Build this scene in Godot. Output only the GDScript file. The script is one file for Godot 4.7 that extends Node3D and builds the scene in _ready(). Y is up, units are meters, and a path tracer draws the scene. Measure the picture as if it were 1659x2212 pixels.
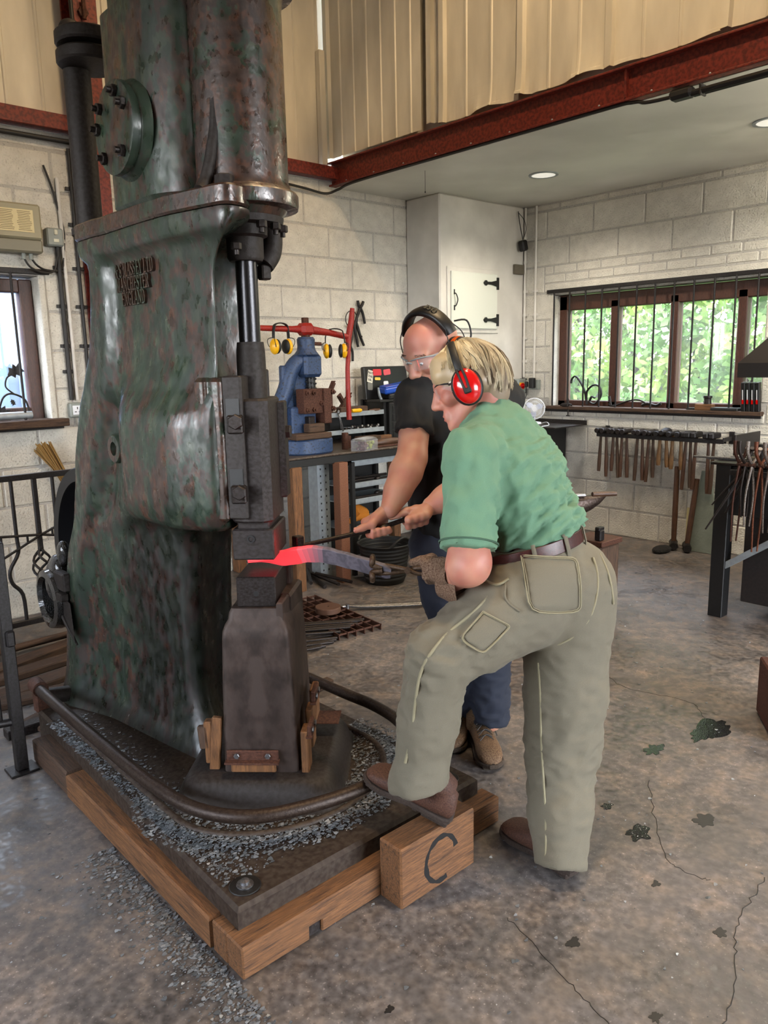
extends Node3D
# Forge workshop: a power hammer, two smiths and the room round them. Metres, y up, floor at 0.

class MB:
	var v := PackedVector3Array()
	var n := PackedVector3Array()
	var c := PackedColorArray()
	var ix := PackedInt32Array()
	var xf := Transform3D()
	var col := Color.WHITE
	func vert(p: Vector3, nn: Vector3) -> int:
		v.append(xf * p)
		n.append((xf.basis * nn).normalized())
		c.append(col)
		return v.size() - 1
	func tri(a: Vector3, b: Vector3, d: Vector3) -> void:
		var nn := (b - a).cross(d - a)
		var i := vert(a, nn)
		vert(b, nn)
		vert(d, nn)
		ix.append_array([i, i + 2, i + 1])
	func quad(a: Vector3, b: Vector3, d: Vector3, e: Vector3) -> void:
		var nn := (d - a).cross(e - b)
		var i := vert(a, nn)
		vert(b, nn)
		vert(d, nn)
		vert(e, nn)
		ix.append_array([i, i + 2, i + 1, i, i + 3, i + 2])
	func box(ce: Vector3, s: Vector3, bv := 0.0) -> MB:
		var h := s / 2
		bv = minf(bv, minf(h.x, minf(h.y, h.z)) * 0.95)
		var g := h - Vector3(bv, bv, bv)
		var ax := [Vector3(1, 0, 0), Vector3(0, 1, 0), Vector3(0, 0, 1)]
		for k in 3:
			var a: Vector3 = ax[k]
			var b: Vector3 = ax[(k + 1) % 3]
			var d: Vector3 = ax[(k + 2) % 3]
			for sg in [-1.0, 1.0]:
				var o: Vector3 = ce + a * (h[k] * sg)
				var p: Vector3 = b * g[(k + 1) % 3]
				var q: Vector3 = d * g[(k + 2) % 3]
				if sg > 0:
					quad(o - p - q, o + p - q, o + p + q, o - p + q)
				else:
					quad(o - p - q, o - p + q, o + p + q, o + p - q)
			if bv > 0:
				for s1 in [-1.0, 1.0]:
					for s2 in [-1.0, 1.0]:
						var e1: Vector3 = ce + b * (h[(k + 1) % 3] * s1) + d * (g[(k + 2) % 3] * s2)
						var e2: Vector3 = ce + b * (g[(k + 1) % 3] * s1) + d * (h[(k + 2) % 3] * s2)
						var t: Vector3 = a * g[k]
						quad(e1 - t, e1 + t, e2 + t, e2 - t)
						_fix(e1 + e2 - ce * 2)
		if bv > 0:
			for sx in [-1.0, 1.0]:
				for sy in [-1.0, 1.0]:
					for sz in [-1.0, 1.0]:
						var s3 := Vector3(sx, sy, sz)
						tri(ce + Vector3(h.x, g.y, g.z) * s3, ce + Vector3(g.x, h.y, g.z) * s3, ce + Vector3(g.x, g.y, h.z) * s3)
						_fix(s3, 3)
		return self
	# turns the last face outward
	func _fix(out: Vector3, k := 4) -> void:
		var m := v.size()
		if n[m - 1].dot(xf.basis * out) < 0:
			for i in k:
				n[m - 1 - i] = -n[m - 1 - i]
			var z := ix.size()
			for j in range(z - (k - 2) * 3, z, 3):
				var t := ix[j + 1]
				ix[j + 1] = ix[j + 2]
				ix[j + 2] = t
	# rows of points; u runs counter-clockwise round the way the rows advance
	func grid(rows: Array, closed := true, shade := PackedColorArray()) -> void:
		var nr := rows.size()
		var nu: int = rows[0].size()
		var base := v.size()
		for r in nr:
			if shade.size() == nr:
				col = shade[r]
			var ra: PackedVector3Array = rows[maxi(r - 1, 0)]
			var rb: PackedVector3Array = rows[mini(r + 1, nr - 1)]
			var rr: PackedVector3Array = rows[r]
			for u in nu:
				var ua := (u - 1 + nu) % nu if closed else maxi(u - 1, 0)
				var ub := (u + 1) % nu if closed else mini(u + 1, nu - 1)
				var du := rr[ub] - rr[ua]
				if du.length_squared() < 1e-12:
					du = (ra[ub] - ra[ua]) + (rb[ub] - rb[ua])
				var nn := du.cross(rb[u] - ra[u])
				if nn.length_squared() < 1e-18:
					nn = du.cross(rb[ub] - ra[ua])
				vert(rr[u], nn)
		for r in nr - 1:
			for u in (nu if closed else nu - 1):
				var a := base + r * nu + u
				var b := base + r * nu + (u + 1) % nu
				ix.append_array([a, b + nu, b, a, a + nu, b + nu])
	func fan(pts: PackedVector3Array, up: Vector3) -> void:
		var p2 := PackedVector2Array()
		var w := up.normalized()
		var e1 := (Vector3.RIGHT if absf(w.x) < 0.8 else Vector3.UP).cross(w).normalized()
		var e2 := w.cross(e1)
		for p in pts:
			p2.append(Vector2(p.dot(e1), p.dot(e2)))
		var t := Geometry2D.triangulate_polygon(p2)
		var i := v.size()
		for p in pts:
			vert(p, up)
		for k in range(0, t.size(), 3):
			var a := p2[t[k]]
			var ccw := (p2[t[k + 1]] - a).cross(p2[t[k + 2]] - a) > 0
			ix.append_array([i + t[k], i + t[k + 2 if ccw else k + 1], i + t[k + 1 if ccw else k + 2]])
	func tube(path: Array, rad, seg := 10, caps := true, flat := 1.0, ref := Vector3.ZERO) -> MB:
		var rows := []
		var m := path.size()
		var prev := ref
		for i in m:
			var t: Vector3 = (path[mini(i + 1, m - 1)] - path[maxi(i - 1, 0)]).normalized()
			if prev == Vector3.ZERO:
				prev = Vector3.UP if absf(t.y) < 0.9 else Vector3.RIGHT
			var e1 := (prev - t * prev.dot(t)).normalized()
			prev = e1
			var e2 := t.cross(e1)
			var r: float = rad[i] if rad is Array else rad
			var row := PackedVector3Array()
			for k in seg:
				var a := TAU * k / seg
				row.append(path[i] + e1 * cos(a) * r * flat + e2 * sin(a) * r)
			rows.append(row)
		grid(rows)
		if caps:
			fan(rows[0], path[0] - path[1])
			fan(rows[m - 1], path[m - 1] - path[m - 2])
		return self
	func cyl(a: Vector3, b: Vector3, r: float, seg := 14, r2 := -1.0) -> MB:
		return tube([a, b], [r, r if r2 < 0 else r2], seg)
	# profile of (radius, height) round y; corners sharper than 35 degrees stay sharp
	func lathe(pr: Array, seg := 24, at := Vector3.ZERO) -> MB:
		var run := [pr[0]]
		for i in range(1, pr.size()):
			run.append(pr[i])
			var last := i == pr.size() - 1
			var cut := last
			if not last:
				cut = absf((pr[i] - pr[i - 1]).angle_to(pr[i + 1] - pr[i])) > 0.6
			if cut:
				var rows := []
				for p in run:
					var row := PackedVector3Array()
					for k in seg:
						var a := TAU * k / seg
						row.append(at + Vector3(p.x * sin(a), p.y, p.x * cos(a)))
					rows.append(row)
				grid(rows)
				run = [pr[i]]
		return self
	# polygon (x, z as seen from above, any turn) from height y0 to y1 along local y, edges bevelled
	func prism(poly: PackedVector2Array, y0: float, y1: float, bv := 0.0) -> MB:
		var p := poly
		if Geometry2D.is_polygon_clockwise(p):
			p = p.duplicate()
			p.reverse()
		var inn := inset(p, bv) if bv > 0 else p
		# (x, z) counter-clockwise in (x, y-up) sense turns clockwise about +y, so rows run reversed
		var rows := [[inn, y0], [p, y0 + bv], [p, y1 - bv], [inn, y1]] if bv > 0 else [[p, y0], [p, y1]]
		var m := p.size()
		for r in rows.size() - 1:
			var lo: PackedVector2Array = rows[r][0]
			var hi: PackedVector2Array = rows[r + 1][0]
			for i in m:
				var j := (i + 1) % m
				quad(_p3(lo[j], rows[r][1]), _p3(lo[i], rows[r][1]), _p3(hi[i], rows[r + 1][1]), _p3(hi[j], rows[r + 1][1]))
				# round the shading over gentle corners
				var z := v.size()
				for e in [[i, [2, 3]], [j, [1, 4]]]:
					var q: int = e[0]
					var d0 := (p[q] - p[(q - 1 + m) % m]).normalized()
					var d1 := (p[(q + 1) % m] - p[q]).normalized()
					if d0.dot(d1) > 0.8:
						var dd := d0 + d1
						var nn := xf.basis * Vector3(dd.y, 0, -dd.x)
						var old := n[z - 1]
						var up := xf.basis.y.normalized()
						nn = nn.normalized() * sqrt(maxf(0.0, 1.0 - pow(old.dot(up), 2))) + up * old.dot(up)
						for w in e[1]:
							n[z - w] = nn.normalized()
		var top := PackedVector3Array()
		var bot := PackedVector3Array()
		for q in inn:
			top.append(_p3(q, y1))
			bot.append(_p3(q, y0))
		fan(top, Vector3.UP)
		fan(bot, Vector3.DOWN)
		return self
	func _p3(q: Vector2, y: float) -> Vector3:
		return Vector3(q.x, y, q.y)
	static func inset(p: PackedVector2Array, d: float) -> PackedVector2Array:
		var out := PackedVector2Array()
		var m := p.size()
		for i in m:
			var a := (p[i] - p[(i - 1 + m) % m]).normalized()
			var b := (p[(i + 1) % m] - p[i]).normalized()
			var na := Vector2(-a.y, a.x)
			var nb := Vector2(-b.y, b.x)
			var s := (na + nb)
			out.append(p[i] + s * (d / maxf(0.3, 1.0 + na.dot(nb))))
		return out
	func ball(ce: Vector3, r: Vector3, seg := 16, rings := 10) -> MB:
		var rows := []
		for i in rings + 1:
			var t := PI * i / rings
			var row := PackedVector3Array()
			for k in seg:
				var a := TAU * k / seg
				row.append(ce + Vector3(r.x * sin(t) * sin(a), -r.y * cos(t), r.z * sin(t) * cos(a)))
			rows.append(row)
		var b0 := v.size()
		grid(rows)
		for i in range(b0, v.size()):
			var p := xf.affine_inverse() * v[i] - ce
			n[i] = (xf.basis * Vector3(p.x / (r.x * r.x), p.y / (r.y * r.y), p.z / (r.z * r.z))).normalized()
		return self
	func hexnut(a: Vector3, dir: Vector3, r: float, h: float, spin := 0.0) -> MB:
		var keep := xf
		var w := dir.normalized()
		var e := (Vector3.UP if absf(w.y) < 0.9 else Vector3.RIGHT).cross(w).normalized()
		xf = keep * Transform3D(Basis(e, w, e.cross(w)), a)
		var p := PackedVector2Array()
		for k in 6:
			p.append(Vector2.from_angle(TAU * k / 6 + spin) * r)
		prism(p, 0, h, minf(h, r) * 0.12)
		xf = keep
		return self
	func mesh() -> ArrayMesh:
		var arr := []
		arr.resize(Mesh.ARRAY_MAX)
		arr[Mesh.ARRAY_VERTEX] = v
		arr[Mesh.ARRAY_NORMAL] = n
		arr[Mesh.ARRAY_COLOR] = c
		arr[Mesh.ARRAY_INDEX] = ix
		var m := ArrayMesh.new()
		m.add_surface_from_arrays(Mesh.PRIMITIVE_TRIANGLES, arr)
		return m

var M := {}
var T := {}
var used := {}
var rng := RandomNumberGenerator.new()

func numbered(s: String) -> String:
	var k: int = used.get(s, 0)
	used[s] = k + 1
	return s if k == 0 else "%s_%03d" % [s, k]

func tag(o: Node3D, label: String, category := "", group := "", kind := "") -> Node3D:
	o.set_meta("label", label)
	if category: o.set_meta("category", category)
	if group: o.set_meta("group", group)
	if kind: o.set_meta("kind", kind)
	return o

func thing(called: String, label: String, category: String, at := Vector3.ZERO, turn := 0.0, group := "") -> Node3D:
	var o := Node3D.new()
	o.name = numbered(called)
	add_child(o)
	o.position = at
	o.rotation.y = turn
	return tag(o, label, category, group)

func part(called: String, g, m: Material, parent: Node3D, label := "") -> MeshInstance3D:
	var o := MeshInstance3D.new()
	o.name = called
	o.mesh = g.mesh() if g is MB else g
	o.material_override = m
	parent.add_child(o, true)
	if label: o.set_meta("label", label)
	return o

func single(called: String, label: String, category: String, g, m: Material, at := Vector3.ZERO, group := "") -> MeshInstance3D:
	var o := MeshInstance3D.new()
	o.name = numbered(called)
	o.mesh = g.mesh() if g is MB else g
	o.material_override = m
	add_child(o)
	o.position = at
	tag(o, label, category, group)
	return o

func struct(called: String, label: String, g, m: Material) -> MeshInstance3D:
	var o := MeshInstance3D.new()
	o.name = called
	o.mesh = g.mesh() if g is MB else g
	o.material_override = m
	add_child(o)
	tag(o, label, "", "", "structure")
	return o

func nz(sd: int, freq: float, cols: Array, offs: Array, kind := 0, oct := 4, size := 512) -> NoiseTexture2D:
	var t := NoiseTexture2D.new()
	t.width = size
	t.height = size
	t.seamless = true
	t.generate_mipmaps = false
	t.noise = fnl(sd, freq, kind, oct)
	var g := Gradient.new()
	g.offsets = PackedFloat32Array(offs)
	var cc := PackedColorArray()
	for x in cols:
		cc.append(x if x is Color else Color(x, x, x))
	g.colors = cc
	t.color_ramp = g
	return t

func fnl(sd: int, freq: float, kind := 0, oct := 4) -> FastNoiseLite:
	var f := FastNoiseLite.new()
	f.seed = sd
	f.frequency = freq
	f.noise_type = [FastNoiseLite.TYPE_SIMPLEX_SMOOTH, FastNoiseLite.TYPE_CELLULAR, FastNoiseLite.TYPE_PERLIN][kind]
	f.fractal_octaves = oct
	if kind == 1:
		f.fractal_type = FastNoiseLite.FRACTAL_NONE
	return f

# seamless noise as bytes, to be mixed pixel by pixel
func nb(sd: int, freq: float, kind := 0, oct := 4, size := 512) -> PackedByteArray:
	var im := fnl(sd, freq, kind, oct).get_seamless_image(size, size)
	im.convert(Image.FORMAT_L8)
	return im.get_data()

func tex_from(d: PackedByteArray, size := 512) -> ImageTexture:
	return ImageTexture.create_from_image(Image.create_from_data(size, size, false, Image.FORMAT_RGB8, d))

func sm(col: Color, rough: float, metal := 0.0, o := {}) -> StandardMaterial3D:
	var m := StandardMaterial3D.new()
	m.albedo_color = col
	m.roughness = rough
	m.metallic = metal
	m.metallic_specular = o.get("spec", 0.5)
	if o.has("tex") or o.has("bump") or o.has("rtex"):
		m.uv1_triplanar = true
		m.uv1_world_triplanar = o.get("world", false)
		m.uv1_triplanar_sharpness = o.get("sharp", 6.0)
		var s = o.get("scale", 1.0)
		m.uv1_scale = s if s is Vector3 else Vector3(s, s, s)
	if o.has("tex"): m.albedo_texture = o.tex
	if o.has("rtex"): m.roughness_texture = o.rtex
	if o.has("bump"):
		m.heightmap_enabled = true
		m.heightmap_texture = o.bump
		m.heightmap_scale = o.get("bs", 0.1)
	if o.has("coat"):
		m.clearcoat_enabled = true
		m.clearcoat = o.coat
		m.clearcoat_roughness = o.get("coatr", 0.2)
	if o.get("vc", false): m.vertex_color_use_as_albedo = true
	if o.has("sss"):
		m.subsurf_scatter_enabled = true
		m.subsurf_scatter_strength = o.sss
	if o.has("rim"):
		m.rim_enabled = true
		m.rim = o.rim
		m.rim_tint = 0.6
	if o.has("back"):
		m.backlight_enabled = true
		m.backlight = o.back
	return m

func sweep(pts: Array, steps := 6) -> Array:
	var out := []
	for i in pts.size() - 1:
		var p0: Vector3 = pts[maxi(i - 1, 0)]
		var p3: Vector3 = pts[mini(i + 2, pts.size() - 1)]
		for k in steps:
			out.append((pts[i] as Vector3).cubic_interpolate(pts[i + 1], p0, p3, float(k) / steps))
	out.append(pts[-1])
	return out

func poly(a: Array) -> PackedVector2Array:
	var p := PackedVector2Array()
	for i in range(0, a.size(), 2):
		p.append(Vector2(a[i], a[i + 1]))
	return p

func rpoly(a: Array, r: float, seg := 4) -> PackedVector2Array:
	var p := poly(a)
	var out := PackedVector2Array()
	var m := p.size()
	for i in m:
		var d0 := p[(i - 1 + m) % m] - p[i]
		var d1 := p[(i + 1) % m] - p[i]
		var k := minf(r, minf(d0.length(), d1.length()) * 0.45)
		var s := p[i] + d0.normalized() * k
		var e := p[i] + d1.normalized() * k
		for j in seg + 1:
			var t := float(j) / seg
			out.append(s.lerp(p[i], t).lerp(p[i].lerp(e, t), t))
	return out

func text_mesh(s: String, size: float, depth: float, font := "Droid Sans", bold := true) -> TextMesh:
	var t := TextMesh.new()
	t.text = s
	var f := SystemFont.new()
	f.font_names = PackedStringArray([font])
	f.font_weight = 700 if bold else 400
	t.font = f
	t.font_size = 48
	t.pixel_size = size / 48.0
	t.depth = depth
	return t

func _ready() -> void:
	rng.seed = 7
	# ---- camera, sky, exposure
	var cam := Camera3D.new()
	cam.name = "camera"
	add_child(cam)
	cam.position = Vector3(0, 1.46, 0)
	cam.rotation_order = EULER_ORDER_YXZ
	cam.rotation_degrees = Vector3(-10.861, -42.012, -1.225)
	cam.fov = 66.85
	cam.near = 0.05
	cam.far = 200.0
	cam.current = true
	var we := WorldEnvironment.new()
	we.name = "world"
	var env := Environment.new()
	env.background_mode = Environment.BG_SKY
	var sky := Sky.new()
	var ps := ProceduralSkyMaterial.new()
	ps.sky_top_color = Color(0.74, 0.78, 0.84)
	ps.sky_horizon_color = Color(0.93, 0.93, 0.92)
	ps.ground_bottom_color = Color(0.32, 0.33, 0.30)
	ps.ground_horizon_color = Color(0.50, 0.52, 0.50)
	ps.sky_energy_multiplier = 4.5
	ps.ground_energy_multiplier = 1.2
	sky.sky_material = ps
	env.sky = sky
	env.tonemap_mode = Environment.TONE_MAPPER_LINEAR
	env.tonemap_exposure = 1.1
	env.sdfgi_enabled = true
	env.ssao_enabled = true
	env.ssil_enabled = true
	we.environment = env
	add_child(we)
	lamps()
	materials()
	room()
	hammer()
	bench()
	rightside()
	leftside()
	people()
	small()

func lamps() -> void:
	# two high-bay lamps over the hall (their fittings hang above the frame)
	for p in [Vector3(3.55, 5.2, -2.2), Vector3(2.0, 5.2, -1.2)]:
		var o := thing("high_bay_lamp", "round high-bay lamp hanging from the roof over the %s" % ("cladding" if p.x > 3 else "hammer"), "lamp", p)
		part("housing", MB.new().lathe([Vector2(0.0, 0.3), Vector2(0.08, 0.28), Vector2(0.1, 0.12), Vector2(0.2, 0.04), Vector2(0.2, 0.0), Vector2(0.17, 0.0), Vector2(0.17, 0.02), Vector2(0.0, 0.02)]), sm(Color(0.2, 0.2, 0.2), 0.5), o)
		part("suspension_cord", MB.new().cyl(Vector3(0, 0.28, 0), Vector3(0, 0.9, 0), 0.01), sm(Color(0.1, 0.1, 0.1), 0.6), o)
		var gm := sm(Color(1, 0.95, 0.85), 0.5)
		gm.emission_enabled = true
		gm.emission = Color(1.0, 0.85, 0.65)
		gm.emission_energy_multiplier = 3.0
		part("lamp_glass", MB.new().cyl(Vector3(0, 0.0, 0), Vector3(0, -0.012, 0), 0.168, 24), gm, o)
		var l := SpotLight3D.new()
		l.name = "lamp_light"
		add_child(l, true)
		l.position = p + Vector3(0, -0.03, 0)
		l.rotation_degrees.x = -90
		l.spot_angle = 80
		l.spot_angle_attenuation = 0.4
		l.spot_range = 15
		l.spot_attenuation = 2.0
		l.light_color = Color(1.0, 0.86, 0.66)
		l.light_energy = 11.0 if p.x < 3 else 3.0
		l.light_size = 0.16
		l.shadow_enabled = true
	# unseen fluorescent batten, added right of the frame to lift the ceiling and bay
	var ba := thing("added_batten_lamp", "unseen fluorescent batten lamp added under the low ceiling to brighten the bay", "lamp", Vector3(4.75, 2.5, -0.9))
	part("housing", MB.new().box(Vector3(0, 0.05, 0), Vector3(1.25, 0.05, 0.08), 0.006), sm(Color(0.85, 0.85, 0.84), 0.4), ba)
	for x in [-0.5, 0.5]:
		part("hanger", MB.new().cyl(Vector3(x, 0.07, 0), Vector3(x, 0.25, 0), 0.006, 6), sm(Color(0.6, 0.6, 0.6), 0.4), ba)
	var tm := sm(Color(1, 1, 1), 0.4)
	tm.emission_enabled = true
	tm.emission = Color(1.0, 0.97, 0.88)
	tm.emission_energy_multiplier = 2.0
	for k in 4:
		part("tube", MB.new().cyl(Vector3(-0.58 + k * 0.29, 0.005, 0), Vector3(-0.58 + k * 0.29 + 0.285, 0.005, 0), 0.019, 12), tm, ba)
		var l := OmniLight3D.new()
		l.name = "fill_tube_light"
		add_child(l, true)
		l.position = ba.position + Vector3(-0.435 + k * 0.29, 0.005, 0)
		l.light_color = Color(1.0, 0.96, 0.86)
		l.light_energy = 0.55
		l.light_size = 0.018
		l.omni_range = 12
		l.omni_attenuation = 2.0
		l.shadow_enabled = true

func materials() -> void:
	# ---- shared noises
	T.grain = nz(1, 0.02, [0.62, 1.0, 0.75, 1.0], [0.0, 0.4, 0.6, 1.0])
	T.cloud = nz(2, 0.008, [0.93, 1.0], [0.2, 0.8])
	T.pit = nz(3, 0.07, [0.35, 0.96, 1.0], [0.0, 0.24, 0.5], 0, 3)
	T.bump = nz(4, 0.05, [0.0, 1.0], [0.0, 1.0], 0, 4)
	T.fine = nz(5, 0.15, [0.0, 1.0], [0.0, 1.0], 0, 3)
	T.pitb = nz(6, 0.09, [0.0, 0.8, 1.0], [0.0, 0.35, 0.7], 0, 3)
	T.cloth = nz(81, 0.09, [0.93, 1.0], [0.2, 0.8], 0, 4)
	T.rough = nz(7, 0.015, [0.55, 1.0], [0.2, 0.8])
	T.rust = nz(8, 0.05, [Color(0.66, 0.55, 0.48), Color(0.88, 0.84, 0.81), Color(1, 1, 1)], [0.2, 0.5, 0.75], 0, 5)
	# ---- setting
	M.block = sm(Color(0.80, 0.785, 0.76), 0.72, 0.0, {"tex": wall_tex(), "bump": T.pitb, "bs": 0.45, "scale": 1.3, "world": true})
	M.mortar = sm(Color(0.66, 0.645, 0.62), 0.8, 0.0, {"tex": T.pit, "bump": T.bump, "bs": 0.2, "scale": 1.6, "world": true})
	M.plaster = sm(Color(0.80, 0.785, 0.755), 0.6, 0.0, {"tex": T.cloud, "bump": T.bump, "bs": 0.06, "scale": 0.7, "world": true})
	M.ceiling = sm(Color(0.82, 0.815, 0.78), 0.55, 0.0, {"tex": T.cloud, "scale": 0.3, "world": true})
	M.clad = sm(Color(0.86, 0.83, 0.76), 0.42, 0.0, {"tex": T.cloud, "scale": Vector3(1.2, 0.35, 1.2), "world": true, "bump": T.bump, "bs": 0.04})
	M.redsteel = sm(Color(0.47, 0.15, 0.09), 0.55, 0.0, {"tex": T.rust, "scale": 1.4, "world": true, "bump": T.bump, "bs": 0.04})
	M.black = sm(Color(0.055, 0.055, 0.06), 0.5, 0.0, {"tex": T.grain, "scale": 2.0, "bump": T.bump, "bs": 0.03})
	M.blackiron = sm(Color(0.13, 0.12, 0.125), 0.5, 0.35, {"tex": T.rust, "scale": 3.0, "bump": T.fine, "bs": 0.04})
	M.cable = sm(Color(0.10, 0.09, 0.085), 0.55)
	M.floor = sm(Color(0.86, 0.86, 0.87), 1.0, 0.0, {"tex": floor_tex(), "rtex": T.floor_r, "bump": T.floor_b, "bs": 0.12, "scale": 0.5, "world": true})
	M.brownwood = sm(Color(0.30, 0.165, 0.11), 0.45, 0.0, {"tex": T.grain, "scale": Vector3(9, 1.2, 9), "bump": T.bump, "bs": 0.03})
	M.glass = sm(Color(0.93, 0.96, 1.0, 0.12), 0.03)
	M.glass.transparency = BaseMaterial3D.TRANSPARENCY_ALPHA
	M.glass.metallic_specular = 0.35
	# ---- timber along each axis, and metals
	for ax in 3:
		var s := Vector3(22, 22, 22)
		s[ax] = 1.6
		M["oak%d" % ax] = sm(Color(0.52, 0.36, 0.21), 0.72, 0.0, {"tex": oak_tex() if ax == 0 else T.oak, "scale": s * 0.35, "bump": T.fine, "bs": 0.12})
		M["oldwood%d" % ax] = sm(Color(0.34, 0.25, 0.18), 0.75, 0.0, {"tex": T.oak, "scale": s * 0.4, "bump": T.fine, "bs": 0.12})
		M["handle%d" % ax] = sm(Color(0.36, 0.24, 0.155), 0.5, 0.0, {"tex": T.oak, "scale": s * 0.7})
	M.steel = sm(Color(0.56, 0.56, 0.57), 0.35, 0.85, {"tex": T.grain, "scale": 4.0})
	M.bright = sm(Color(0.75, 0.75, 0.77), 0.22, 0.95)
	M.darksteel = sm(Color(0.20, 0.185, 0.185), 0.42, 0.6, {"tex": T.rust, "scale": 4.0, "bump": T.fine, "bs": 0.04})
	M.scale = sm(Color(0.185, 0.165, 0.165), 0.62, 0.35, {"tex": T.rust, "scale": 2.5, "bump": T.bump, "bs": 0.12})
	M.rustiron = sm(Color(0.32, 0.19, 0.13), 0.75, 0.2, {"tex": T.rust, "scale": 3.0, "bump": T.fine, "bs": 0.08})
	M.galv = sm(Color(0.60, 0.63, 0.65), 0.45, 0.4, {"tex": T.cloud, "scale": 5.0})
	M.greybox = sm(Color(0.50, 0.52, 0.50), 0.5)
	M.white = sm(Color(0.85, 0.86, 0.88), 0.4)
	M.rubber = sm(Color(0.05, 0.05, 0.052), 0.55)
	M.orange = sm(Color(0.90, 0.36, 0.06), 0.35)
	M.yellow = sm(Color(0.86, 0.64, 0.05), 0.3)
	M.red = sm(Color(0.72, 0.02, 0.03), 0.18, 0.0, {"coat": 0.6, "coatr": 0.1})

func wall_tex() -> ImageTexture:
	var a := nb(11, 0.012, 0, 4)
	var b := nb(12, 0.11, 0, 3)
	var e := nb(13, 0.03, 0, 5)
	var d := PackedByteArray()
	d.resize(512 * 512 * 3)
	for i in 512 * 512:
		var k := 0.90 + 0.10 * a[i] / 255.0
		if b[i] < 70:
			k *= 0.72 + 0.28 * b[i] / 70.0
		if e[i] > 205:
			k *= 0.95
		d[i * 3] = int(255 * k)
		d[i * 3 + 1] = int(255 * k * 0.997)
		d[i * 3 + 2] = int(252 * k * 0.985)
	return tex_from(d)

func floor_tex() -> ImageTexture:
	var n := 1024
	var a := nb(21, 0.004, 0, 5, n)
	var b := nb(22, 0.06, 0, 4, n)
	var e := nb(23, 0.018, 0, 5, n)
	var sp := nb(24, 0.16, 0, 2, n)
	var bl := nb(25, 0.011, 0, 4, n)
	var d := PackedByteArray()
	d.resize(n * n * 3)
	var rr := PackedByteArray()
	rr.resize(n * n * 3)
	for i in n * n:
		var k := 0.43 + 0.07 * (a[i] - 128) / 128.0 + 0.12 * (b[i] - 128) / 128.0 + 0.07 * (e[i] - 128) / 128.0
		var warm := clampf((e[i] - 100) / 120.0, 0, 1)
		if sp[i] > 212:
			k += 0.16
		elif sp[i] < 45:
			k -= 0.07
		if bl[i] < 62:
			k *= 0.88
		k = clampf(k, 0.07, 0.8)
		d[i * 3] = int(255 * k * (1.0 + 0.05 * warm))
		d[i * 3 + 1] = int(255 * k * (0.94 + 0.0 * warm))
		d[i * 3 + 2] = int(255 * k * (0.905 - 0.06 * warm))
		var r := int(clampf(0.56 + 0.22 * (a[i] - 128) / 128.0 + 0.25 * (b[i] - 128) / 128.0, 0.3, 0.95) * 255)
		rr[i * 3] = r
		rr[i * 3 + 1] = r
		rr[i * 3 + 2] = r
	T.floor_r = tex_from(rr, n)
	T.floor_b = nz(26, 0.08, [0.0, 1.0], [0.0, 1.0], 0, 4)
	return tex_from(d, n)

func oak_tex() -> ImageTexture:
	var a := nb(31, 0.03, 0, 5)
	var b := nb(32, 0.012, 0, 3)
	var e := nb(33, 0.10, 0, 2)
	var d := PackedByteArray()
	d.resize(512 * 512 * 3)
	for i in 512 * 512:
		var k := 0.62 + 0.38 * a[i] / 255.0
		if b[i] < 95:
			k *= 0.55 + 0.45 * b[i] / 95.0
		if e[i] < 60:
			k *= 0.7
		d[i * 3] = int(255 * minf(k, 1))
		d[i * 3 + 1] = int(250 * minf(k, 1) * (0.9 + 0.1 * k))
		d[i * 3 + 2] = int(245 * minf(k, 1) * (0.82 + 0.18 * k))
	T.oak = tex_from(d)
	return T.oak

# blocks laid on a wall: rows of [bottom, top, joint, pitch], each block a part; face = 0 for wall_back (along x), 1 for wall_right (along z)
var block_meshes := {}
func lay(parent: Node3D, face: int, y0: float, y1: float, s0: float, s1: float, joint: float, pitch: float, at: float) -> void:
	var s := s0
	while s < s1 - 0.03:
		var e := minf(s1, joint + ceilf((s + 0.02 - joint) / pitch) * pitch)
		if s1 - e < 0.03: e = s1
		var w := snappedf(e - s - 0.009, 0.001)
		var h := snappedf(y1 - y0 - 0.009, 0.001)
		var key := "%d %.3f %.3f" % [face, w, h]
		if not block_meshes.has(key):
			var b := MB.new()
			b.box(Vector3.ZERO, Vector3(w, h, 0.05) if face == 0 else Vector3(0.05, h, w), 0.007)
			block_meshes[key] = b.mesh()
		var o := part("brick" if h < 0.12 else "block", block_meshes[key], M.block, parent)
		var out := rng.randf_range(-0.0022, 0.0018)
		if face == 0:
			o.position = Vector3((s + e) / 2, (y0 + y1) / 2, at - 0.025 + out)
			o.rotation = Vector3(0, rng.randf_range(-0.003, 0.003), rng.randf_range(-0.002, 0.002))
		else:
			o.position = Vector3(at + 0.025 - out, (y0 + y1) / 2, (s + e) / 2)
			o.rotation = Vector3(rng.randf_range(-0.002, 0.002), rng.randf_range(-0.003, 0.003), 0)
		s = e

# lays a course round an opening
func course(parent: Node3D, face: int, y0: float, y1: float, s0: float, s1: float, joint: float, pitch: float, at: float, ho := []) -> void:
	if ho.size() and y1 > ho[2] + 0.01 and y0 < ho[3] - 0.01:
		var yl: float = ho[2]
		var yh: float = ho[3]
		if y0 < yl - 0.03: lay(parent, face, y0, yl, ho[0], ho[1], joint, pitch, at)
		if y1 > yh + 0.03: lay(parent, face, yh, y1, ho[0], ho[1], joint, pitch, at)
		lay(parent, face, y0, y1, s0, ho[0], joint, pitch, at)
		lay(parent, face, y0, y1, ho[1], s1, joint, pitch, at)
	else:
		lay(parent, face, y0, y1, s0, s1, joint, pitch, at)

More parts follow.
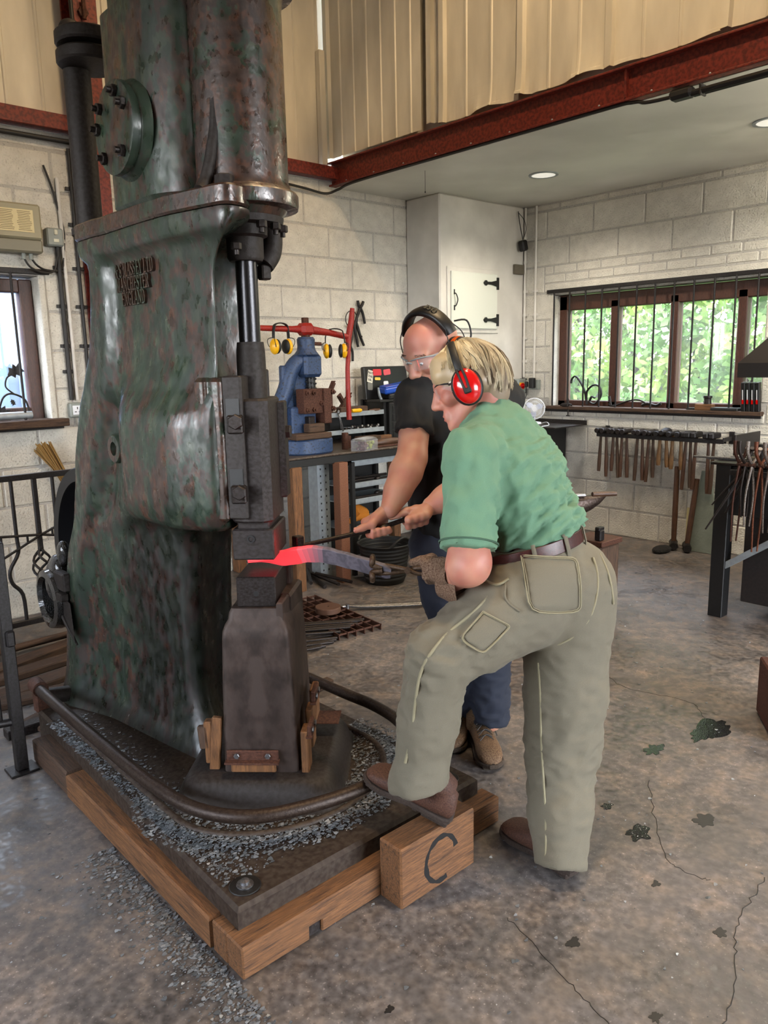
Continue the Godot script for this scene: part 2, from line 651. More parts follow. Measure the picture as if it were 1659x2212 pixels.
func room() -> void:
	struct("floor", "worn grey brown concrete workshop floor with stains and pits", MB.new().box(Vector3(1.35, -0.1, -0.5), Vector3(9.1, 0.2, 9.0)), M.floor)
	# wall_back (z = -4.8) with window_1's opening
	var wz := -4.8
	var b := MB.new()
	for q in [[-3.2, 0.62, 0, 2.8], [0.62, 1.695, 0, 1.17], [0.62, 1.695, 2.0, 2.8], [1.695, 5.95, 0, 2.8]]:
		b.box(Vector3((q[0] + q[1]) / 2, (q[2] + q[3]) / 2, wz - 0.13), Vector3(q[1] - q[0], q[3] - q[2], 0.25))
	var wb := struct("wall_back", "white painted block wall behind the hammer and the bench", b, M.mortar)
	var hl := [0.62, 1.695, 1.17, 2.0]
	for k in 12:
		course(wb, 0, 2.471 - 0.225 * k, 2.696 - 0.225 * k, 0.6, 4.76, 3.598 if k % 2 == 0 else 3.373, 0.45, wz, hl)
	lay(wb, 0, 2.70, 2.80, 0.6, 4.76, 3.75, 0.45, wz)
	# wall_right (x = 5.7) with window_2's opening
	var wx := 5.7
	b = MB.new()
	for q in [[-5.05, -4.12, 0, 2.8], [-4.12, -2.32, 0, 1.06], [-4.12, -2.32, 2.0, 2.8], [-2.32, 4.0, 0, 2.8]]:
		b.box(Vector3(wx + 0.13, (q[2] + q[3]) / 2, (q[0] + q[1]) / 2), Vector3(0.25, q[3] - q[2], q[1] - q[0]))
	var wr := struct("wall_right", "white painted block wall with the long barred window", b, M.mortar)
	var hr := [-4.12, -2.32, 1.06, 2.0]
	for k in 12:
		var y1 := 2.696 - 0.225 * k
		if k in [2, 7]: continue
		course(wr, 1, y1 - 0.225, y1, -4.42, -1.1, -3.729 if k % 2 == 0 else -3.5, 0.455, wx, hr)
	lay(wr, 1, 2.70, 2.752, -4.42, -1.1, -3.6, 0.455, wx)
	# the brick courses over and under the window
	lay(wr, 1, 2.021, 2.246, -4.42, -4.2, -3.5, 0.455, wx)
	lay(wr, 1, 2.1725, 2.246, -4.2, -1.1, -3.65, 0.2275, wx)
	lay(wr, 1, 2.099, 2.1725, -4.2, -1.1, -3.76, 0.2275, wx)
	lay(wr, 1, 2.021, 2.099, -4.2, -1.1, -20.0, 18.0, wx)
	lay(wr, 1, 0.896, 1.121, -4.42, -4.2, -3.5, 0.455, wx)
	lay(wr, 1, 0.896, 0.975, -4.2, -1.1, -3.76, 0.2275, wx)
	lay(wr, 1, 0.975, 1.055, -4.2, -2.28, -3.65, 0.2275, wx)
	lay(wr, 1, 0.975, 1.121, -2.28, -1.1, -3.5, 0.455, wx)
	# unseen walls: left, and the one behind the camera with its wide open doorway
	b = MB.new()
	b.box(Vector3(-3.15, 0.65, -0.5), Vector3(0.25, 1.3, 9.0))
	b.box(Vector3(-3.15, 4.2, -0.5), Vector3(0.25, 2.8, 9.0))
	b.box(Vector3(-3.15, 1.95, -4.4), Vector3(0.25, 1.7, 1.2))
	b.box(Vector3(-3.15, 1.95, 2.2), Vector3(0.25, 1.7, 3.6))
	struct("wall_left", "white painted wall with an added wide window on the far left of the hall", b, M.plaster)
	b = MB.new()
	for z in [-3.8, -2.73, -1.66, -0.6, 0.4]:
		b.box(Vector3(-3.15, 1.95, z), Vector3(0.08, 1.7, 0.07), 0.004)
	for y in [1.14, 2.76]:
		b.box(Vector3(-3.15, y, -1.7), Vector3(0.08, 0.08, 4.2), 0.004)
	var w3 := struct("added_window_3", "wide brown framed window added in the unseen left wall for fill light", b, M.brownwood)  # unseen window, added to let cool daylight onto the hammer
	for z in [-3.265, -2.195, -1.13, -0.1]:
		part("pane", MB.new().box(Vector3(-3.15, 1.95, z), Vector3(0.004, 1.62, 0.98)), M.glass, w3)
	b = MB.new()
	b.box(Vector3(-1.0, 2.8, 4.0), Vector3(4.4, 5.6, 0.25))
	b.box(Vector3(5.2, 2.8, 4.0), Vector3(1.5, 5.6, 0.25))
	b.box(Vector3(2.83, 4.3, 4.0), Vector3(3.3, 2.6, 0.25))
	struct("wall_front", "white wall with the open roller doorway of the hall", b, M.plaster)
	struct("roof", "pale insulated roof lining over the hall", MB.new().box(Vector3(1.35, 5.75, -0.5), Vector3(9.3, 0.2, 9.2)), M.clad)
	# the chase in the corner, with its cupboard door
	var ch := struct("pillar_1", "plain white plastered boxed corner pillar", MB.new().box(Vector3(5.165, 1.38, -4.61), Vector3(1.07, 2.75, 0.38), 0.012), M.plaster)
	part("trim", MB.new().box(Vector3(5.025, 1.95, -4.416), Vector3(0.64, 0.52, 0.012), 0.004), M.plaster, ch)
	var dr := thing("cupboard_door", "small square white cupboard door with black strap hinges", "door", Vector3(5.025, 1.95, -4.405))
	part("panel", MB.new().box(Vector3.ZERO, Vector3(0.57, 0.45, 0.02), 0.004), sm(Color(0.80, 0.81, 0.77), 0.4), dr)
	for y in [0.15, -0.15]:
		var hg := MB.new()
		hg.box(Vector3(0.285, y, 0.014), Vector3(0.03, 0.10, 0.008), 0.002)
		hg.xf = Transform3D(Basis(Vector3(1, 0, 0), Vector3(0, 0, -1), Vector3(0, 1, 0)), Vector3(0, y, 0.016))
		hg.prism(poly([0.27, -0.025, 0.27, 0.025, 0.20, 0.012, 0.15, 0.010, 0.138, 0.022, 0.118, 0.020, 0.098, 0.0, 0.118, -0.020, 0.138, -0.022, 0.15, -0.010, 0.20, -0.012]), -0.003, 0.003, 0.001)
		part("hinge", hg, M.black, dr)
	var hn := MB.new()
	hn.tube(sweep([Vector3(-0.255, 0.05, 0.01), Vector3(-0.255, 0.045, 0.03), Vector3(-0.243, 0.0, 0.038), Vector3(-0.255, -0.045, 0.03), Vector3(-0.255, -0.05, 0.01)]), 0.005, 8)
	hn.box(Vector3(-0.255, 0.062, 0.012), Vector3(0.012, 0.04, 0.005), 0.001)
	hn.box(Vector3(-0.255, -0.062, 0.012), Vector3(0.012, 0.04, 0.005), 0.001)
	part("handle", hn, M.black, dr)
	# mezzanine: ceiling, beam, cladding above
	struct("ceiling", "smooth white ceiling of the low bay under the mezzanine", MB.new().box(Vector3(4.87, 2.83, -0.4), Vector3(1.94, 0.15, 8.8)), M.ceiling)
	b = MB.new()
	b.box(Vector3(3.90, 2.764, -0.4), Vector3(0.12, 0.012, 8.8), 0.002)
	b.box(Vector3(3.885, 2.845, -0.4), Vector3(0.03, 0.15, 8.8))
	b.box(Vector3(3.90, 2.918, -0.4), Vector3(0.14, 0.012, 8.8), 0.002)
	b.box(Vector3(3.86, 2.845, -2.35), Vector3(0.03, 0.14, 0.012), 0.001)
	var bm := struct("trim_1", "rust red steel beam along the edge of the mezzanine", b, M.redsteel)
	b = MB.new()
	for k in 26:
		b.ball(Vector3(3.845, 2.772, -4.6 + 0.3 * k), Vector3(0.006, 0.006, 0.006), 8, 5)
	part("bolt_row", b, M.galv, bm).set_meta("kind", "stuff")
	struct("trim_2", "rust red sheeting rail along the top of the block wall", MB.new().box(Vector3(1.0, 2.845, -4.78), Vector3(5.85, 0.085, 0.10), 0.003), M.redsteel)
	# cladding: profiled sheets, each a part
	var cb := struct("wall_upper_back", "cream profiled sheet cladding above the block wall", MB.new().box(Vector3(0.45, 4.25, -4.9), Vector3(7.3, 2.75, 0.03)), M.clad)
	var x := -0.6
	while x < 3.8:
		var w := minf(1.0, 3.83 - x)
		part("panel", sheet(w, 2.8, 0.2, [0.0, 0.5, 1.0]), M.clad, cb).transform = Transform3D(Basis(), Vector3(x, 2.885, -4.86))
		x += 1.0
	var cr := struct("wall_upper_right", "cream profiled sheet cladding above the red mezzanine beam, dented along its bottom", MB.new().box(Vector3(4.0, 4.25, -0.4), Vector3(0.03, 2.75, 8.8)), M.clad)
	var bs := Basis(Vector3(0, 0, -1), Vector3(0, 1, 0), Vector3(1, 0, 0))
	var zz := -4.86
	for q in [[0.98, 2.965, 0.0], [0.14, 2.99, 0.0], [0.62, 2.955, 1.0], [0.58, 2.96, 1.0], [0.62, 2.955, 0.6], [0.62, 2.96, 1.0], [0.62, 2.965, 0.4], [1.0, 2.965, 0.3]]:
		part("panel", sheet(q[0], 2.7, 0.145 if q[0] > 0.9 else 0.2, [], q[2]), M.clad, cr).transform = Transform3D(Basis(Vector3(0, 0, 1), Vector3(0, 1, 0), Vector3(-1, 0, 0)), Vector3(3.90 if q[0] > 0.2 else 3.93, q[1], zz))
		zz += q[0] + (0.04 if q[0] > 0.9 else 0.0)
	part("corner_strip", MB.new().box(Vector3(3.82, 3.3, -4.83), Vector3(0.05, 0.78, 0.05), 0.004), M.clad, cr)
	part("tape", MB.new().box(Vector3(3.925, 3.30, -3.845), Vector3(0.004, 0.09, 0.02)), M.yellow, cr, "yellow tape in the gap between two sheets")
	# column and braces
	b = MB.new()
	b.box(Vector3(2.01, 2.9, -4.66), Vector3(0.15, 5.7, 0.014), 0.002)
	b.box(Vector3(2.01, 2.9, -4.73), Vector3(0.012, 5.7, 0.13))
	b.box(Vector3(2.01, 2.9, -4.795), Vector3(0.15, 5.7, 0.014), 0.002)
	var cl := struct("pillar_2", "rust red steel column against the block wall behind the hammer", b, M.redsteel)
	b = MB.new()
	b.hexnut(Vector3(2.0, 3.42, -4.653), Vector3(0, 0, 1), 0.03, 0.02)
	b.cyl(Vector3(2.0, 3.38, -4.63), Vector3(2.0, 3.48, -4.63), 0.012, 8)
	part("bolt", b, M.rustiron, cl)
	struct("trim_3", "red roof truss rafter above the hall", MB.new().box(Vector3(1.0, 5.0, -4.66), Vector3(6.0, 0.2, 0.12), 0.004), M.redsteel)
	b = MB.new()
	b.tube([Vector3(3.0, 3.75, -3.36), Vector3(3.0, 5.6, -2.07)], 0.10, 4, true, 0.12, Vector3(1, 0, 0))
	struct("trim_4", "red roof brace running up to the rafters over the hall", b, M.redsteel)
	# window_1 (left, over the broom)
	var w1 := struct("window_1", "small brown framed window with bars on the left of the block wall", frame(0.62, 1.66, 1.17, 1.985, -4.94, 0.075), M.brownwood)
	part("pane", MB.new().box(Vector3(1.14, 1.58, -4.94), Vector3(0.92, 0.70, 0.004)), M.glass, w1)
	part("reveal", MB.new().box(Vector3(1.678, 1.585, -4.9), Vector3(0.034, 0.83, 0.22), 0.004), M.block, w1)
	part("sill", MB.new().box(Vector3(1.2, 1.155, -4.83), Vector3(1.06, 0.045, 0.26), 0.004), M.oldwood0, w1)
	bars(w1, [Vector3(1.51, 0, 0), Vector3(1.33, 0, 0), Vector3(1.15, 0, 0), Vector3(0.97, 0, 0)], Vector3(0, 0, -4.79), 1.13, 2.02, Vector3(0.55, 0, 0), Vector3(1.715, 0, 0))
	# window_2 (right)
	b = MB.new()
	for q in [[-4.12, -4.02, 1.06, 2.0], [-3.60, -3.53, 1.06, 1.93], [-3.08, -3.01, 1.06, 1.93], [-2.56, -2.49, 1.06, 1.93], [-2.05, -1.98, 1.06, 1.93]]:
		b.box(Vector3(5.83, (q[2] + q[3]) / 2, (q[0] + q[1]) / 2), Vector3(0.08, q[3] - q[2], q[1] - q[0]), 0.006)
	b.box(Vector3(5.83, 1.93, -3.2), Vector3(0.08, 0.12, 1.84), 0.006)
	b.box(Vector3(5.83, 1.085, -3.2), Vector3(0.08, 0.05, 1.84), 0.006)
	var w2 := struct("window_2", "long brown framed window with black bars looking out on a hedge", b, M.brownwood)
	for q in [[-4.02, -3.60], [-3.53, -3.08], [-3.01, -2.56], [-2.49, -2.32]]:
		part("pane", MB.new().box(Vector3(5.84, 1.49, (q[0] + q[1]) / 2), Vector3(0.004, 0.78, q[1] - q[0])), M.glass, w2)
	part("reveal", MB.new().box(Vector3(5.76, 1.53, -4.11), Vector3(0.13, 0.94, 0.03), 0.004), M.block, w2)
	part("sill", MB.new().box(Vector3(5.75, 1.05, -3.21), Vector3(0.19, 0.03, 1.84), 0.004), M.oldwood2, w2)
	var zs := []
	for k in 12:
		zs.append(Vector3(0, 0, -4.085 + 0.155 * k))
	bars(w2, zs, Vector3(5.688, 0, 0), 1.03, 2.03, Vector3(0, 0, -4.15), Vector3(0, 0, -2.31))
	outside()

func frame(x0: float, x1: float, y0: float, y1: float, z: float, t: float) -> MB:
	var b := MB.new()
	b.box(Vector3(x0 + t / 2, (y0 + y1) / 2, z), Vector3(t, y1 - y0, 0.07), 0.006)
	b.box(Vector3(x1 - t / 2, (y0 + y1) / 2, z), Vector3(t, y1 - y0, 0.07), 0.006)
	b.box(Vector3((x0 + x1) / 2, y1 - t / 2, z), Vector3(x1 - x0 - 2 * t, t, 0.07), 0.006)
	b.box(Vector3((x0 + x1) / 2, y0 + t / 2, z), Vector3(x1 - x0 - 2 * t, t, 0.07), 0.006)
	return b

func bars(w: Node3D, at: Array, off: Vector3, y0: float, y1: float, a: Vector3, e: Vector3) -> void:
	for p in at:
		part("bar", MB.new().cyl(p + off + Vector3(0, y0, 0), p + off + Vector3(0, y1, 0), 0.0075, 8), M.blackiron, w)
	for y in [y0, y1]:
		var c := (a + e) / 2 + off + Vector3(0, y, 0)
		part("bar_rail", MB.new().box(c, (e - a).abs() + Vector3(0.02, 0.03, 0.012) if absf(e.x - a.x) > 0.1 else (e - a).abs() + Vector3(0.012, 0.03, 0.02), 0.002), M.blackiron, w)

# a profiled sheet w wide and h high, its face towards +z; ribs every pitch; dent buckles the bottom edge
func sheet(w: float, h: float, pitch: float, _big := [], dent := 0.0) -> ArrayMesh:
	var prof := []
	var xs := 0.0
	var k := 0
	while xs < w - 0.02:
		var d := 0.030 if k == 0 else 0.007
		var rw := 0.045 if k == 0 else 0.018
		prof.append_array([Vector2(xs, 0.0), Vector2(xs + 0.006, d), Vector2(minf(xs + rw, w), d), Vector2(minf(xs + rw + 0.006, w), 0.0)])
		xs += pitch
		k += 1
	prof.append(Vector2(w, 0.0))
	var b := MB.new()
	var rows := []
	var ys := [0.0, 0.015, 0.03, 0.05, 0.075, 0.10, 0.14, 0.18, 0.3, h]
	var ph := rng.randf() * 6.0
	for y in ys:
		var row := PackedVector3Array()
		for i in range(prof.size()):
			var p: Vector2 = prof[i]
			for s in (6 if i < prof.size() - 1 and prof[i + 1].x - p.x > 0.06 else 1):
				var q := p if s == 0 else p.lerp(prof[i + 1], s / 6.0)
				var f := dent * maxf(0.0, 1.0 - y / 0.2)
				var wob := f * f * (0.022 * maxf(0, sin(q.x * 13.0 + ph)) + 0.012 * maxf(0, sin(q.x * 29.0 + ph * 2)))
				row.append(Vector3(q.x, y + dent * (0.016 * maxf(0, sin(q.x * 13.0 + ph)) if y < 0.02 else 0.0), q.y + wob))
		rows.append(row)
	# facets, so that the folds of the profile stay crisp
	for r in rows.size() - 1:
		for i in rows[r].size() - 1:
			b.quad(rows[r][i], rows[r][i + 1], rows[r + 1][i + 1], rows[r + 1][i])
	return b.mesh()

func outside() -> void:
	struct("ground_outside", "grass strip outside the long window", MB.new().box(Vector3(10, -0.3, -2), Vector3(8, 0.2, 16)), sm(Color(0.25, 0.36, 0.12), 0.9, 0.0, {"tex": T.cloud, "scale": 0.6}))
	# the hedge: leaves past counting
	var lf := MB.new()
	lf.col = Color.WHITE
	for s in [1.0]:
		lf.quad(Vector3(0, 0, 0), Vector3(0.032, 0.045, 0.008), Vector3(0, 0.11, 0.0), Vector3(-0.032, 0.045, 0.008))
	var leaf_m := sm(Color(1, 1, 1), 0.55, 0.0, {"vc": true, "back": Color(0.6, 0.6, 0.6)})
	leaf_m.cull_mode = BaseMaterial3D.CULL_DISABLED
	var hd := thing("hedge", "tall bright green hedge of leafy shrubs outside the long window", "hedge", Vector3(8.6, 0, -3.4))
	hd.set_meta("kind", "stuff")
	foliage(hd, lf.mesh(), leaf_m)
	var st := MB.new()
	for k in 14:
		var z := -4.5 + k * 0.66
		st.tube(sweep([Vector3(0.5, -0.2, z), Vector3(0.45, 1.0, z + rng.randf_range(-0.2, 0.2)), Vector3(0.5, 2.4, z + rng.randf_range(-0.4, 0.4))], 3), 0.035, 6)
	part("stem", st, sm(Color(0.22, 0.17, 0.11), 0.9), hd)
	# blue sheeted shed beyond the left window
	var sh := thing("shed", "blue grey profiled sheet shed outside the small window", "shed", Vector3(0.2, 0, -8.2))
	var sb := MB.new()
	for k in 30:
		sb.box(Vector3(-3.0 + k * 0.2, 1.5, 0.02), Vector3(0.10, 3.2, 0.05), 0.01)
	sb.box(Vector3(0, 1.5, -1.0), Vector3(6.2, 3.2, 2.0))
	part("wall_sheet", sb, sm(Color(0.36, 0.46, 0.60), 0.5), sh)
	part("roof", MB.new().box(Vector3(0, 3.15, -0.9), Vector3(6.5, 0.1, 2.3), 0.01), sm(Color(0.5, 0.55, 0.6), 0.5), sh)


func foliage(hd: Node3D, lm: Mesh, mt: Material) -> void:
	var mm := MultiMesh.new()
	mm.transform_format = MultiMesh.TRANSFORM_3D
	mm.use_colors = true
	mm.mesh = lm
	var n := 52000
	mm.instance_count = n
	var f := fnl(91, 0.7, 0, 3)
	for i in n:
		var z := rng.randf_range(-5.0, 4.5)
		var y := rng.randf_range(-0.2, 4.6)
		var bulge := f.get_noise_2d(z * 1.2, y * 1.2)
		var x := -0.35 * bulge + pow(rng.randf(), 1.5) * 0.8 + maxf(0, y - 1.6) * 0.3
		var bb := Basis.from_euler(Vector3(rng.randf_range(-0.9, 0.9), rng.randf() * TAU, rng.randf_range(-2.6, 2.6))).scaled(Vector3.ONE * rng.randf_range(0.7, 1.5))
		mm.set_instance_transform(i, Transform3D(bb, Vector3(x, y, z)))
		var t := rng.randf()
		var yel := clampf(f.get_noise_2d(z * 2 + 50, y * 2) + 0.25, 0, 1)
		mm.set_instance_color(i, Color(0.12 + 0.18 * yel + 0.05 * t, 0.25 + 0.15 * yel + 0.08 * t, 0.06 + 0.03 * t))
	var o := MultiMeshInstance3D.new()
	o.name = "foliage"
	o.multimesh = mm
	o.material_override = mt
	hd.add_child(o)
	o.set_meta("kind", "stuff")

const HS := 1.06
const HO := Vector3(1.285, -0.0876, -2.0013)

func hb() -> MB:
	var b := MB.new()
	b.xf = Transform3D(Basis().scaled(Vector3.ONE * HS), Vector3.ZERO)
	return b

# shapes turned 45 degrees about the ram, as its slides and dies are
func hb45() -> MB:
	var b := MB.new()
	b.xf = Transform3D(Basis(Vector3.UP, -PI / 4).scaled(Vector3.ONE * HS), Vector3.ZERO)
	return b

func paint_tex(sd: int, worn: float) -> ImageTexture:
	var a := nb(sd, 0.012, 0, 6)
	var e := nb(sd + 1, 0.05, 0, 4)
	var f := nb(sd + 2, 0.02, 0, 4)
	var g := nb(sd + 3, 0.006, 0, 3)
	var d := PackedByteArray()
	d.resize(512 * 512 * 3)
	for i in 512 * 512:
		var w := (a[i] * 0.5 + e[i] * 0.35 + g[i] * 0.15) / 255.0
		var t := smoothstep(worn - 0.03, worn + 0.03, w)
		var v := 0.75 + 0.35 * f[i] / 255.0
		var pr := Vector3(0.100, 0.140, 0.108) * v * (0.85 + 0.4 * (g[i] - 128) / 255.0)
		if f[i] > 165: pr = pr.lerp(Vector3(0.16, 0.17, 0.14) * v, 0.5)
		var rs := Vector3(0.135, 0.10, 0.085) * (0.65 + 0.7 * e[i] / 255.0)
		if f[i] > 140 and e[i] > 120: rs = rs.lerp(Vector3(0.20, 0.115, 0.075), 0.5)
		var c := rs.lerp(pr, t)
		d[i * 3] = int(clampf(c.x * 1.75, 0, 1) * 255)
		d[i * 3 + 1] = int(clampf(c.y * 1.75, 0, 1) * 255)
		d[i * 3 + 2] = int(clampf(c.z * 1.75, 0, 1) * 255)
	return tex_from(d)

func contour(s: Dictionary) -> PackedVector2Array:
	# half outlines: the left (camera) side and the cut-back right side
	var l := [s.wf * 0.85, s.zb, s.wf, s.zb + 0.025, s.wf, s.zf, s.wp, s.zf + 0.05, s.wp2, s.zp, s.wq, s.zq, s.wc, s.zc, s.wi, s.zi]
	var rc: float = s.get("rc", s.zc)
	var r := [s.wf * 0.85, s.zb, s.wf, s.zb + 0.025, s.wf, s.zf, s.wp, minf(s.zf + 0.05, rc - 0.1), s.wp2, minf(s.zp, rc - 0.07), s.wq, minf(s.zq, rc - 0.04), s.get("rw", s.wc), rc, s.wi * 0.6, minf(s.zi, rc - 0.01)]
	var a := []
	for k in range(0, 16, 2):
		a.append_array([-l[k], l[k + 1] + 1.888])
	for k in range(14, -1, -2):
		a.append_array([r[k], r[k + 1] + 1.888])
	return rpoly(a, s.get("r", 0.03), 4)

func sl(y: float, zb: float, wf: float, zf: float, wp: float, wp2: float, zp: float, wq: float, zq: float, wc: float, zc: float, wi: float, zi: float, o := {}) -> Dictionary:
	var d := {"y": y, "zb": zb, "wf": wf, "zf": zf, "wp": wp, "wp2": wp2, "zp": zp, "wq": wq, "zq": zq, "wc": wc, "zc": zc, "wi": wi, "zi": zi}
	d.merge(o, true)
	return d

func loft(sls: Array, b: MB) -> void:
	var rows := []
	for i in sls.size():
		var c := contour(sls[i])
		var ys := [0.0]
		if i < sls.size() - 1 and sls[i + 1].y - sls[i].y > 0.05:
			ys = [0.0, 0.25, 0.5, 0.75]
		for t in ys:
			var row := PackedVector3Array()
			var y: float = sls[i].y
			if t > 0:
				var c0 := contour(sls[maxi(i - 1, 0)])
				var c1 := contour(sls[i + 1])
				var c2 := contour(sls[mini(i + 2, sls.size() - 1)])
				var h: float = sls[i + 1].y - y
				var h0: float = maxf(y - sls[maxi(i - 1, 0)].y, 0.001)
				var h2: float = maxf(sls[mini(i + 2, sls.size() - 1)].y - sls[i + 1].y, 0.001)
				for k in c.size():
					# tangents that keep steep neighbours from overshooting
					var m := (c1[k] - c[k])
					var m0 := ((c[k] - c0[k]) / h0 * h) if i > 0 else m
					var m2 := ((c2[k] - c1[k]) / h2 * h) if i < sls.size() - 2 else m
					var ta := Vector2(lim(m.x, m0.x), lim(m.y, m0.y))
					var tb := Vector2(lim(m.x, m2.x), lim(m.y, m2.y))
					var q: Vector2 = c[k] * (2 * t * t * t - 3 * t * t + 1) + ta * (t * t * t - 2 * t * t + t) + c1[k] * (3 * t * t - 2 * t * t * t) + tb * (t * t * t - t * t)
					row.append(Vector3(q.x, y + h * t, q.y))
			else:
				for q in c:
					row.append(Vector3(q.x, y, q.y))
			# contours run clockwise seen from above; the grid wants them counter-clockwise about +y
			row.reverse()
			rows.append(row)
	if Geometry2D.is_polygon_clockwise(contour(sls[0])):
		for r in rows: r.reverse()
	var v0 := b.v.size()
	b.grid(rows)
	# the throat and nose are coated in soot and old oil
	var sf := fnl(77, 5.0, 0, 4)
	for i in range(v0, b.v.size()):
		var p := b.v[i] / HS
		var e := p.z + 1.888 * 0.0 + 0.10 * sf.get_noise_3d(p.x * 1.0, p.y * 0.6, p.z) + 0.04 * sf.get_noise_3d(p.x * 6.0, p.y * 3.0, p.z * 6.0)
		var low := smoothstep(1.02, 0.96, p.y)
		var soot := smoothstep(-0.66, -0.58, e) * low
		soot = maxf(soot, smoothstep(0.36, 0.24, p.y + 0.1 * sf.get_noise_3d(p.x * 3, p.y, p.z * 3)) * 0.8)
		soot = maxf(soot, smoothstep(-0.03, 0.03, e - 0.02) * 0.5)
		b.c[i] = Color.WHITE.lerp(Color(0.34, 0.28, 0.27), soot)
	b.fan(rows[0], Vector3.DOWN)
	b.fan(rows[-1], Vector3.UP)

func lim(a: float, b: float) -> float:
	if a * b <= 0: return 0.0
	return signf(a) * minf(absf((a + b) / 2), 2 * minf(absf(a), absf(b)))

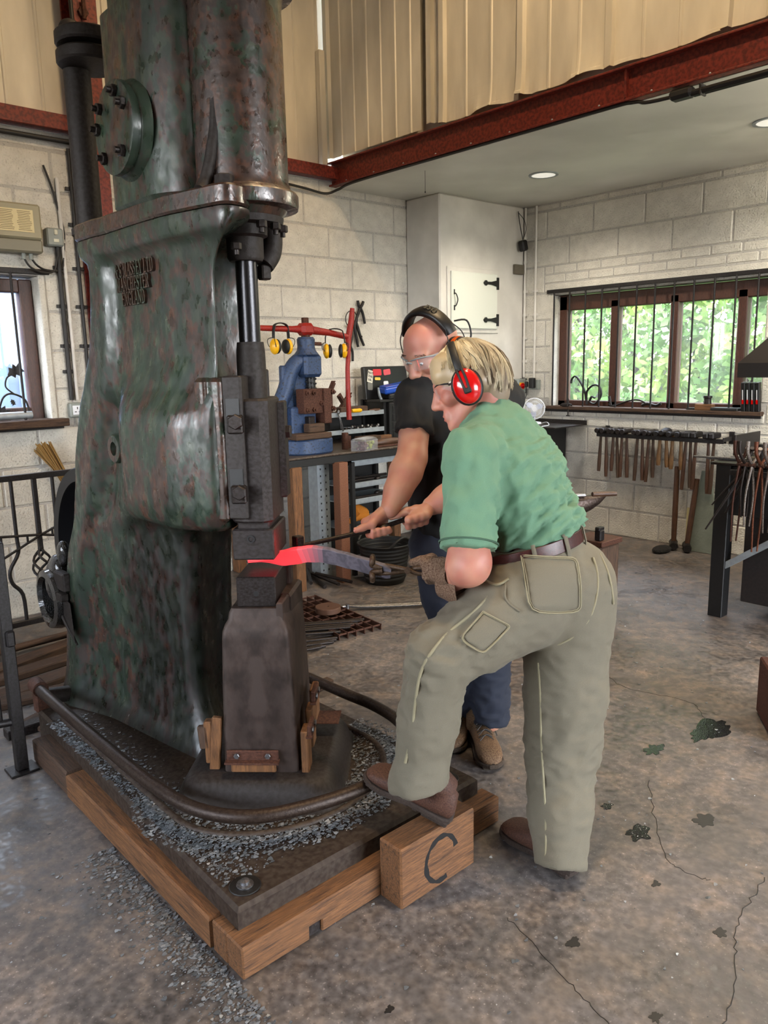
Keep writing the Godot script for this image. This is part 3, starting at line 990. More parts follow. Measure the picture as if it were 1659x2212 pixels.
func hammer() -> void:
	var tg := paint_tex(41, 0.46)
	var tw := paint_tex(51, 0.60)
	var rt := nz(61, 0.03, [0.25, 0.5, 0.8], [0.2, 0.5, 0.8], 0, 5)
	var bt := nz(62, 0.09, [0.0, 1.0], [0.0, 1.0], 0, 5)
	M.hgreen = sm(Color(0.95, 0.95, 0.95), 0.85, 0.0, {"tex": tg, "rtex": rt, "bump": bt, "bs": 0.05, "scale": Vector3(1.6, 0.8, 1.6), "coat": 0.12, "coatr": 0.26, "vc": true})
	M.hworn = sm(Color(0.95, 0.93, 0.92), 0.75, 0.1, {"tex": tw, "rtex": rt, "bump": bt, "bs": 0.06, "scale": Vector3(1.8, 1.2, 1.8), "coat": 0.35, "coatr": 0.25})
	M.hdark = sm(Color(0.17, 0.15, 0.145), 0.62, 0.25, {"tex": T.rust, "bump": T.fine, "bs": 0.03, "scale": 2.2})
	M.oily = sm(Color(0.035, 0.033, 0.036), 0.12, 0.2, {"bump": bt, "bs": 0.5, "scale": 4.0, "coat": 0.8, "coatr": 0.05})
	var h := thing("power_hammer", "tall green painted pneumatic power hammer with cast lettering, ram and twin cylinders", "power hammer", HO)
	# ---- frame
	var b := hb()
	var C := 0.094
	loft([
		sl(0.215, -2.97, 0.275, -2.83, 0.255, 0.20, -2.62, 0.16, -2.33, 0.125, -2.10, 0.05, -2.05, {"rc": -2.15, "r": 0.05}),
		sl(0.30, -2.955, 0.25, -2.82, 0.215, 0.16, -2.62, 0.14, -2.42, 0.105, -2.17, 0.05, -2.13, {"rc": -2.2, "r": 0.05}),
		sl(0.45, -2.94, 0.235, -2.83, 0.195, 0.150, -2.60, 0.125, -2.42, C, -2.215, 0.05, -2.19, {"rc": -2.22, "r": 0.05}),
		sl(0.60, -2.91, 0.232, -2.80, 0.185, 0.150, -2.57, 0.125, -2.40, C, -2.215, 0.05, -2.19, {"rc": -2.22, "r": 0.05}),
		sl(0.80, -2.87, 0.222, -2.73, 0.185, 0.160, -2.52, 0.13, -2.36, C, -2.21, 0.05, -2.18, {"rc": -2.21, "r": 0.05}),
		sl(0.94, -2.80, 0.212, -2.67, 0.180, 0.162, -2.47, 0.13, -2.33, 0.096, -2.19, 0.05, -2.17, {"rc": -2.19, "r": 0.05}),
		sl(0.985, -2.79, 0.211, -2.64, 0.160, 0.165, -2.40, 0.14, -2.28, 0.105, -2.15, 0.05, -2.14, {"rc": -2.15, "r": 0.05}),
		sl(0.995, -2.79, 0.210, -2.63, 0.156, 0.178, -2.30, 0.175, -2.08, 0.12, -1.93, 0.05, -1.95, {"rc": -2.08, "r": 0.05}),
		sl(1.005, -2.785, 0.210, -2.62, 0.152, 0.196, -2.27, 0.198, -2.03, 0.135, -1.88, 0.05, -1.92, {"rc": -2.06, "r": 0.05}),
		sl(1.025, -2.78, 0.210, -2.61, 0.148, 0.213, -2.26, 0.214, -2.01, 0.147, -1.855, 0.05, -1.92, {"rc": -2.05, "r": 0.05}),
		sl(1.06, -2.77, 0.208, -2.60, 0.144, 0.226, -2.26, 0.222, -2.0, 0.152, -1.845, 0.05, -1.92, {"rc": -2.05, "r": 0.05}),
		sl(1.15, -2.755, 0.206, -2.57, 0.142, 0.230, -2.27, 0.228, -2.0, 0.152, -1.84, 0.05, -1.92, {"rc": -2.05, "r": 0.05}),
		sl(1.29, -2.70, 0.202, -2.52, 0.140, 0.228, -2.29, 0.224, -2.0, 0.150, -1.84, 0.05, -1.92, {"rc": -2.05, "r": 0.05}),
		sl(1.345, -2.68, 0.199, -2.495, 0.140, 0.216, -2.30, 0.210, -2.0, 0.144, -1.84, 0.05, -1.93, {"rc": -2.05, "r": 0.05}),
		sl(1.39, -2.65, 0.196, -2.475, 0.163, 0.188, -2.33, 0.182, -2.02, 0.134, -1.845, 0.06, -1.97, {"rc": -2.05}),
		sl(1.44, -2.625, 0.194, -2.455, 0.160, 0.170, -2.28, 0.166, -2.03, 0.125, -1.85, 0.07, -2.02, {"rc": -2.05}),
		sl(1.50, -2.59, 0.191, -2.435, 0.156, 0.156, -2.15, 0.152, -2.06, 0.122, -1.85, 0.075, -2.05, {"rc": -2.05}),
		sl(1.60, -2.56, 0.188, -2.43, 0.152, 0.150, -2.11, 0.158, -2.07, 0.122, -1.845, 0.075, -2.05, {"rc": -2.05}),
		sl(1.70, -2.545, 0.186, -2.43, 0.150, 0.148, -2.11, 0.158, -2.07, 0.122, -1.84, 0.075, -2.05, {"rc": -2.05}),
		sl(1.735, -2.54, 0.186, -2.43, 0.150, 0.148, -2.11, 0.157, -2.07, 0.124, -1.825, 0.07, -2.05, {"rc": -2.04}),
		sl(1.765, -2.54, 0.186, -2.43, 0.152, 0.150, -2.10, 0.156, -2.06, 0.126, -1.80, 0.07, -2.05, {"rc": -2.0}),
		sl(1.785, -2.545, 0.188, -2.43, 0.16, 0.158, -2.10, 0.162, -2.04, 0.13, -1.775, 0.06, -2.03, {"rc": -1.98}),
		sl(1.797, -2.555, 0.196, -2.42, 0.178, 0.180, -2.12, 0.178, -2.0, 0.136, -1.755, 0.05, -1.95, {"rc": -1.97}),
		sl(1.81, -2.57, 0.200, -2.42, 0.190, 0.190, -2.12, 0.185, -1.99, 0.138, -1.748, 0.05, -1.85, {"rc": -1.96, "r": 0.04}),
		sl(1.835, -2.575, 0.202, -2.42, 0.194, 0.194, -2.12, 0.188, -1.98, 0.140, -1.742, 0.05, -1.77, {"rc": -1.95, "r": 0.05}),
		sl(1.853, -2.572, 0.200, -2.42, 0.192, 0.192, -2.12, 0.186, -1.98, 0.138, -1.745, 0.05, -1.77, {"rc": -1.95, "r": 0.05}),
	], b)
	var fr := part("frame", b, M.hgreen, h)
	# cast letters
	var li := 0
	for s in [["B & S MASSEY LTD", 0.028, 1.742, -2.265], ["MANCHESTER", 0.028, 1.700, -2.265], ["ENGLAND", 0.028, 1.658, -2.265]]:
		var tm := text_mesh(s[0], s[1] * 1.6, 0.012, "Droid Serif")
		var o := part("cast_lettering", tm, M.hworn, fr)
		o.transform = Transform3D(Basis(Vector3(0, 0, 1), Vector3(0, 1, 0), Vector3(-1, 0, 0)), Vector3(-0.1525, s[2] + 0.008, s[3] + 1.888) * HS)
		o.transform = o.transform.scaled_local(Vector3(0.72, 1.35, 1))
		li += 1
	# boss with a hole on the back of the bulge
	b = hb()
	b.xf = b.xf * Transform3D(Basis(Vector3(0, 0, 1), PI / 2), Vector3(-0.205, 1.215, -0.47))
	b.lathe([Vector2(0.05, -0.04), Vector2(0.046, 0.008), Vector2(0.042, 0.014), Vector2(0.022, 0.014), Vector2(0.02, -0.02), Vector2(0.0, -0.02)], 20)
	part("boss", b, M.hgreen, h)
	# ---- top plate, valve chest and cylinders
	b = hb()
	var pl := sl(1.858, -2.58, 0.205, -2.42, 0.197, 0.197, -2.12, 0.190, -1.98, 0.142, -1.738, 0.05, -1.765, {"rc": -1.95, "r": 0.05})
	var pl2 := pl.duplicate()
	pl2.y = 1.905
	b.prism(contour(pl), 1.856, 1.906, 0.006)
	part("top_plate", b, M.hworn, h)
	b = hb()
	b.xf = b.xf * Transform3D(Basis(), Vector3(0, 0, 0))
	var body := rpoly([-0.2, -0.39, -0.205, -0.11, -0.15, -0.02, 0.15, -0.02, 0.205, -0.11, 0.2, -0.39], 0.05, 6)
	b.prism(body, 1.90, 2.42, 0.01)
	b.prism(MB.inset(body, -0.022), 2.42, 2.475, 0.012)
	b.prism(MB.inset(body, 0.01), 2.475, 2.95, 0.0)
	# curved web from the chest to the cylinder foot
	part("valve_chest", b, M.hgreen, h)
	b = hb()
	b.tube(sweep([Vector3(-0.15, 1.90, 0.045), Vector3(-0.135, 1.93, 0.045), Vector3(-0.118, 1.99, 0.05), Vector3(-0.10, 2.08, 0.05), Vector3(-0.095, 2.25, 0.045), Vector3(-0.085, 2.6, 0.03)]), [0.02, 0.019, 0.018, 0.017, 0.017, 0.016, 0.016, 0.016, 0.016, 0.016, 0.016, 0.016, 0.016, 0.016, 0.016, 0.016, 0.016, 0.016, 0.016, 0.016, 0.016, 0.016, 0.016, 0.016, 0.016, 0.016, 0.015, 0.014, 0.013, 0.012, 0.01], 8)
	part("web", b, M.hdark, h)
	b = hb()
	var cyl := [Vector2(0.0, 1.85), Vector2(0.105, 1.85), Vector2(0.118, 1.868), Vector2(0.148, 1.872), Vector2(0.15, 1.88), Vector2(0.15, 1.905), Vector2(0.145, 1.912), Vector2(0.131, 1.92), Vector2(0.125, 1.94), Vector2(0.124, 2.36), Vector2(0.13, 2.40), Vector2(0.158, 2.405), Vector2(0.16, 2.45), Vector2(0.13, 2.455), Vector2(0.125, 2.95), Vector2(0, 2.95)]
	b.lathe(cyl, 48)
	# fillet between cylinder and chest
	b.prism(rpoly([-0.10, -0.12, -0.10, 0.03, -0.04, 0.08, 0.04, 0.08, 0.10, 0.03, 0.10, -0.12], 0.03), 1.9, 2.9)
	var cy := part("ram_cylinder", b, M.hworn, h)
	b = hb()
	b.lathe([Vector2(0.0, 1.74), Vector2(0.044, 1.74), Vector2(0.05, 1.75), Vector2(0.05, 1.80), Vector2(0.062, 1.806), Vector2(0.064, 1.85), Vector2(0.0, 1.85)], 28)
	b.lathe([Vector2(0.0, 1.83), Vector2(0.105, 1.833), Vector2(0.108, 1.85), Vector2(0, 1.85)], 32)
	# stop bracket on the far side
	b.tube(sweep([Vector3(0.075, 1.86, 0.0), Vector3(0.09, 1.82, 0.0), Vector3(0.085, 1.77, 0.0), Vector3(0.06, 1.735, 0.0)]), 0.028, 10)
	b.box(Vector3(0.058, 1.715, 0.0), Vector3(0.03, 0.04, 0.03), 0.004)
	part("gland", b, M.hdark, h)
	# bolts
	for q in [[-0.105, 1.905, 0.085, 1], [0.03, 1.83, 0.105, -1], [-0.02, 1.83, 0.115, -1], [-0.075, 1.775, 0.075, -1], [0.07, 1.83, 0.08, -1]]:
		b = hb()
		if q[3] > 0:
			b.hexnut(Vector3(q[0], q[1], q[2]), Vector3.UP, 0.025, 0.03)
		else:
			b.hexnut(Vector3(q[0], q[1], q[2]), Vector3.DOWN, 0.014, 0.018)
			b.cyl(Vector3(q[0], q[1] - 0.016, q[2]), Vector3(q[0], q[1] - 0.03, q[2]), 0.007, 8)
		part("bolt", b, M.hdark if q[3] > 0 else M.darksteel, h)
	# round inspection cover on the chest
	b = hb()
	b.xf = b.xf * Transform3D(Basis(Vector3(0, 0, 1), PI / 2), Vector3(-0.2, 2.085, -0.215))
	b.lathe([Vector2(0.128, 0.0), Vector2(0.118, 0.022), Vector2(0.112, 0.026), Vector2(0.112, 0.034), Vector2(0.118, 0.036), Vector2(0.116, 0.05), Vector2(0.11, 0.053), Vector2(0.0, 0.054)], 40)
	var cv := part("cover_plate", b, M.hgreen, h)
	for a in [0.5, 1.2, 2.4, 3.0, 4.0, 5.4]:
		b = hb()
		var p := Vector3(-0.253, 2.085 + 0.088 * sin(a), -0.215 + 0.088 * cos(a))
		b.hexnut(p, Vector3.LEFT, 0.016, 0.013, a)
		b.cyl(p, p + Vector3(-0.025, 0, 0), 0.008, 8)
		part("bolt", b, M.darksteel, cv)
	# exhaust pipe and its flanges at the back
	b = hb()
	var px := -0.105
	var pz := -0.77
	b.cyl(Vector3(px, 1.9, pz), Vector3(px, 2.50, pz), 0.042, 20)
	b.lathe([Vector2(0.05, 0), Vector2(0.06, 0.0), Vector2(0.06, 0.02), Vector2(0.042, 0.03)], 20, Vector3(px, 1.895, pz))
	for y in [2.40, 2.455]:
		var e := PackedVector2Array()
		for k in 28:
			e.append(Vector2(px + 0.02 + cos(TAU * k / 28) * 0.10, pz + 0.06 + sin(TAU * k / 28) * 0.10))
		b.prism(e, y, y + 0.04, 0.006)
	b.ball(Vector3(px - 0.03, 2.50, pz + 0.05), Vector3(0.035, 0.03, 0.035))
	b.box(Vector3(px + 0.05, 2.50, pz + 0.09), Vector3(0.14, 0.02, 0.03), 0.006)
	b.box(Vector3(px + 0.08, 2.42, pz + 0.18), Vector3(0.06, 0.07, 0.2), 0.02)
	part("exhaust_pipe", b, M.hdark, h)
	# ---- ram: rod, tup, top die
	b = hb()
	b.cyl(Vector3(0, 1.50, 0), Vector3(0, 1.80, 0), 0.030, 28)
	part("ram_rod", b, sm(Color(0.22, 0.22, 0.23), 0.26, 0.9, {"bump": T.fine, "bs": 0.02, "scale": 3.0}), h, "polished dark steel ram rod")
	b = hb()
	b.lathe([Vector2(0.0, 1.36), Vector2(0.042, 1.36), Vector2(0.040, 1.50), Vector2(0.037, 1.525), Vector2(0.0, 1.525)], 28)
	part("ram_neck", b, M.hdark, h)
	b = hb45()
	b.prism(poly([-0.05, -0.10, -0.055, 0.09, -0.02, 0.105, 0.035, 0.105, 0.058, 0.085, 0.062, -0.06, 0.05, -0.10]), 1.03, 1.372, 0.006)
	b.prism(poly([0.062, -0.09, 0.062, -0.03, 0.08, -0.035, 0.08, -0.085]), 1.08, 1.36, 0.004)
	b.hexnut(Vector3(0.078, 1.27, -0.06), Vector3(1, 0, 0), 0.02, 0.015)
	part("tup", b, M.scale, h)
	b = hb45()
	b.box(Vector3(0.0, 0.968, 0.0), Vector3(0.118, 0.088, 0.195), 0.004)
	b.box(Vector3(0.0, 1.02, 0.0), Vector3(0.09, 0.05, 0.17), 0.004)
	var td := part("top_die", b, M.scale, h)
	b = hb45()
	b.xf = b.xf * Transform3D(Basis(Vector3(1, 0, 0), PI / 2), Vector3(-0.005, 0.985, 0.098))
	b.lathe([Vector2(0.011, 0.0), Vector2(0.011, 0.003), Vector2(0.007, 0.003), Vector2(0.006, -0.01), Vector2(0, -0.01)], 14)
	part("die_hole", b, M.black, td)
	# slide, keep plate and its bolts
	b = hb45()
	b.prism(rpoly([-0.145, 0.0, -0.142, 0.088, -0.128, 0.104, -0.112, 0.112, -0.10, 0.104, -0.085, 0.118, -0.066, 0.122, -0.056, 0.115, -0.056, 0.0], 0.008, 3), 1.035, 1.432, 0.012)
	b.prism(poly([-0.168, 0.03, -0.165, 0.085, -0.145, 0.092, -0.14, 0.02]), 1.03, 1.36, 0.005)
	part("slide", b, M.hworn, h)
	b = hb45()
	b.prism(poly([-0.056, 0.02, -0.056, 0.116, -0.01, 0.122, -0.004, 0.116, -0.002, 0.02]), 1.045, 1.435, 0.004)
	var kp := part("keep_plate", b, M.hdark, h)
	for y in [1.315, 1.125]:
		b = hb45()
		b.prism(rpoly([-0.05, 0.119, -0.012, 0.123, -0.012, 0.1245, -0.05, 0.1205], 0.001, 1), y - 0.03, y + 0.06)
		part("bolt_slot", b, M.black, kp)
		b = hb45()
		b.box(Vector3(-0.024, y - 0.008, 0.128), Vector3(0.042, 0.05, 0.022), 0.004)
		b.hexnut(Vector3(-0.018, y, 0.136), Vector3(0, 0, 1), 0.021, 0.022, 0.5)
		part("bolt", b, M.darksteel, kp)
	b = hb()
	b.box(Vector3(0.06, 1.40, -0.045), Vector3(0.035, 0.10, 0.035), 0.004)
	b.box(Vector3(0.035, 1.40, -0.05), Vector3(0.02, 0.10, 0.03), 0.004)
	part("far_slide", b, M.hdark, h)
	# ---- anvil
	b = hb45()
	var rows := []
	for q in [[0.27, 0.109, 0.150], [0.34, 0.108, 0.148], [0.55, 0.103, 0.144], [0.70, 0.097, 0.140], [0.725, 0.095, 0.138], [0.742, 0.089, 0.132], [0.755, 0.081, 0.122], [0.775, 0.078, 0.118], [0.787, 0.072, 0.112]]:
		var row := PackedVector3Array()
		for p in rpoly([-q[1], -q[2], -q[1], q[2], q[1], q[2], q[1], -q[2]], 0.016, 5):
			row.append(Vector3(p.x, q[0], p.y))
		rows.append(row)
	if b.v.size() == 0:
		b.grid(rows)
	b.fan(rows[-1], Vector3.UP)
	b.prism(poly([0.03, -0.15, 0.03, 0.02, 0.085, 0.02, 0.092, -0.15]), 0.70, 0.80, 0.008)
	b.prism(poly([0.06, 0.03, 0.06, 0.12, 0.078, 0.118, 0.082, 0.03]), 0.72, 0.805, 0.004)
	b.box(Vector3(0.05, 0.835, -0.12), Vector3(0.035, 0.11, 0.05), 0.006)
	part("anvil_block", b, sm(Color(0.23, 0.185, 0.165), 0.6, 0.3, {"tex": nz(64, 0.018, [Color(0.62, 0.55, 0.5), Color(0.9, 0.86, 0.84), Color(1.5, 1.45, 1.4)], [0.25, 0.5, 0.85], 0, 6), "bump": bt, "bs": 0.05, "scale": Vector3(2.2, 1.0, 2.2)}), h)
	b = hb45()
	b.box(Vector3(0.0, 0.83, 0.0), Vector3(0.112, 0.088, 0.19), 0.003)
	var bd := part("bottom_die", b, M.darksteel, h)
	b = hb45()
	b.xf = b.xf * Transform3D(Basis(Vector3(1, 0, 0), PI / 2), Vector3(0.0, 0.825, 0.0945))
	b.cyl(Vector3(0, -0.01, 0), Vector3(0, 0.001, 0), 0.008, 12)
	part("die_hole", b, M.black, bd)
	# plinth round the anvil
	b = hb45()
	rows = []
	for q in [[0.2, 0.30], [0.215, 0.24], [0.24, 0.225], [0.27, 0.215], [0.295, 0.20], [0.305, 0.18], [0.305, 0.05]]:
		var row := PackedVector3Array()
		for p in rpoly([-q[1] - 0.02, -q[1] - 0.05, -q[1] - 0.02, q[1], q[1], q[1], q[1], -q[1] - 0.05], 0.07, 6):
			row.append(Vector3(p.x, q[0], p.y))
		rows.append(row)
	b.grid(rows)
	part("plinth", b, M.hdark, h)
	# wooden wedges and steel strips round the anvil's foot
	var wm: StandardMaterial3D = M.oak1
	for q in [[-0.135, 0.37, 0.125, 0.03, 0.19, 0.02], [-0.155, 0.385, 0.115, 0.025, 0.13, 0.03], [-0.17, 0.40, 0.12, 0.03, 0.07, 0.02], [0.129, 0.345, 0.12, 0.022, 0.17, 0.06], [0.132, 0.40, 0.04, 0.022, 0.12, 0.06], [0.134, 0.44, -0.04, 0.02, 0.10, 0.07], [-0.02, 0.335, 0.156, 0.13, 0.05, 0.012]]:
		b = hb45()
		b.xf = b.xf * Transform3D(Basis(Vector3(0, 0, 1), rng.randf_range(-0.12, 0.12) if q[0] < -0.1 else 0.0), Vector3(q[0], q[1], q[2]))
		b.box(Vector3.ZERO, Vector3(q[3], q[4], q[5]), 0.003)
		part("wedge", b, wm if q[0] > -0.16 else M.oldwood1, h)
	for q in [[-0.02, 0.365, 0.162, 0.15, 0.03, 0.008], [0.145, 0.435, 0.12, 0.012, 0.03, 0.07], [0.147, 0.50, 0.035, 0.012, 0.035, 0.075]]:
		b = hb45()
		b.box(Vector3(q[0], q[1], q[2]), Vector3(q[3], q[4], q[5]), 0.002)
		b.box(Vector3(q[0], q[1] - 0.016, q[2] + (0.01 if q[3] > 0.1 else 0.0)), Vector3(q[3] + 0.006, 0.006, q[5] + 0.02), 0.001)
		var st := part("strip", b, M.rustiron, h)
		for s in [-0.045, 0.045]:
			b = hb45()
			if q[3] > 0.1: b.hexnut(Vector3(q[0] + s, q[1], q[2] + 0.004), Vector3(0, 0, 1), 0.0085, 0.006)
			else: b.hexnut(Vector3(q[0] + 0.006, q[1], q[2] + s * 0.5), Vector3(1, 0, 0), 0.0085, 0.006)
			part("screw", b, M.steel, st)
	# guard mesh behind the anvil
	b = hb()
	for k in 44:
		var y := 0.62 + 0.008 * k
		for s in 5:
			var x := 0.135 + 0.014 * s + (0.007 if k % 2 else 0.0)
			b.tube([Vector3(x, y, -0.30 - 0.02 * s), Vector3(x + 0.007, y + 0.008, -0.31 - 0.02 * s)], 0.0014, 4, false)
			b.tube([Vector3(x, y, -0.30 - 0.02 * s), Vector3(x - 0.007, y + 0.008, -0.29 - 0.02 * s)], 0.0014, 4, false)
	part("guard_mesh", b, M.steel, h).set_meta("kind", "stuff")
	# crank gear at the back: flywheel, oily bearing, bracket
	b = hb()
	b.xf = b.xf * Transform3D(Basis(Vector3(0, 0, 1), PI / 2), Vector3(-0.02, 0.72, -1.14))
	b.lathe([Vector2(0.0, -0.05), Vector2(0.30, -0.05), Vector2(0.30, -0.06), Vector2(0.36, -0.06), Vector2(0.365, -0.05), Vector2(0.365, 0.05), Vector2(0.36, 0.06), Vector2(0.31, 0.06), Vector2(0.30, 0.0), Vector2(0.08, 0.0), Vector2(0.07, 0.05), Vector2(0, 0.05)], 56)
	part("flywheel", b, sm(Color(0.09, 0.09, 0.10), 0.45, 0.3), h)
	b = hb()
	b.xf = b.xf * Transform3D(Basis(Vector3(0, 0, 1), PI / 2), Vector3(-0.235, 0.60, -1.10))
	b.lathe([Vector2(0.10, -0.06), Vector2(0.115, -0.05), Vector2(0.12, 0.0), Vector2(0.112, 0.03), Vector2(0.09, 0.035), Vector2(0.078, 0.02), Vector2(0.075, -0.05), Vector2(0.0, -0.05)], 30)
	b.xf = hb().xf
	b.ball(Vector3(-0.215, 0.70, -1.09), Vector3(0.035, 0.07, 0.06))
	b.ball(Vector3(-0.22, 0.66, -1.11), Vector3(0.04, 0.09, 0.05))
	b.ball(Vector3(-0.205, 0.78, -1.04), Vector3(0.025, 0.05, 0.035))
	part("bearing", b, M.oily, h, "bearing black with wet oil")
	b = hb()
	b.box(Vector3(-0.235, 0.69, -0.99), Vector3(0.035, 0.07, 0.10), 0.006)
	b.box(Vector3(-0.25, 0.635, -0.97), Vector3(0.03, 0.03, 0.05), 0.004)
	b.xf = b.xf * Transform3D(Basis(), Vector3(-0.245, 0, 0))
	b.quad(Vector3(0, 0.62, -1.05), Vector3(0, 0.47, -0.90), Vector3(0, 0.62, -0.91), Vector3(0, 0.63, -0.98))
	b.tube([Vector3(-0.005, 0.61, -1.06), Vector3(0.0, 0.53, -0.97), Vector3(0.005, 0.465, -0.895)], [0.006, 0.008, 0.004], 6)
	part("bracket", b, M.hdark, h)
	base()

func base() -> void:
	# floor plate under the hammer, in a timber surround
	var pm := sm(Color(0.24, 0.20, 0.165), 0.62, 0.25, {"tex": T.rust, "bump": T.bump, "bs": 0.12, "scale": 1.6})
	var p := thing("base_plate", "thick brown iron base plate under the power hammer, strewn with scale", "base plate", Vector3(0, 0, 0))
	var b := MB.new()
	b.prism(poly([0.848, -1.512, 1.742, -1.512, 1.73, -3.05, 0.89, -3.05]), 0.0, 0.145, 0.01)
	var pl := part("plate", b, pm, p)
	# the low swept rib the scale gathers against
	b = MB.new()
	var ring := []
	for k in 25:
		var a := PI * k / 24.0
		ring.append(Vector3(1.295 - cos(a) * 0.37, 0.147, -1.98 + sin(a) * 0.31))
	ring.push_front(Vector3(0.93, 0.147, -2.9))
	ring.append(Vector3(1.66, 0.147, -2.9))
	b.tube(ring, 0.012, 6)
	part("rib", b, pm, p)
	for x in [0.912, 1.665]:
		b = MB.new()
		b.lathe([Vector2(0.042, 0.002), Vector2(0.040, 0.004), Vector2(0.0, 0.004)], 20, Vector3(x, 0.1445, -1.578))
		part("bolt_pocket", b, M.black, p)
		b = MB.new()
		b.lathe([Vector2(0.022, 0.0), Vector2(0.022, 0.005), Vector2(0.012, 0.006), Vector2(0.012, 0.014), Vector2(0.0, 0.016)], 16, Vector3(x, 0.147, -1.578))
		part("bolt", b, M.steel, p)
	# timbers
	for q in [["short dark timber at the back end of the hammer base", M.oldwood2, 0.82, 0.9, -2.93, -2.58, 0.092], ["long weathered timber along the left side of the hammer base", M.oak2, 0.815, 0.9, -2.578, -1.60, 0.088]]:
		single("timber", q[0], "timber", MB.new().prism(poly([q[2], q[5], q[2] + 0.002, q[4], q[3], q[4], q[3], q[5]]), 0.0, q[6], 0.006), q[1], Vector3.ZERO, "timbers round the base")
	var tm := thing("timber", "notched front timber of the hammer base, its end at the near corner", "timber", Vector3.ZERO, 0.0, "timbers round the base")
	b = MB.new()
	b.box(Vector3(1.30, 0.062, -1.49), Vector3(0.96, 0.052, 0.075), 0.004)
	b.box(Vector3(0.92, 0.02, -1.488), Vector3(0.20, 0.04, 0.072), 0.004)
	b.box(Vector3(1.42, 0.02, -1.488), Vector3(0.72, 0.04, 0.070), 0.004)
	b.box(Vector3(0.865, 0.044, -1.56), Vector3(0.09, 0.088, 0.07), 0.004)
	part("beam", b, M.oak0, tm)
	b = MB.new()
	b.box(Vector3(1.04, 0.018, -1.492), Vector3(0.06, 0.036, 0.06), 0.002)
	part("shim", b, M.scale, tm)
	single("timber", "low dark timber packed against the front of the base plate beside the step block", "timber", MB.new().box(Vector3(1.10, 0.115, -1.517), Vector3(0.3, 0.045, 0.02), 0.003), M.oldwood0, Vector3.ZERO, "timbers round the base") if false else null
	# step block with its scorched ring
	b = MB.new()
	b.box(Vector3(1.413, 0.09, -1.41), Vector3(0.298, 0.18, 0.088), 0.005)
	var sb := thing("step_block", "thick sawn oak block with a scorched ring on its front, before the base plate", "block", Vector3.ZERO)
	part("block", b, M.oak0, sb)
	b = MB.new()
	b.xf = Transform3D(Basis(), Vector3(1.42, 0.085, -1.3657))
	var n := 40
	for k in n - 9:
		var a0 := 0.2 + TAU * k / n
		var a1 := 0.2 + TAU * (k + 1) / n
		var w0 := 0.010 + 0.006 * sin(a0 * 3.0 + 1.0) * sin(a0 * 7.0) + 0.004
		var w1 := 0.010 + 0.006 * sin(a1 * 3.0 + 1.0) * sin(a1 * 7.0) + 0.004
		var e := Vector3(0.062, 0.068, 0)
		var d0 := Vector3(cos(a0), sin(a0), 0) * e
		var d1 := Vector3(cos(a1), sin(a1), 0) * e
		b.quad(d0 * (1 - w0 * 9), d0 * (1 + w0 * 7), d1 * (1 + w1 * 7), d1 * (1 - w1 * 9))
	part("scorch_mark", b, sm(Color(0.05, 0.04, 0.035), 0.85), sb)
	# treadle: a bent pipe round three sides
	var path := [Vector3(0.905, 0.235, -3.06), Vector3(0.893, 0.24, -2.95), Vector3(0.89, 0.24, -2.4), Vector3(0.895, 0.24, -2.05), Vector3(0.925, 0.24, -1.84), Vector3(1.01, 0.24, -1.705), Vector3(1.15, 0.24, -1.635), Vector3(1.32, 0.24, -1.60), Vector3(1.48, 0.24, -1.615), Vector3(1.62, 0.24, -1.70), Vector3(1.70, 0.24, -1.83), Vector3(1.725, 0.24, -2.0), Vector3(1.715, 0.24, -2.2), Vector3(1.70, 0.24, -2.9)]
	var t := thing("treadle", "bent iron pipe foot treadle running round the front of the hammer base", "treadle", Vector3.ZERO)
	part("pipe", MB.new().tube(sweep(path, 6), 0.02, 14), sm(Color(0.21, 0.165, 0.135), 0.48, 0.45, {"tex": T.rust, "bump": T.fine, "bs": 0.05, "scale": 3.0}), t)
	b = MB.new()
	b.tube([Vector3(0.90, 0.238, -3.02), Vector3(0.905, 0.235, -3.10)], 0.03, 14)
	b.box(Vector3(0.91, 0.19, -3.07), Vector3(0.05, 0.12, 0.04), 0.008)
	part("pivot", b, M.rustiron, t)
	b = MB.new()
	b.tube([Vector3(0.92, 0.18, -3.09), Vector3(1.1, 0.18, -3.0)], 0.032, 12)
	part("pivot_shaft", b, M.hdark, t)
	# bent tin plate beside the anvil
	b = MB.new()
	b.xf = Transform3D(Basis(Vector3.UP, -PI / 4), Vector3(1.455, 0.25, -2.01))
	b.box(Vector3(0.05, 0.03, 0.0), Vector3(0.10, 0.003, 0.10), 0.001)
	b.quad(Vector3(0.0, 0.03, -0.05), Vector3(-0.03, -0.06, -0.05), Vector3(-0.03, -0.06, 0.05), Vector3(0.0, 0.03, 0.05))
	single("bent_plate", "small bent tin plate propped against the foot of the anvil", "plate", b, M.rustiron)
	b = MB.new()
	b.box(Vector3(1.98, 0.03, -2.68), Vector3(0.16, 0.02, 0.05), 0.003)
	b.box(Vector3(1.97, 0.01, -2.70), Vector3(0.14, 0.02, 0.07), 0.003)
	single("offcut", "pale wood offcut on the floor behind the treadle", "wood", b, M.oldwood0)

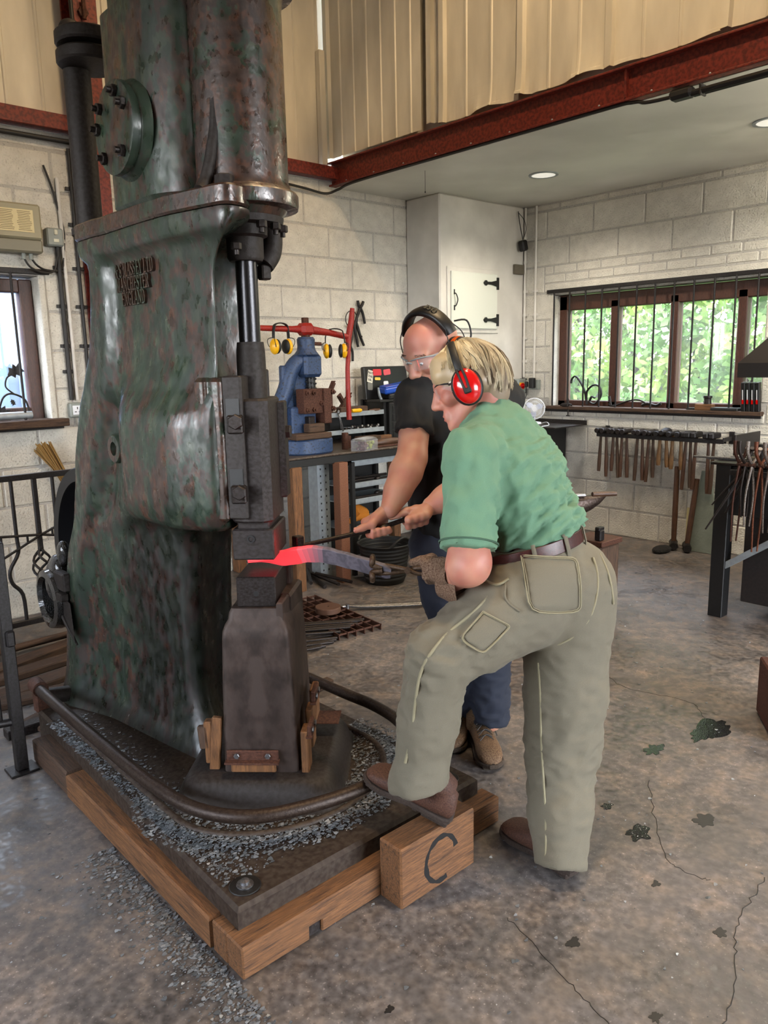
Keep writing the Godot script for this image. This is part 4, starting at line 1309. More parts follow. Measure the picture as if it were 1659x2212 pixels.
func bench() -> void:
	# ---- the bench along the back wall
	var bt := thing("workbench", "long steel topped workbench on brown timber legs along the back wall", "workbench", Vector3(3.7, 0, -4.4))
	part("top", MB.new().box(Vector3(0.02, 0.872, 0.0), Vector3(1.86, 0.014, 0.78), 0.003), sm(Color(0.36, 0.33, 0.30), 0.5, 0.4, {"tex": T.rust, "scale": 2.0}), bt)
	part("rail", MB.new().box(Vector3(0.02, 0.84, 0.37), Vector3(1.86, 0.05, 0.03), 0.003).box(Vector3(0.02, 0.84, -0.36), Vector3(1.86, 0.05, 0.03), 0.003), M.black, bt)
	for q in [[-0.835, 0.37, M.oak1], [-0.48, 0.40, sm(Color(0.50, 0.33, 0.23), 0.7, 0.0, {"tex": T.rust, "scale": 7.0})], [0.7, 0.37, M.oak1], [-0.835, -0.35, M.oak1], [0.7, -0.35, M.oak1]]:
		part("leg", MB.new().box(Vector3(q[0], 0.41, q[1]), Vector3(0.075, 0.82, 0.075), 0.004), q[2], bt)
	var up := MB.new()
	up.box(Vector3(-0.56, 0.42, 0.20), Vector3(0.004, 0.82, 0.10), 0.001)
	up.box(Vector3(-0.51, 0.42, 0.25), Vector3(0.10, 0.82, 0.004), 0.001)
	var ua := part("perforated_upright", up, M.galv, bt)
	up = MB.new()
	for k in 16:
		for s in [-0.535, -0.49]:
			up.box(Vector3(s, 0.06 + k * 0.047, 0.2525), Vector3(0.009, 0.012, 0.001))
	part("holes", up, M.black, ua).set_meta("kind", "stuff")
	# ---- tool rack under the bench
	var rk := thing("tool_rack", "black slotted tool rack with grey shelf strips under the workbench", "rack", Vector3(3.66, 0, -4.28))
	var g := MB.new()
	for x in [-0.29, 0.30]:
		g.box(Vector3(x, 0.40, 0.22), Vector3(0.03, 0.80, 0.03), 0.002)
		g.box(Vector3(x, 0.40, -0.2), Vector3(0.03, 0.80, 0.03), 0.002)
	g.box(Vector3(0, 0.4, -0.23), Vector3(0.62, 0.8, 0.01))
	part("frame", g, M.black, rk)
	for y in [0.79, 0.635, 0.52, 0.33]:
		g = MB.new()
		g.box(Vector3(0.0, y - 0.02, 0.0), Vector3(0.58, 0.006, 0.42))
		g.box(Vector3(0.0, y, 0.215), Vector3(0.58, 0.035, 0.005), 0.001)
		part("shelf", g, M.galv, rk)
	var hw := [[-0.12, 0.655, 0.12, 0.22], [0.1, 0.65, 0.15, 0.18], [-0.08, 0.54, 0.16, 0.3], [0.12, 0.545, 0.14, 0.22], [0.02, 0.66, 0.05, 0.3]]
	for q in hw:
		g = MB.new()
		g.cyl(Vector3(-q[3] / 2, 0, 0), Vector3(q[3] / 2, 0, 0.01), 0.010, 8)
		g.ball(Vector3(-q[3] / 2, 0.003, 0), Vector3(0.03, 0.018, 0.018), 10, 6)
		single("hand_tool", "iron tool %s of the bench rack" % ["at the left of the second shelf", "at the right of the second shelf", "at the left of the third shelf", "at the right of the third shelf", "in the middle of the second shelf"][hw.find(q)], "tool", g, M.darksteel, Vector3(3.66 + q[0], q[1] - 0.005, -4.28 + q[2]), "hand tools on the lower rack")
	# yellow leather gloves on the rack
	g = MB.new()
	for k in 4:
		g.tube(sweep([Vector3(-0.09 + k * 0.012, 0.02 + k * 0.02, 0.02 * k), Vector3(-0.02, 0.05 + k * 0.02, 0.02 - 0.012 * k), Vector3(0.05, 0.04 + 0.012 * k, 0.01), Vector3(0.09 + 0.01 * k, 0.01 + 0.01 * k, -0.02 * k)], 4), [0.015, 0.02, 0.024, 0.027, 0.03, 0.032, 0.034, 0.032, 0.03, 0.028, 0.026, 0.024, 0.02], 10)
	single("leather_glove", "crumpled yellow leather glove on the lowest rack shelf under the workbench", "glove", g, sm(Color(0.74, 0.45, 0.09), 0.75, 0.0, {"bump": T.bump, "bs": 0.3, "scale": 5.0}), Vector3(3.50, 0.342, -4.16))
	# ---- black rubber tub
	var tb := thing("rubber_tub", "black ribbed rubber tub with two handles on the floor before the workbench", "tub", Vector3(3.42, 0, -3.80))
	g = MB.new()
	var pr := [Vector2(0, 0.0), Vector2(0.125, 0.0), Vector2(0.132, 0.008)]
	for k in 9:
		var y := 0.03 + k * 0.025
		var r := 0.135 + y * 0.14
		pr.append_array([Vector2(r, y), Vector2(r + 0.005, y + 0.006), Vector2(r + 0.005, y + 0.013), Vector2(r + 0.002, y + 0.02)])
	pr.append_array([Vector2(0.182, 0.262), Vector2(0.187, 0.27), Vector2(0.184, 0.276), Vector2(0.174, 0.27), Vector2(0.136, 0.02), Vector2(0, 0.015)])
	g.lathe(pr, 36)
	part("body", g, M.rubber, tb)
	for s in [1.0, -1.0]:
		g = MB.new()
		var hp := []
		for k in 9:
			var a := -0.5 + k / 8.0
			hp.append(Vector3(sin(a) * 0.186, 0.275 + 0.055 * cos(a * PI), cos(a) * 0.186 * s))
		g.tube(hp, 0.009, 8)
		part("handle", g, M.rubber, tb)
	single("rubble_sack", "black sack slumped on the floor beside the tub under the workbench", "sack", MB.new().ball(Vector3(0, 0.17, 0), Vector3(0.2, 0.18, 0.14)), sm(Color(0.02, 0.02, 0.022), 0.4, 0.0, {"bump": T.bump, "bs": 2.0, "scale": 3.0}), Vector3(3.88, 0, -3.80))
	# ---- fly press
	var fp := thing("fly_press", "blue cast iron fly press with a rusty slide standing on the workbench", "fly press", Vector3(3.14, 0.879, -4.22))
	var blue := sm(Color(0.17, 0.25, 0.38), 0.5, 0.1, {"tex": nz(71, 0.03, [Color(0.7, 0.55, 0.42), Color(0.95, 0.95, 0.95), Color(1, 1, 1)], [0.22, 0.36, 0.7], 0, 5), "bump": T.fine, "bs": 0.05, "scale": 3.0})
	g = MB.new()
	g.prism(rpoly([-0.22, -0.12, -0.24, 0.05, -0.16, 0.15, 0.0, 0.17, 0.12, 0.12, 0.14, 0.0, 0.22, -0.02, 0.22, -0.12], 0.06, 5), 0.0, 0.10, 0.01)
	part("base", g, blue, fp)
	g = MB.new()
	# swept C frame: side plate in the y-z plane turned to run left and back from the head
	var fr := [Vector3(0.02, 0.62, 0.0), Vector3(-0.06, 0.60, -0.02), Vector3(-0.11, 0.53, -0.04), Vector3(-0.14, 0.43, -0.05), Vector3(-0.19, 0.32, -0.06), Vector3(-0.22, 0.22, -0.06), Vector3(-0.20, 0.10, -0.05), Vector3(-0.16, 0.02, -0.04)]
	g.tube(sweep(fr, 4), 0.055, 12)
	g.box(Vector3(-0.08, 0.28, -0.05), Vector3(0.20, 0.60, 0.05), 0.01)
	g.box(Vector3(-0.06, 0.16, 0.0), Vector3(0.20, 0.30, 0.07), 0.01)
	g.box(Vector3(0.015, 0.575, 0.0), Vector3(0.145, 0.15, 0.13), 0.02)
	g.lathe([Vector2(0.085, 0.645), Vector2(0.062, 0.675), Vector2(0.057, 0.70), Vector2(0.06, 0.745), Vector2(0.05, 0.76), Vector2(0, 0.76)], 20, Vector3(0.0, 0, 0))
	part("frame", g, blue, fp)
	g = MB.new()
	g.box(Vector3(-0.005, 0.345, 0.06), Vector3(0.21, 0.16, 0.09), 0.004)
	g.box(Vector3(0.07, 0.31, 0.07), Vector3(0.06, 0.23, 0.11), 0.004)
	g.box(Vector3(0.11, 0.34, 0.05), Vector3(0.07, 0.16, 0.07), 0.004)
	var sl_ := part("slide", g, M.rustiron, fp)
	for q in [[-0.085, 0.40], [-0.085, 0.29], [-0.03, 0.40], [-0.03, 0.29], [0.03, 0.33], [0.125, 0.40], [0.125, 0.29]]:
		g = MB.new()
		g.hexnut(Vector3(q[0], q[1], 0.10), Vector3(0, 0, 1), 0.018, 0.02)
		g.cyl(Vector3(q[0], q[1], 0.11), Vector3(q[0], q[1], 0.135), 0.009, 8)
		part("bolt", g, M.rustiron, sl_)
	g = MB.new()
	g.cyl(Vector3(0.03, 0.38, 0.0), Vector3(0.03, 0.52, 0.0), 0.03, 14)
	for k in 34:
		var a := k * 0.7
		g.ball(Vector3(0.03 + 0.03 * cos(a), 0.39 + k * 0.0035, 0.03 * sin(a)), Vector3(0.009, 0.007, 0.009), 6, 4)
	part("screw", g, M.black, fp)
	g = MB.new()
	g.box(Vector3(-0.035, 0.16, 0.06), Vector3(0.05, 0.17, 0.05), 0.004)
	part("die_holder", g, M.darksteel, fp)
	g = MB.new()
	g.cyl(Vector3(0, 0.74, 0), Vector3(0, 0.84, 0), 0.03, 14)
	g.hexnut(Vector3(0, 0.835, 0), Vector3.UP, 0.024, 0.05)
	g.cyl(Vector3(0.0, 0.72, 0.0), Vector3(0.11, 0.715, 0.02), 0.012, 8)
	part("spindle", g, M.rustiron, fp)
	g = MB.new()
	g.tube([Vector3(-0.42, 0.815, 0.0), Vector3(-0.1, 0.81, 0.0), Vector3(0.0, 0.81, 0.0), Vector3(0.2, 0.79, 0.0), Vector3(0.345, 0.765, 0.0), Vector3(0.37, 0.775, 0.0)], [0.017, 0.02, 0.03, 0.021, 0.02, 0.02], 12)
	g.box(Vector3(0.0, 0.81, 0), Vector3(0.10, 0.08, 0.09), 0.02)
	g.tube([Vector3(0.40, 0.955, 0.01), Vector3(0.385, 0.86, 0.01), Vector3(0.365, 0.76, 0.0), Vector3(0.345, 0.66, 0.02), Vector3(0.325, 0.55, 0.03), Vector3(0.318, 0.35, 0.035), Vector3(0.322, 0.20, 0.035)], [0.016, 0.021, 0.022, 0.016, 0.016, 0.017, 0.019], 12)
	part("swing_arm", g, sm(Color(0.62, 0.10, 0.05), 0.5, 0.0, {"tex": T.rust, "scale": 5.0}), fp, "worn red swing arm")
	# ---- ear defenders hung on the arm
	for q in [[2.93, -4.2, 0.15, "pair of yellow ear defenders hung on the red arm nearer the power hammer"], [3.37, -4.2, -0.55, "pair of yellow ear defenders hung on the red arm beside the hanging red handle"]]:
		var ed := thing("ear_defenders", q[3], "ear defenders", Vector3(q[0], 1.70 if q[0] < 3 else 1.67, q[1]), q[2], "yellow ear defenders on the press arm")
		g = MB.new()
		var hp := []
		for k in 13:
			var a := PI * k / 12.0
			hp.append(Vector3(-cos(a) * 0.062, sin(a) * 0.03 - 0.005, 0.0) if k in range(2, 11) else Vector3(-cos(a) * 0.066, -0.07 if k in [0, 12] else -0.03, 0.0))
		g.tube(hp, 0.014, 8, true, 0.3, Vector3(0, 1, 0))
		part("headband", g, M.rubber, ed)
		for s in [-1.0, 1.0]:
			g = MB.new()
			g.tube(sweep([Vector3(s * 0.066, -0.065, 0), Vector3(s * 0.085, -0.075, 0.03), Vector3(s * 0.085, -0.10, 0.035), Vector3(s * 0.075, -0.125, 0.03)], 3), 0.0025, 6)
			g.tube(sweep([Vector3(s * 0.066, -0.065, 0), Vector3(s * 0.085, -0.075, -0.03), Vector3(s * 0.085, -0.10, -0.035), Vector3(s * 0.075, -0.125, -0.03)], 3), 0.0025, 6)
			part("wire", g, M.black, ed)
			g = MB.new()
			g.ball(Vector3(s * 0.06, -0.122, 0), Vector3(0.024, 0.05, 0.038), 18, 12)
			var cp := part("cup", g, M.yellow, ed)
			g = MB.new()
			g.ball(Vector3(s * 0.038, -0.122, 0), Vector3(0.018, 0.046, 0.036), 16, 10)
			part("cushion", g, M.rubber, cp)
	# ---- things on the bench
	single("wood_plank", "short thick grey board lying on the blue press base", "wood", MB.new().box(Vector3(3.065, 1.0, -4.12), Vector3(0.29, 0.038, 0.12), 0.006), M.oldwood0)
	single("wood_block", "small weathered wood block on the board on the press base", "wood", MB.new().box(Vector3(3.115, 1.049, -4.13), Vector3(0.13, 0.058, 0.07), 0.006), M.oldwood0)
	for q in [[3.40, -4.16, 0.024, 0.115, "taller rusty round bar offcut standing beside the press"], [3.475, -4.22, 0.021, 0.085, "shorter rusty round bar offcut standing behind the grapes"]]:
		single("bar_offcut", q[4], "bar offcut", MB.new().lathe([Vector2(0, 0), Vector2(q[2], 0), Vector2(q[2], q[3] - 0.002), Vector2(q[2] - 0.002, q[3]), Vector2(0, q[3])], 16), M.rustiron, Vector3(q[0], 0.879, q[1]))
	# punnet of grapes
	var pn := thing("punnet", "clear plastic punnet of grapes with a ribbed lid on the workbench", "punnet", Vector3(3.455, 0.879, -4.02), 0.35)
	var clear := sm(Color(0.95, 0.97, 1.0, 0.06), 0.05)
	clear.transparency = BaseMaterial3D.TRANSPARENCY_ALPHA
	g = MB.new()
	for s in [-1.0, 1.0]:
		g.box(Vector3(s * 0.088, 0.035, 0), Vector3(0.0015, 0.07, 0.11))
		g.box(Vector3(0, 0.035, s * 0.055), Vector3(0.176, 0.07, 0.0015))
	part("tray", g, clear, pn)
	g = MB.new()
	for k in 11:
		g.tube(sweep([Vector3(-0.08 + 0.016 * k, 0.068, -0.055), Vector3(-0.08 + 0.016 * k, 0.082, -0.03), Vector3(-0.08 + 0.016 * k, 0.082, 0.03), Vector3(-0.08 + 0.016 * k, 0.068, 0.055)], 3), 0.004, 6)
	g.box(Vector3(0, 0.078, 0), Vector3(0.17, 0.002, 0.10))
	g.box(Vector3(0, 0.068, 0), Vector3(0.186, 0.003, 0.12))
	part("lid", g, clear, pn)
	var gr := [sm(Color(0.55, 0.60, 0.24), 0.25, 0.0, {"sss": 0.3}), sm(Color(0.28, 0.09, 0.10), 0.25, 0.0, {"sss": 0.2})]
	for k in 34:
		var x := rng.randf_range(-0.072, 0.072)
		g = MB.new()
		g.ball(Vector3.ZERO, Vector3(0.0115, 0.013, 0.0115), 10, 8)
		var o := single("grape", "green grape in the clear punnet on the workbench" if x > 0.0 else "dark red grape in the clear punnet on the workbench", "grape", g, gr[0] if x > 0.0 else gr[1], Vector3.ZERO, "green grapes" if x > 0.0 else "dark red grapes")
		o.position = Vector3(3.455, 0.879, -4.02) + Basis(Vector3.UP, 0.35) * Vector3(x, 0.014 + (k % 3) * 0.018, rng.randf_range(-0.042, 0.042))
	single("wood_block", "flat wood offcut at the back of the workbench behind the grapes", "wood", MB.new().box(Vector3(3.80, 0.905, -4.38), Vector3(0.20, 0.05, 0.08), 0.004), M.oldwood0)
	single("wood_block", "little brown wood offcut at the back of the workbench by the man's sleeve", "wood", MB.new().box(Vector3(4.0, 0.90, -4.42), Vector3(0.12, 0.04, 0.05), 0.004), M.oak0)
	g = MB.new()
	g.tube(sweep([Vector3(-0.02, 0.03, -0.05), Vector3(0.10, 0.03, 0.0), Vector3(0.22, 0.035, 0.02), Vector3(0.34, 0.03, 0.04)], 4), [0.012, 0.012, 0.014, 0.02, 0.026, 0.028, 0.028, 0.026, 0.024, 0.022, 0.02, 0.02, 0.02], 10)
	single("mallet_handle", "turned wooden mallet handle lying on the workbench", "handle", g, M.handle0, Vector3(3.58, 0.875, -4.12))
	single("flat_bar", "short flat brown bar lying at the front edge of the workbench", "bar", MB.new().box(Vector3(3.70, 0.886, -4.06), Vector3(0.22, 0.012, 0.03), 0.002), M.rustiron)
	single("flat_bar", "thin dark rod lying along the workbench behind the mallet handle", "bar", MB.new().cyl(Vector3(3.58, 0.89, -4.2), Vector3(4.05, 0.895, -4.12), 0.009, 8), M.darksteel)
	# ---- back shelves with their tools
	var bs := thing("tool_shelf", "two tier black shelf with grey lipped edges standing on the back of the workbench", "shelf", Vector3(3.74, 0.879, -4.62))
	for y in [0.20, 0.07]:
		g = MB.new()
		g.box(Vector3(0, y, 0), Vector3(0.66, 0.006, 0.26))
		g.box(Vector3(0, y + 0.012, 0.13), Vector3(0.66, 0.034, 0.004), 0.001)
		part("shelf", g, M.galv, bs)
	g = MB.new()
	for x in [-0.335, 0.335]:
		g.box(Vector3(x, 0.15, 0.12), Vector3(0.025, 0.30, 0.025), 0.002)
		g.box(Vector3(x, 0.15, -0.13), Vector3(0.025, 0.30, 0.025), 0.002)
	g.box(Vector3(0, 0.11, -0.14), Vector3(0.68, 0.21, 0.006))
	g.box(Vector3(0.35, 0.14, 0), Vector3(0.01, 0.28, 0.26))
	part("frame", g, M.black, bs)
	for q in [[-0.15, 0.14, 0.5, 0.30, 0.95], [0.02, 0.10, -0.6, 0.20, 0.8], [0.0, 0.10, 0.75, 0.22, 0.6]]:
		g = MB.new()
		g.xf = Transform3D(Basis(Vector3(0, 0, 1), -q[2]) , Vector3(q[0], 0.20 + q[3] * 0.45 * cos(q[2]), 0.03 - 0.04 * q[1]))
		g.box(Vector3(0, 0, 0), Vector3(0.045, q[3], 0.006), 0.001)
		g.box(Vector3(-0.02, 0, 0.022), Vector3(0.006, q[3], 0.045), 0.001)
		single("angle_iron", ["long piece of angle iron leaning on the top shelf against the wall", "short angle iron leaning left on the top shelf", "short angle iron leaning right on the top shelf"][int(q[1] * 20) % 3 if false else (0 if q[3] > 0.25 else (1 if q[2] < 0 else 2))], "angle iron", g, M.rustiron, Vector3(3.74, 0.879, -4.62))
	g = MB.new()
	g.prism(rpoly([-0.13, -0.03, -0.13, 0.03, 0.13, 0.04, 0.13, -0.03], 0.008), 0.0, 0.06, 0.006)
	g.box(Vector3(-0.05, 0.085, 0), Vector3(0.07, 0.07, 0.03), 0.01)
	single("wood_plane", "old brown wooden plane on the top shelf behind the yellow handle", "plane", g, M.oldwood0, Vector3(3.80, 1.083, -4.56))
	g = MB.new()
	g.tube([Vector3(-0.05, 0, 0), Vector3(-0.03, 0, 0), Vector3(0.0, 0, 0), Vector3(0.03, 0, 0), Vector3(0.045, 0, 0)], [0.012, 0.015, 0.014, 0.016, 0.010], 12)
	single("file_handle", "yellow plastic file handle on the top shelf", "file", g, M.yellow, Vector3(3.775, 1.116, -4.47))
	single("file_handle", "small turned wooden handle at the right end of the top shelf", "file", MB.new().tube([Vector3(-0.06, 0, 0), Vector3(0, 0, 0), Vector3(0.05, 0, 0)], [0.008, 0.014, 0.012], 10), M.handle0, Vector3(3.98, 1.107, -4.50))
	for k in 12:
		g = MB.new()
		var l: float = rng.randf_range(0.05, 0.11)
		g.cyl(Vector3(0, 0, -l * 0.6), Vector3(0, 0, l * 0.4), rng.randf_range(0.006, 0.009), 8)
		g.ball(Vector3(0, 0.003, l * 0.4), Vector3(0.013, 0.013, 0.012), 10, 6)
		var o := single("chisel", "short steel chisel in the row on the lower shelf above the workbench", "chisel", g, M.steel if k % 3 else M.darksteel, Vector3(3.72 + k * 0.028, 0.975 + 0.012 * (k % 2), -4.55), "chisels on the lower shelf")
		o.rotation.y = rng.randf_range(-0.6, 0.6)
	g = MB.new()
	g.box(Vector3(0, 0, 0), Vector3(0.24, 0.004, 0.10), 0.001)
	g.box(Vector3(0.02, 0.03, -0.05), Vector3(0.20, 0.06, 0.004), 0.001)
	var dt := single("tin_scrap", "folded dark tin sheet at the left end of the lower shelf", "tin", g, M.darksteel, Vector3(3.55, 0.972, -4.56))
	dt.rotation.y = 0.3
	g = MB.new()
	g.tube(sweep([Vector3(0, 0, 0), Vector3(0.012, -0.04, 0.01), Vector3(0.03, -0.09, 0.005), Vector3(0.045, -0.13, 0.0)], 4), 0.006, 8)
	g.tube(sweep([Vector3(0.004, 0, 0), Vector3(0.0, -0.03, 0.015), Vector3(0.012, -0.08, 0.01), Vector3(0.02, -0.11, 0.005)], 4), 0.005, 8)
	g.ball(Vector3(0.002, 0.012, 0.004), Vector3(0.012, 0.018, 0.008), 10, 6)
	single("pliers", "small steel pliers hooked over the lip of the top shelf", "pliers", g, M.steel, Vector3(3.60, 1.10, -4.478))
	# tool chest, its open lid, and what lies in it
	var tc := thing("tool_chest", "black metal tool chest with chrome drawer pulls at the right of the shelf", "tool chest", Vector3(4.32, 0.879, -4.60))
	part("body", MB.new().box(Vector3(0, 0.14, 0), Vector3(0.46, 0.28, 0.3), 0.006), M.black, tc)
	for k in 4:
		var dw := part("drawer", MB.new().box(Vector3(-0.02, 0.04 + k * 0.062, 0.151), Vector3(0.36, 0.054, 0.008), 0.002), sm(Color(0.07, 0.07, 0.075), 0.4), tc)
		part("handle", MB.new().box(Vector3(-0.13, 0.05 + k * 0.062, 0.16), Vector3(0.07, 0.012, 0.012), 0.003), M.bright, dw)
	var cs := thing("tool_case", "black tool case standing open behind the man, its lid covered in stickers", "case", Vector3(4.22, 1.165, -4.62))
	g = MB.new()
	g.xf = Transform3D(Basis(Vector3(1, 0, 0), -0.1), Vector3(0, 0.14, -0.03))
	g.prism(rpoly([-0.22, -0.02, -0.22, 0.02, 0.24, 0.02, 0.24, -0.02], 0.006), -0.13, 0.13, 0.008)
	part("lid", g, sm(Color(0.025, 0.025, 0.028), 0.35), cs)
	part("base", MB.new().box(Vector3(0, 0.008, 0.08), Vector3(0.44, 0.02, 0.16), 0.004), M.black, cs)
	var stick := [[-0.16, 0.195, 0.055, 0.095, Color(0.85, 0.84, 0.78), 0.25, "NOT\nTHE\nVA."], [-0.085, 0.225, 0.09, 0.05, Color(0.75, 0.16, 0.20), 0.0, ""], [0.02, 0.225, 0.075, 0.045, Color(0.78, 0.30, 0.34), -0.1, ""], [-0.085, 0.175, 0.06, 0.022, Color(0.85, 0.72, 0.30), 0.05, ""], [-0.17, 0.12, 0.05, 0.06, Color(0.42, 0.42, 0.40), 0.1, ""], [0.0, 0.13, 0.05, 0.05, Color(0.85, 0.86, 0.88), 0.0, ""]]
	for q in stick:
		g = MB.new()
		g.xf = Transform3D(Basis(Vector3(1, 0, 0), -0.1) * Basis(Vector3(0, 0, 1), -q[5]), Vector3(q[0], q[1], -0.012 + 0.1 * (0.14 - q[1]) + 0.004))
		var pp := rpoly([-q[2] / 2, -q[3] / 2, q[2] / 2, -q[3] / 2, q[2] / 2, q[3] / 2, -q[2] / 2, q[3] / 2], 0.012 if q[6] == "" else 0.004)
		g.xf = g.xf * Transform3D(Basis(Vector3(1, 0, 0), PI / 2), Vector3.ZERO)
		g.prism(pp, -0.001, 0.001)
		var sk := part("sticker", g, sm(q[4], 0.5), cs)
		if q[6] != "":
			var tm := text_mesh(q[6], 0.03, 0.001)
			tm.line_spacing = -8.0
			var o := part("print", tm, M.black, sk)
			o.transform = Transform3D(Basis(Vector3(1, 0, 0), -0.1) * Basis(Vector3(0, 0, 1), -q[5]), Vector3(q[0], q[1], -0.0115 + 0.1 * (0.14 - q[1]) + 0.006))
			o.scale = Vector3(0.9, 0.9, 1)
	g = MB.new()
	g.box(Vector3(0, 0.03, 0), Vector3(0.26, 0.05, 0.10), 0.012)
	g.box(Vector3(0, 0.058, 0.0), Vector3(0.24, 0.012, 0.09), 0.004)
	var db := single("drill_box", "blue plastic drill bit case lying on the open tool case", "drill case", g, sm(Color(0.10, 0.28, 0.66), 0.3), Vector3(4.20, 1.235, -4.50))
	db.rotation = Vector3(0.1, -0.1, 0.13)
	db = single("drill_box", "black plastic drill bit case under the blue one", "drill case", MB.new().box(Vector3(0, 0.022, 0), Vector3(0.24, 0.044, 0.10), 0.01), M.black, Vector3(4.23, 1.195, -4.50))
	db.rotation = Vector3(0.05, -0.1, 0.13)
	db = single("drill_box", "red plastic case under the stack on the tool chest", "drill case", MB.new().box(Vector3(0, 0.018, 0), Vector3(0.22, 0.036, 0.10), 0.01), M.red, Vector3(4.26, 1.162, -4.50))
	g = MB.new()
	g.tube(sweep([Vector3(0, 0.10, 0), Vector3(0.012, 0.04, 0.0), Vector3(0.035, 0.0, 0.0)], 4), [0.008, 0.008, 0.009, 0.01, 0.011, 0.011, 0.012, 0.012, 0.010], 8)
	single("screwdriver", "grey handled tool leaning on the open tool case lid", "screwdriver", g, M.galv, Vector3(4.04, 1.175, -4.52))
	# ---- tools hung on the back wall
	hang("tongs", "dark pliers hung open on the back wall above the red handle", [[Vector3(0.035, 0.08, 0), Vector3(0.022, 0.055, 0), Vector3(0, 0.03, 0), Vector3(-0.02, -0.01, 0), Vector3(-0.055, -0.085, 0)], [Vector3(-0.022, 0.085, 0), Vector3(-0.018, 0.055, 0), Vector3(0, 0.03, 0), Vector3(0.025, -0.01, 0), Vector3(0.045, -0.09, 0)]], 0.011, Vector3(4.095, 1.86, -4.775))
	var rg := MB.new()
	var cp2 := []
	for k in 25:
		cp2.append(Vector3(cos(TAU * k / 24) * 0.06, sin(TAU * k / 24) * 0.065, 0))
	rg.tube(cp2, 0.004, 6, false)
	single("ring", "thin black wire ring hung on the back wall behind the red handle", "ring", rg, M.black, Vector3(4.0, 1.80, -4.77))
	hang("tongs", "long black tongs hung from the wire ring, handles apart", [[Vector3(0.03, 0.0, 0), Vector3(0.05, -0.05, 0), Vector3(0.075, -0.12, 0), Vector3(0.11, -0.19, 0)], [Vector3(0.03, 0.0, 0), Vector3(0.02, -0.05, 0), Vector3(0.035, -0.13, 0), Vector3(0.05, -0.20, 0)]], 0.011, Vector3(4.01, 1.79, -4.77))
	hang("tongs", "narrow black tongs hung behind the yellow ear defenders, jaws down", [[Vector3(0.0, 0.2, 0), Vector3(0.0, 0.08, 0), Vector3(-0.01, 0.0, 0), Vector3(-0.02, -0.06, 0)], [Vector3(0.015, 0.2, 0), Vector3(0.012, 0.08, 0), Vector3(0.0, 0.03, 0), Vector3(0.02, -0.02, 0), Vector3(0.02, -0.09, 0)]], 0.010, Vector3(3.98, 1.57, -4.77))
	# ---- cable along the top of the wall
	var cb := MB.new()
	cb.tube(sweep([Vector3(3.3, 2.735, -4.775), Vector3(3.6, 2.715, -4.775), Vector3(3.78, 2.70, -4.77), Vector3(3.85, 2.725, -4.7), Vector3(3.858, 2.748, -4.5), Vector3(3.858, 2.752, -3.6), Vector3(3.858, 2.752, -2.5), Vector3(3.86, 2.745, -2.3), Vector3(3.86, 2.72, -2.1), Vector3(3.86, 2.71, -1.0)], 8), 0.009, 8)
	single("cable", "black cable clipped along the wall top and under the red beam", "cable", cb, M.cable)
	cb = MB.new()
	cb.box(Vector3(3.875, 2.725, -2.05), Vector3(0.07, 0.05, 0.12), 0.015)
	cb.cyl(Vector3(3.87, 2.715, -2.0), Vector3(3.87, 2.71, -0.5), 0.016, 10)
	cb.cyl(Vector3(3.90, 2.715, -2.0), Vector3(3.90, 2.71, -0.5), 0.012, 10)
	for z in [-1.95, -1.62, -1.6]:
		cb.box(Vector3(3.88, 2.72, z), Vector3(0.06, 0.05, 0.012), 0.003)
	single("junction_box", "black cable junction with twin conduits under the red beam", "junction box", cb, M.cable)

func hang(called: String, label: String, arms: Array, r: float, at: Vector3) -> void:
	var o := thing(called, label, "tongs", at)
	for a in arms:
		var p := sweep(a, 4)
		var rr := []
		for i in p.size():
			rr.append(r * lerpf(1.15, 0.75, absf(float(i) / p.size() - 0.35)))
		part("arm", MB.new().tube(p, rr, 8), M.blackiron, o)
	var mid: Vector3 = arms[0][2]
	part("rivet", MB.new().cyl(Vector3(mid.x, mid.y, -0.005), Vector3(mid.x, mid.y, r + 0.006), 0.008, 10), M.darksteel, o)

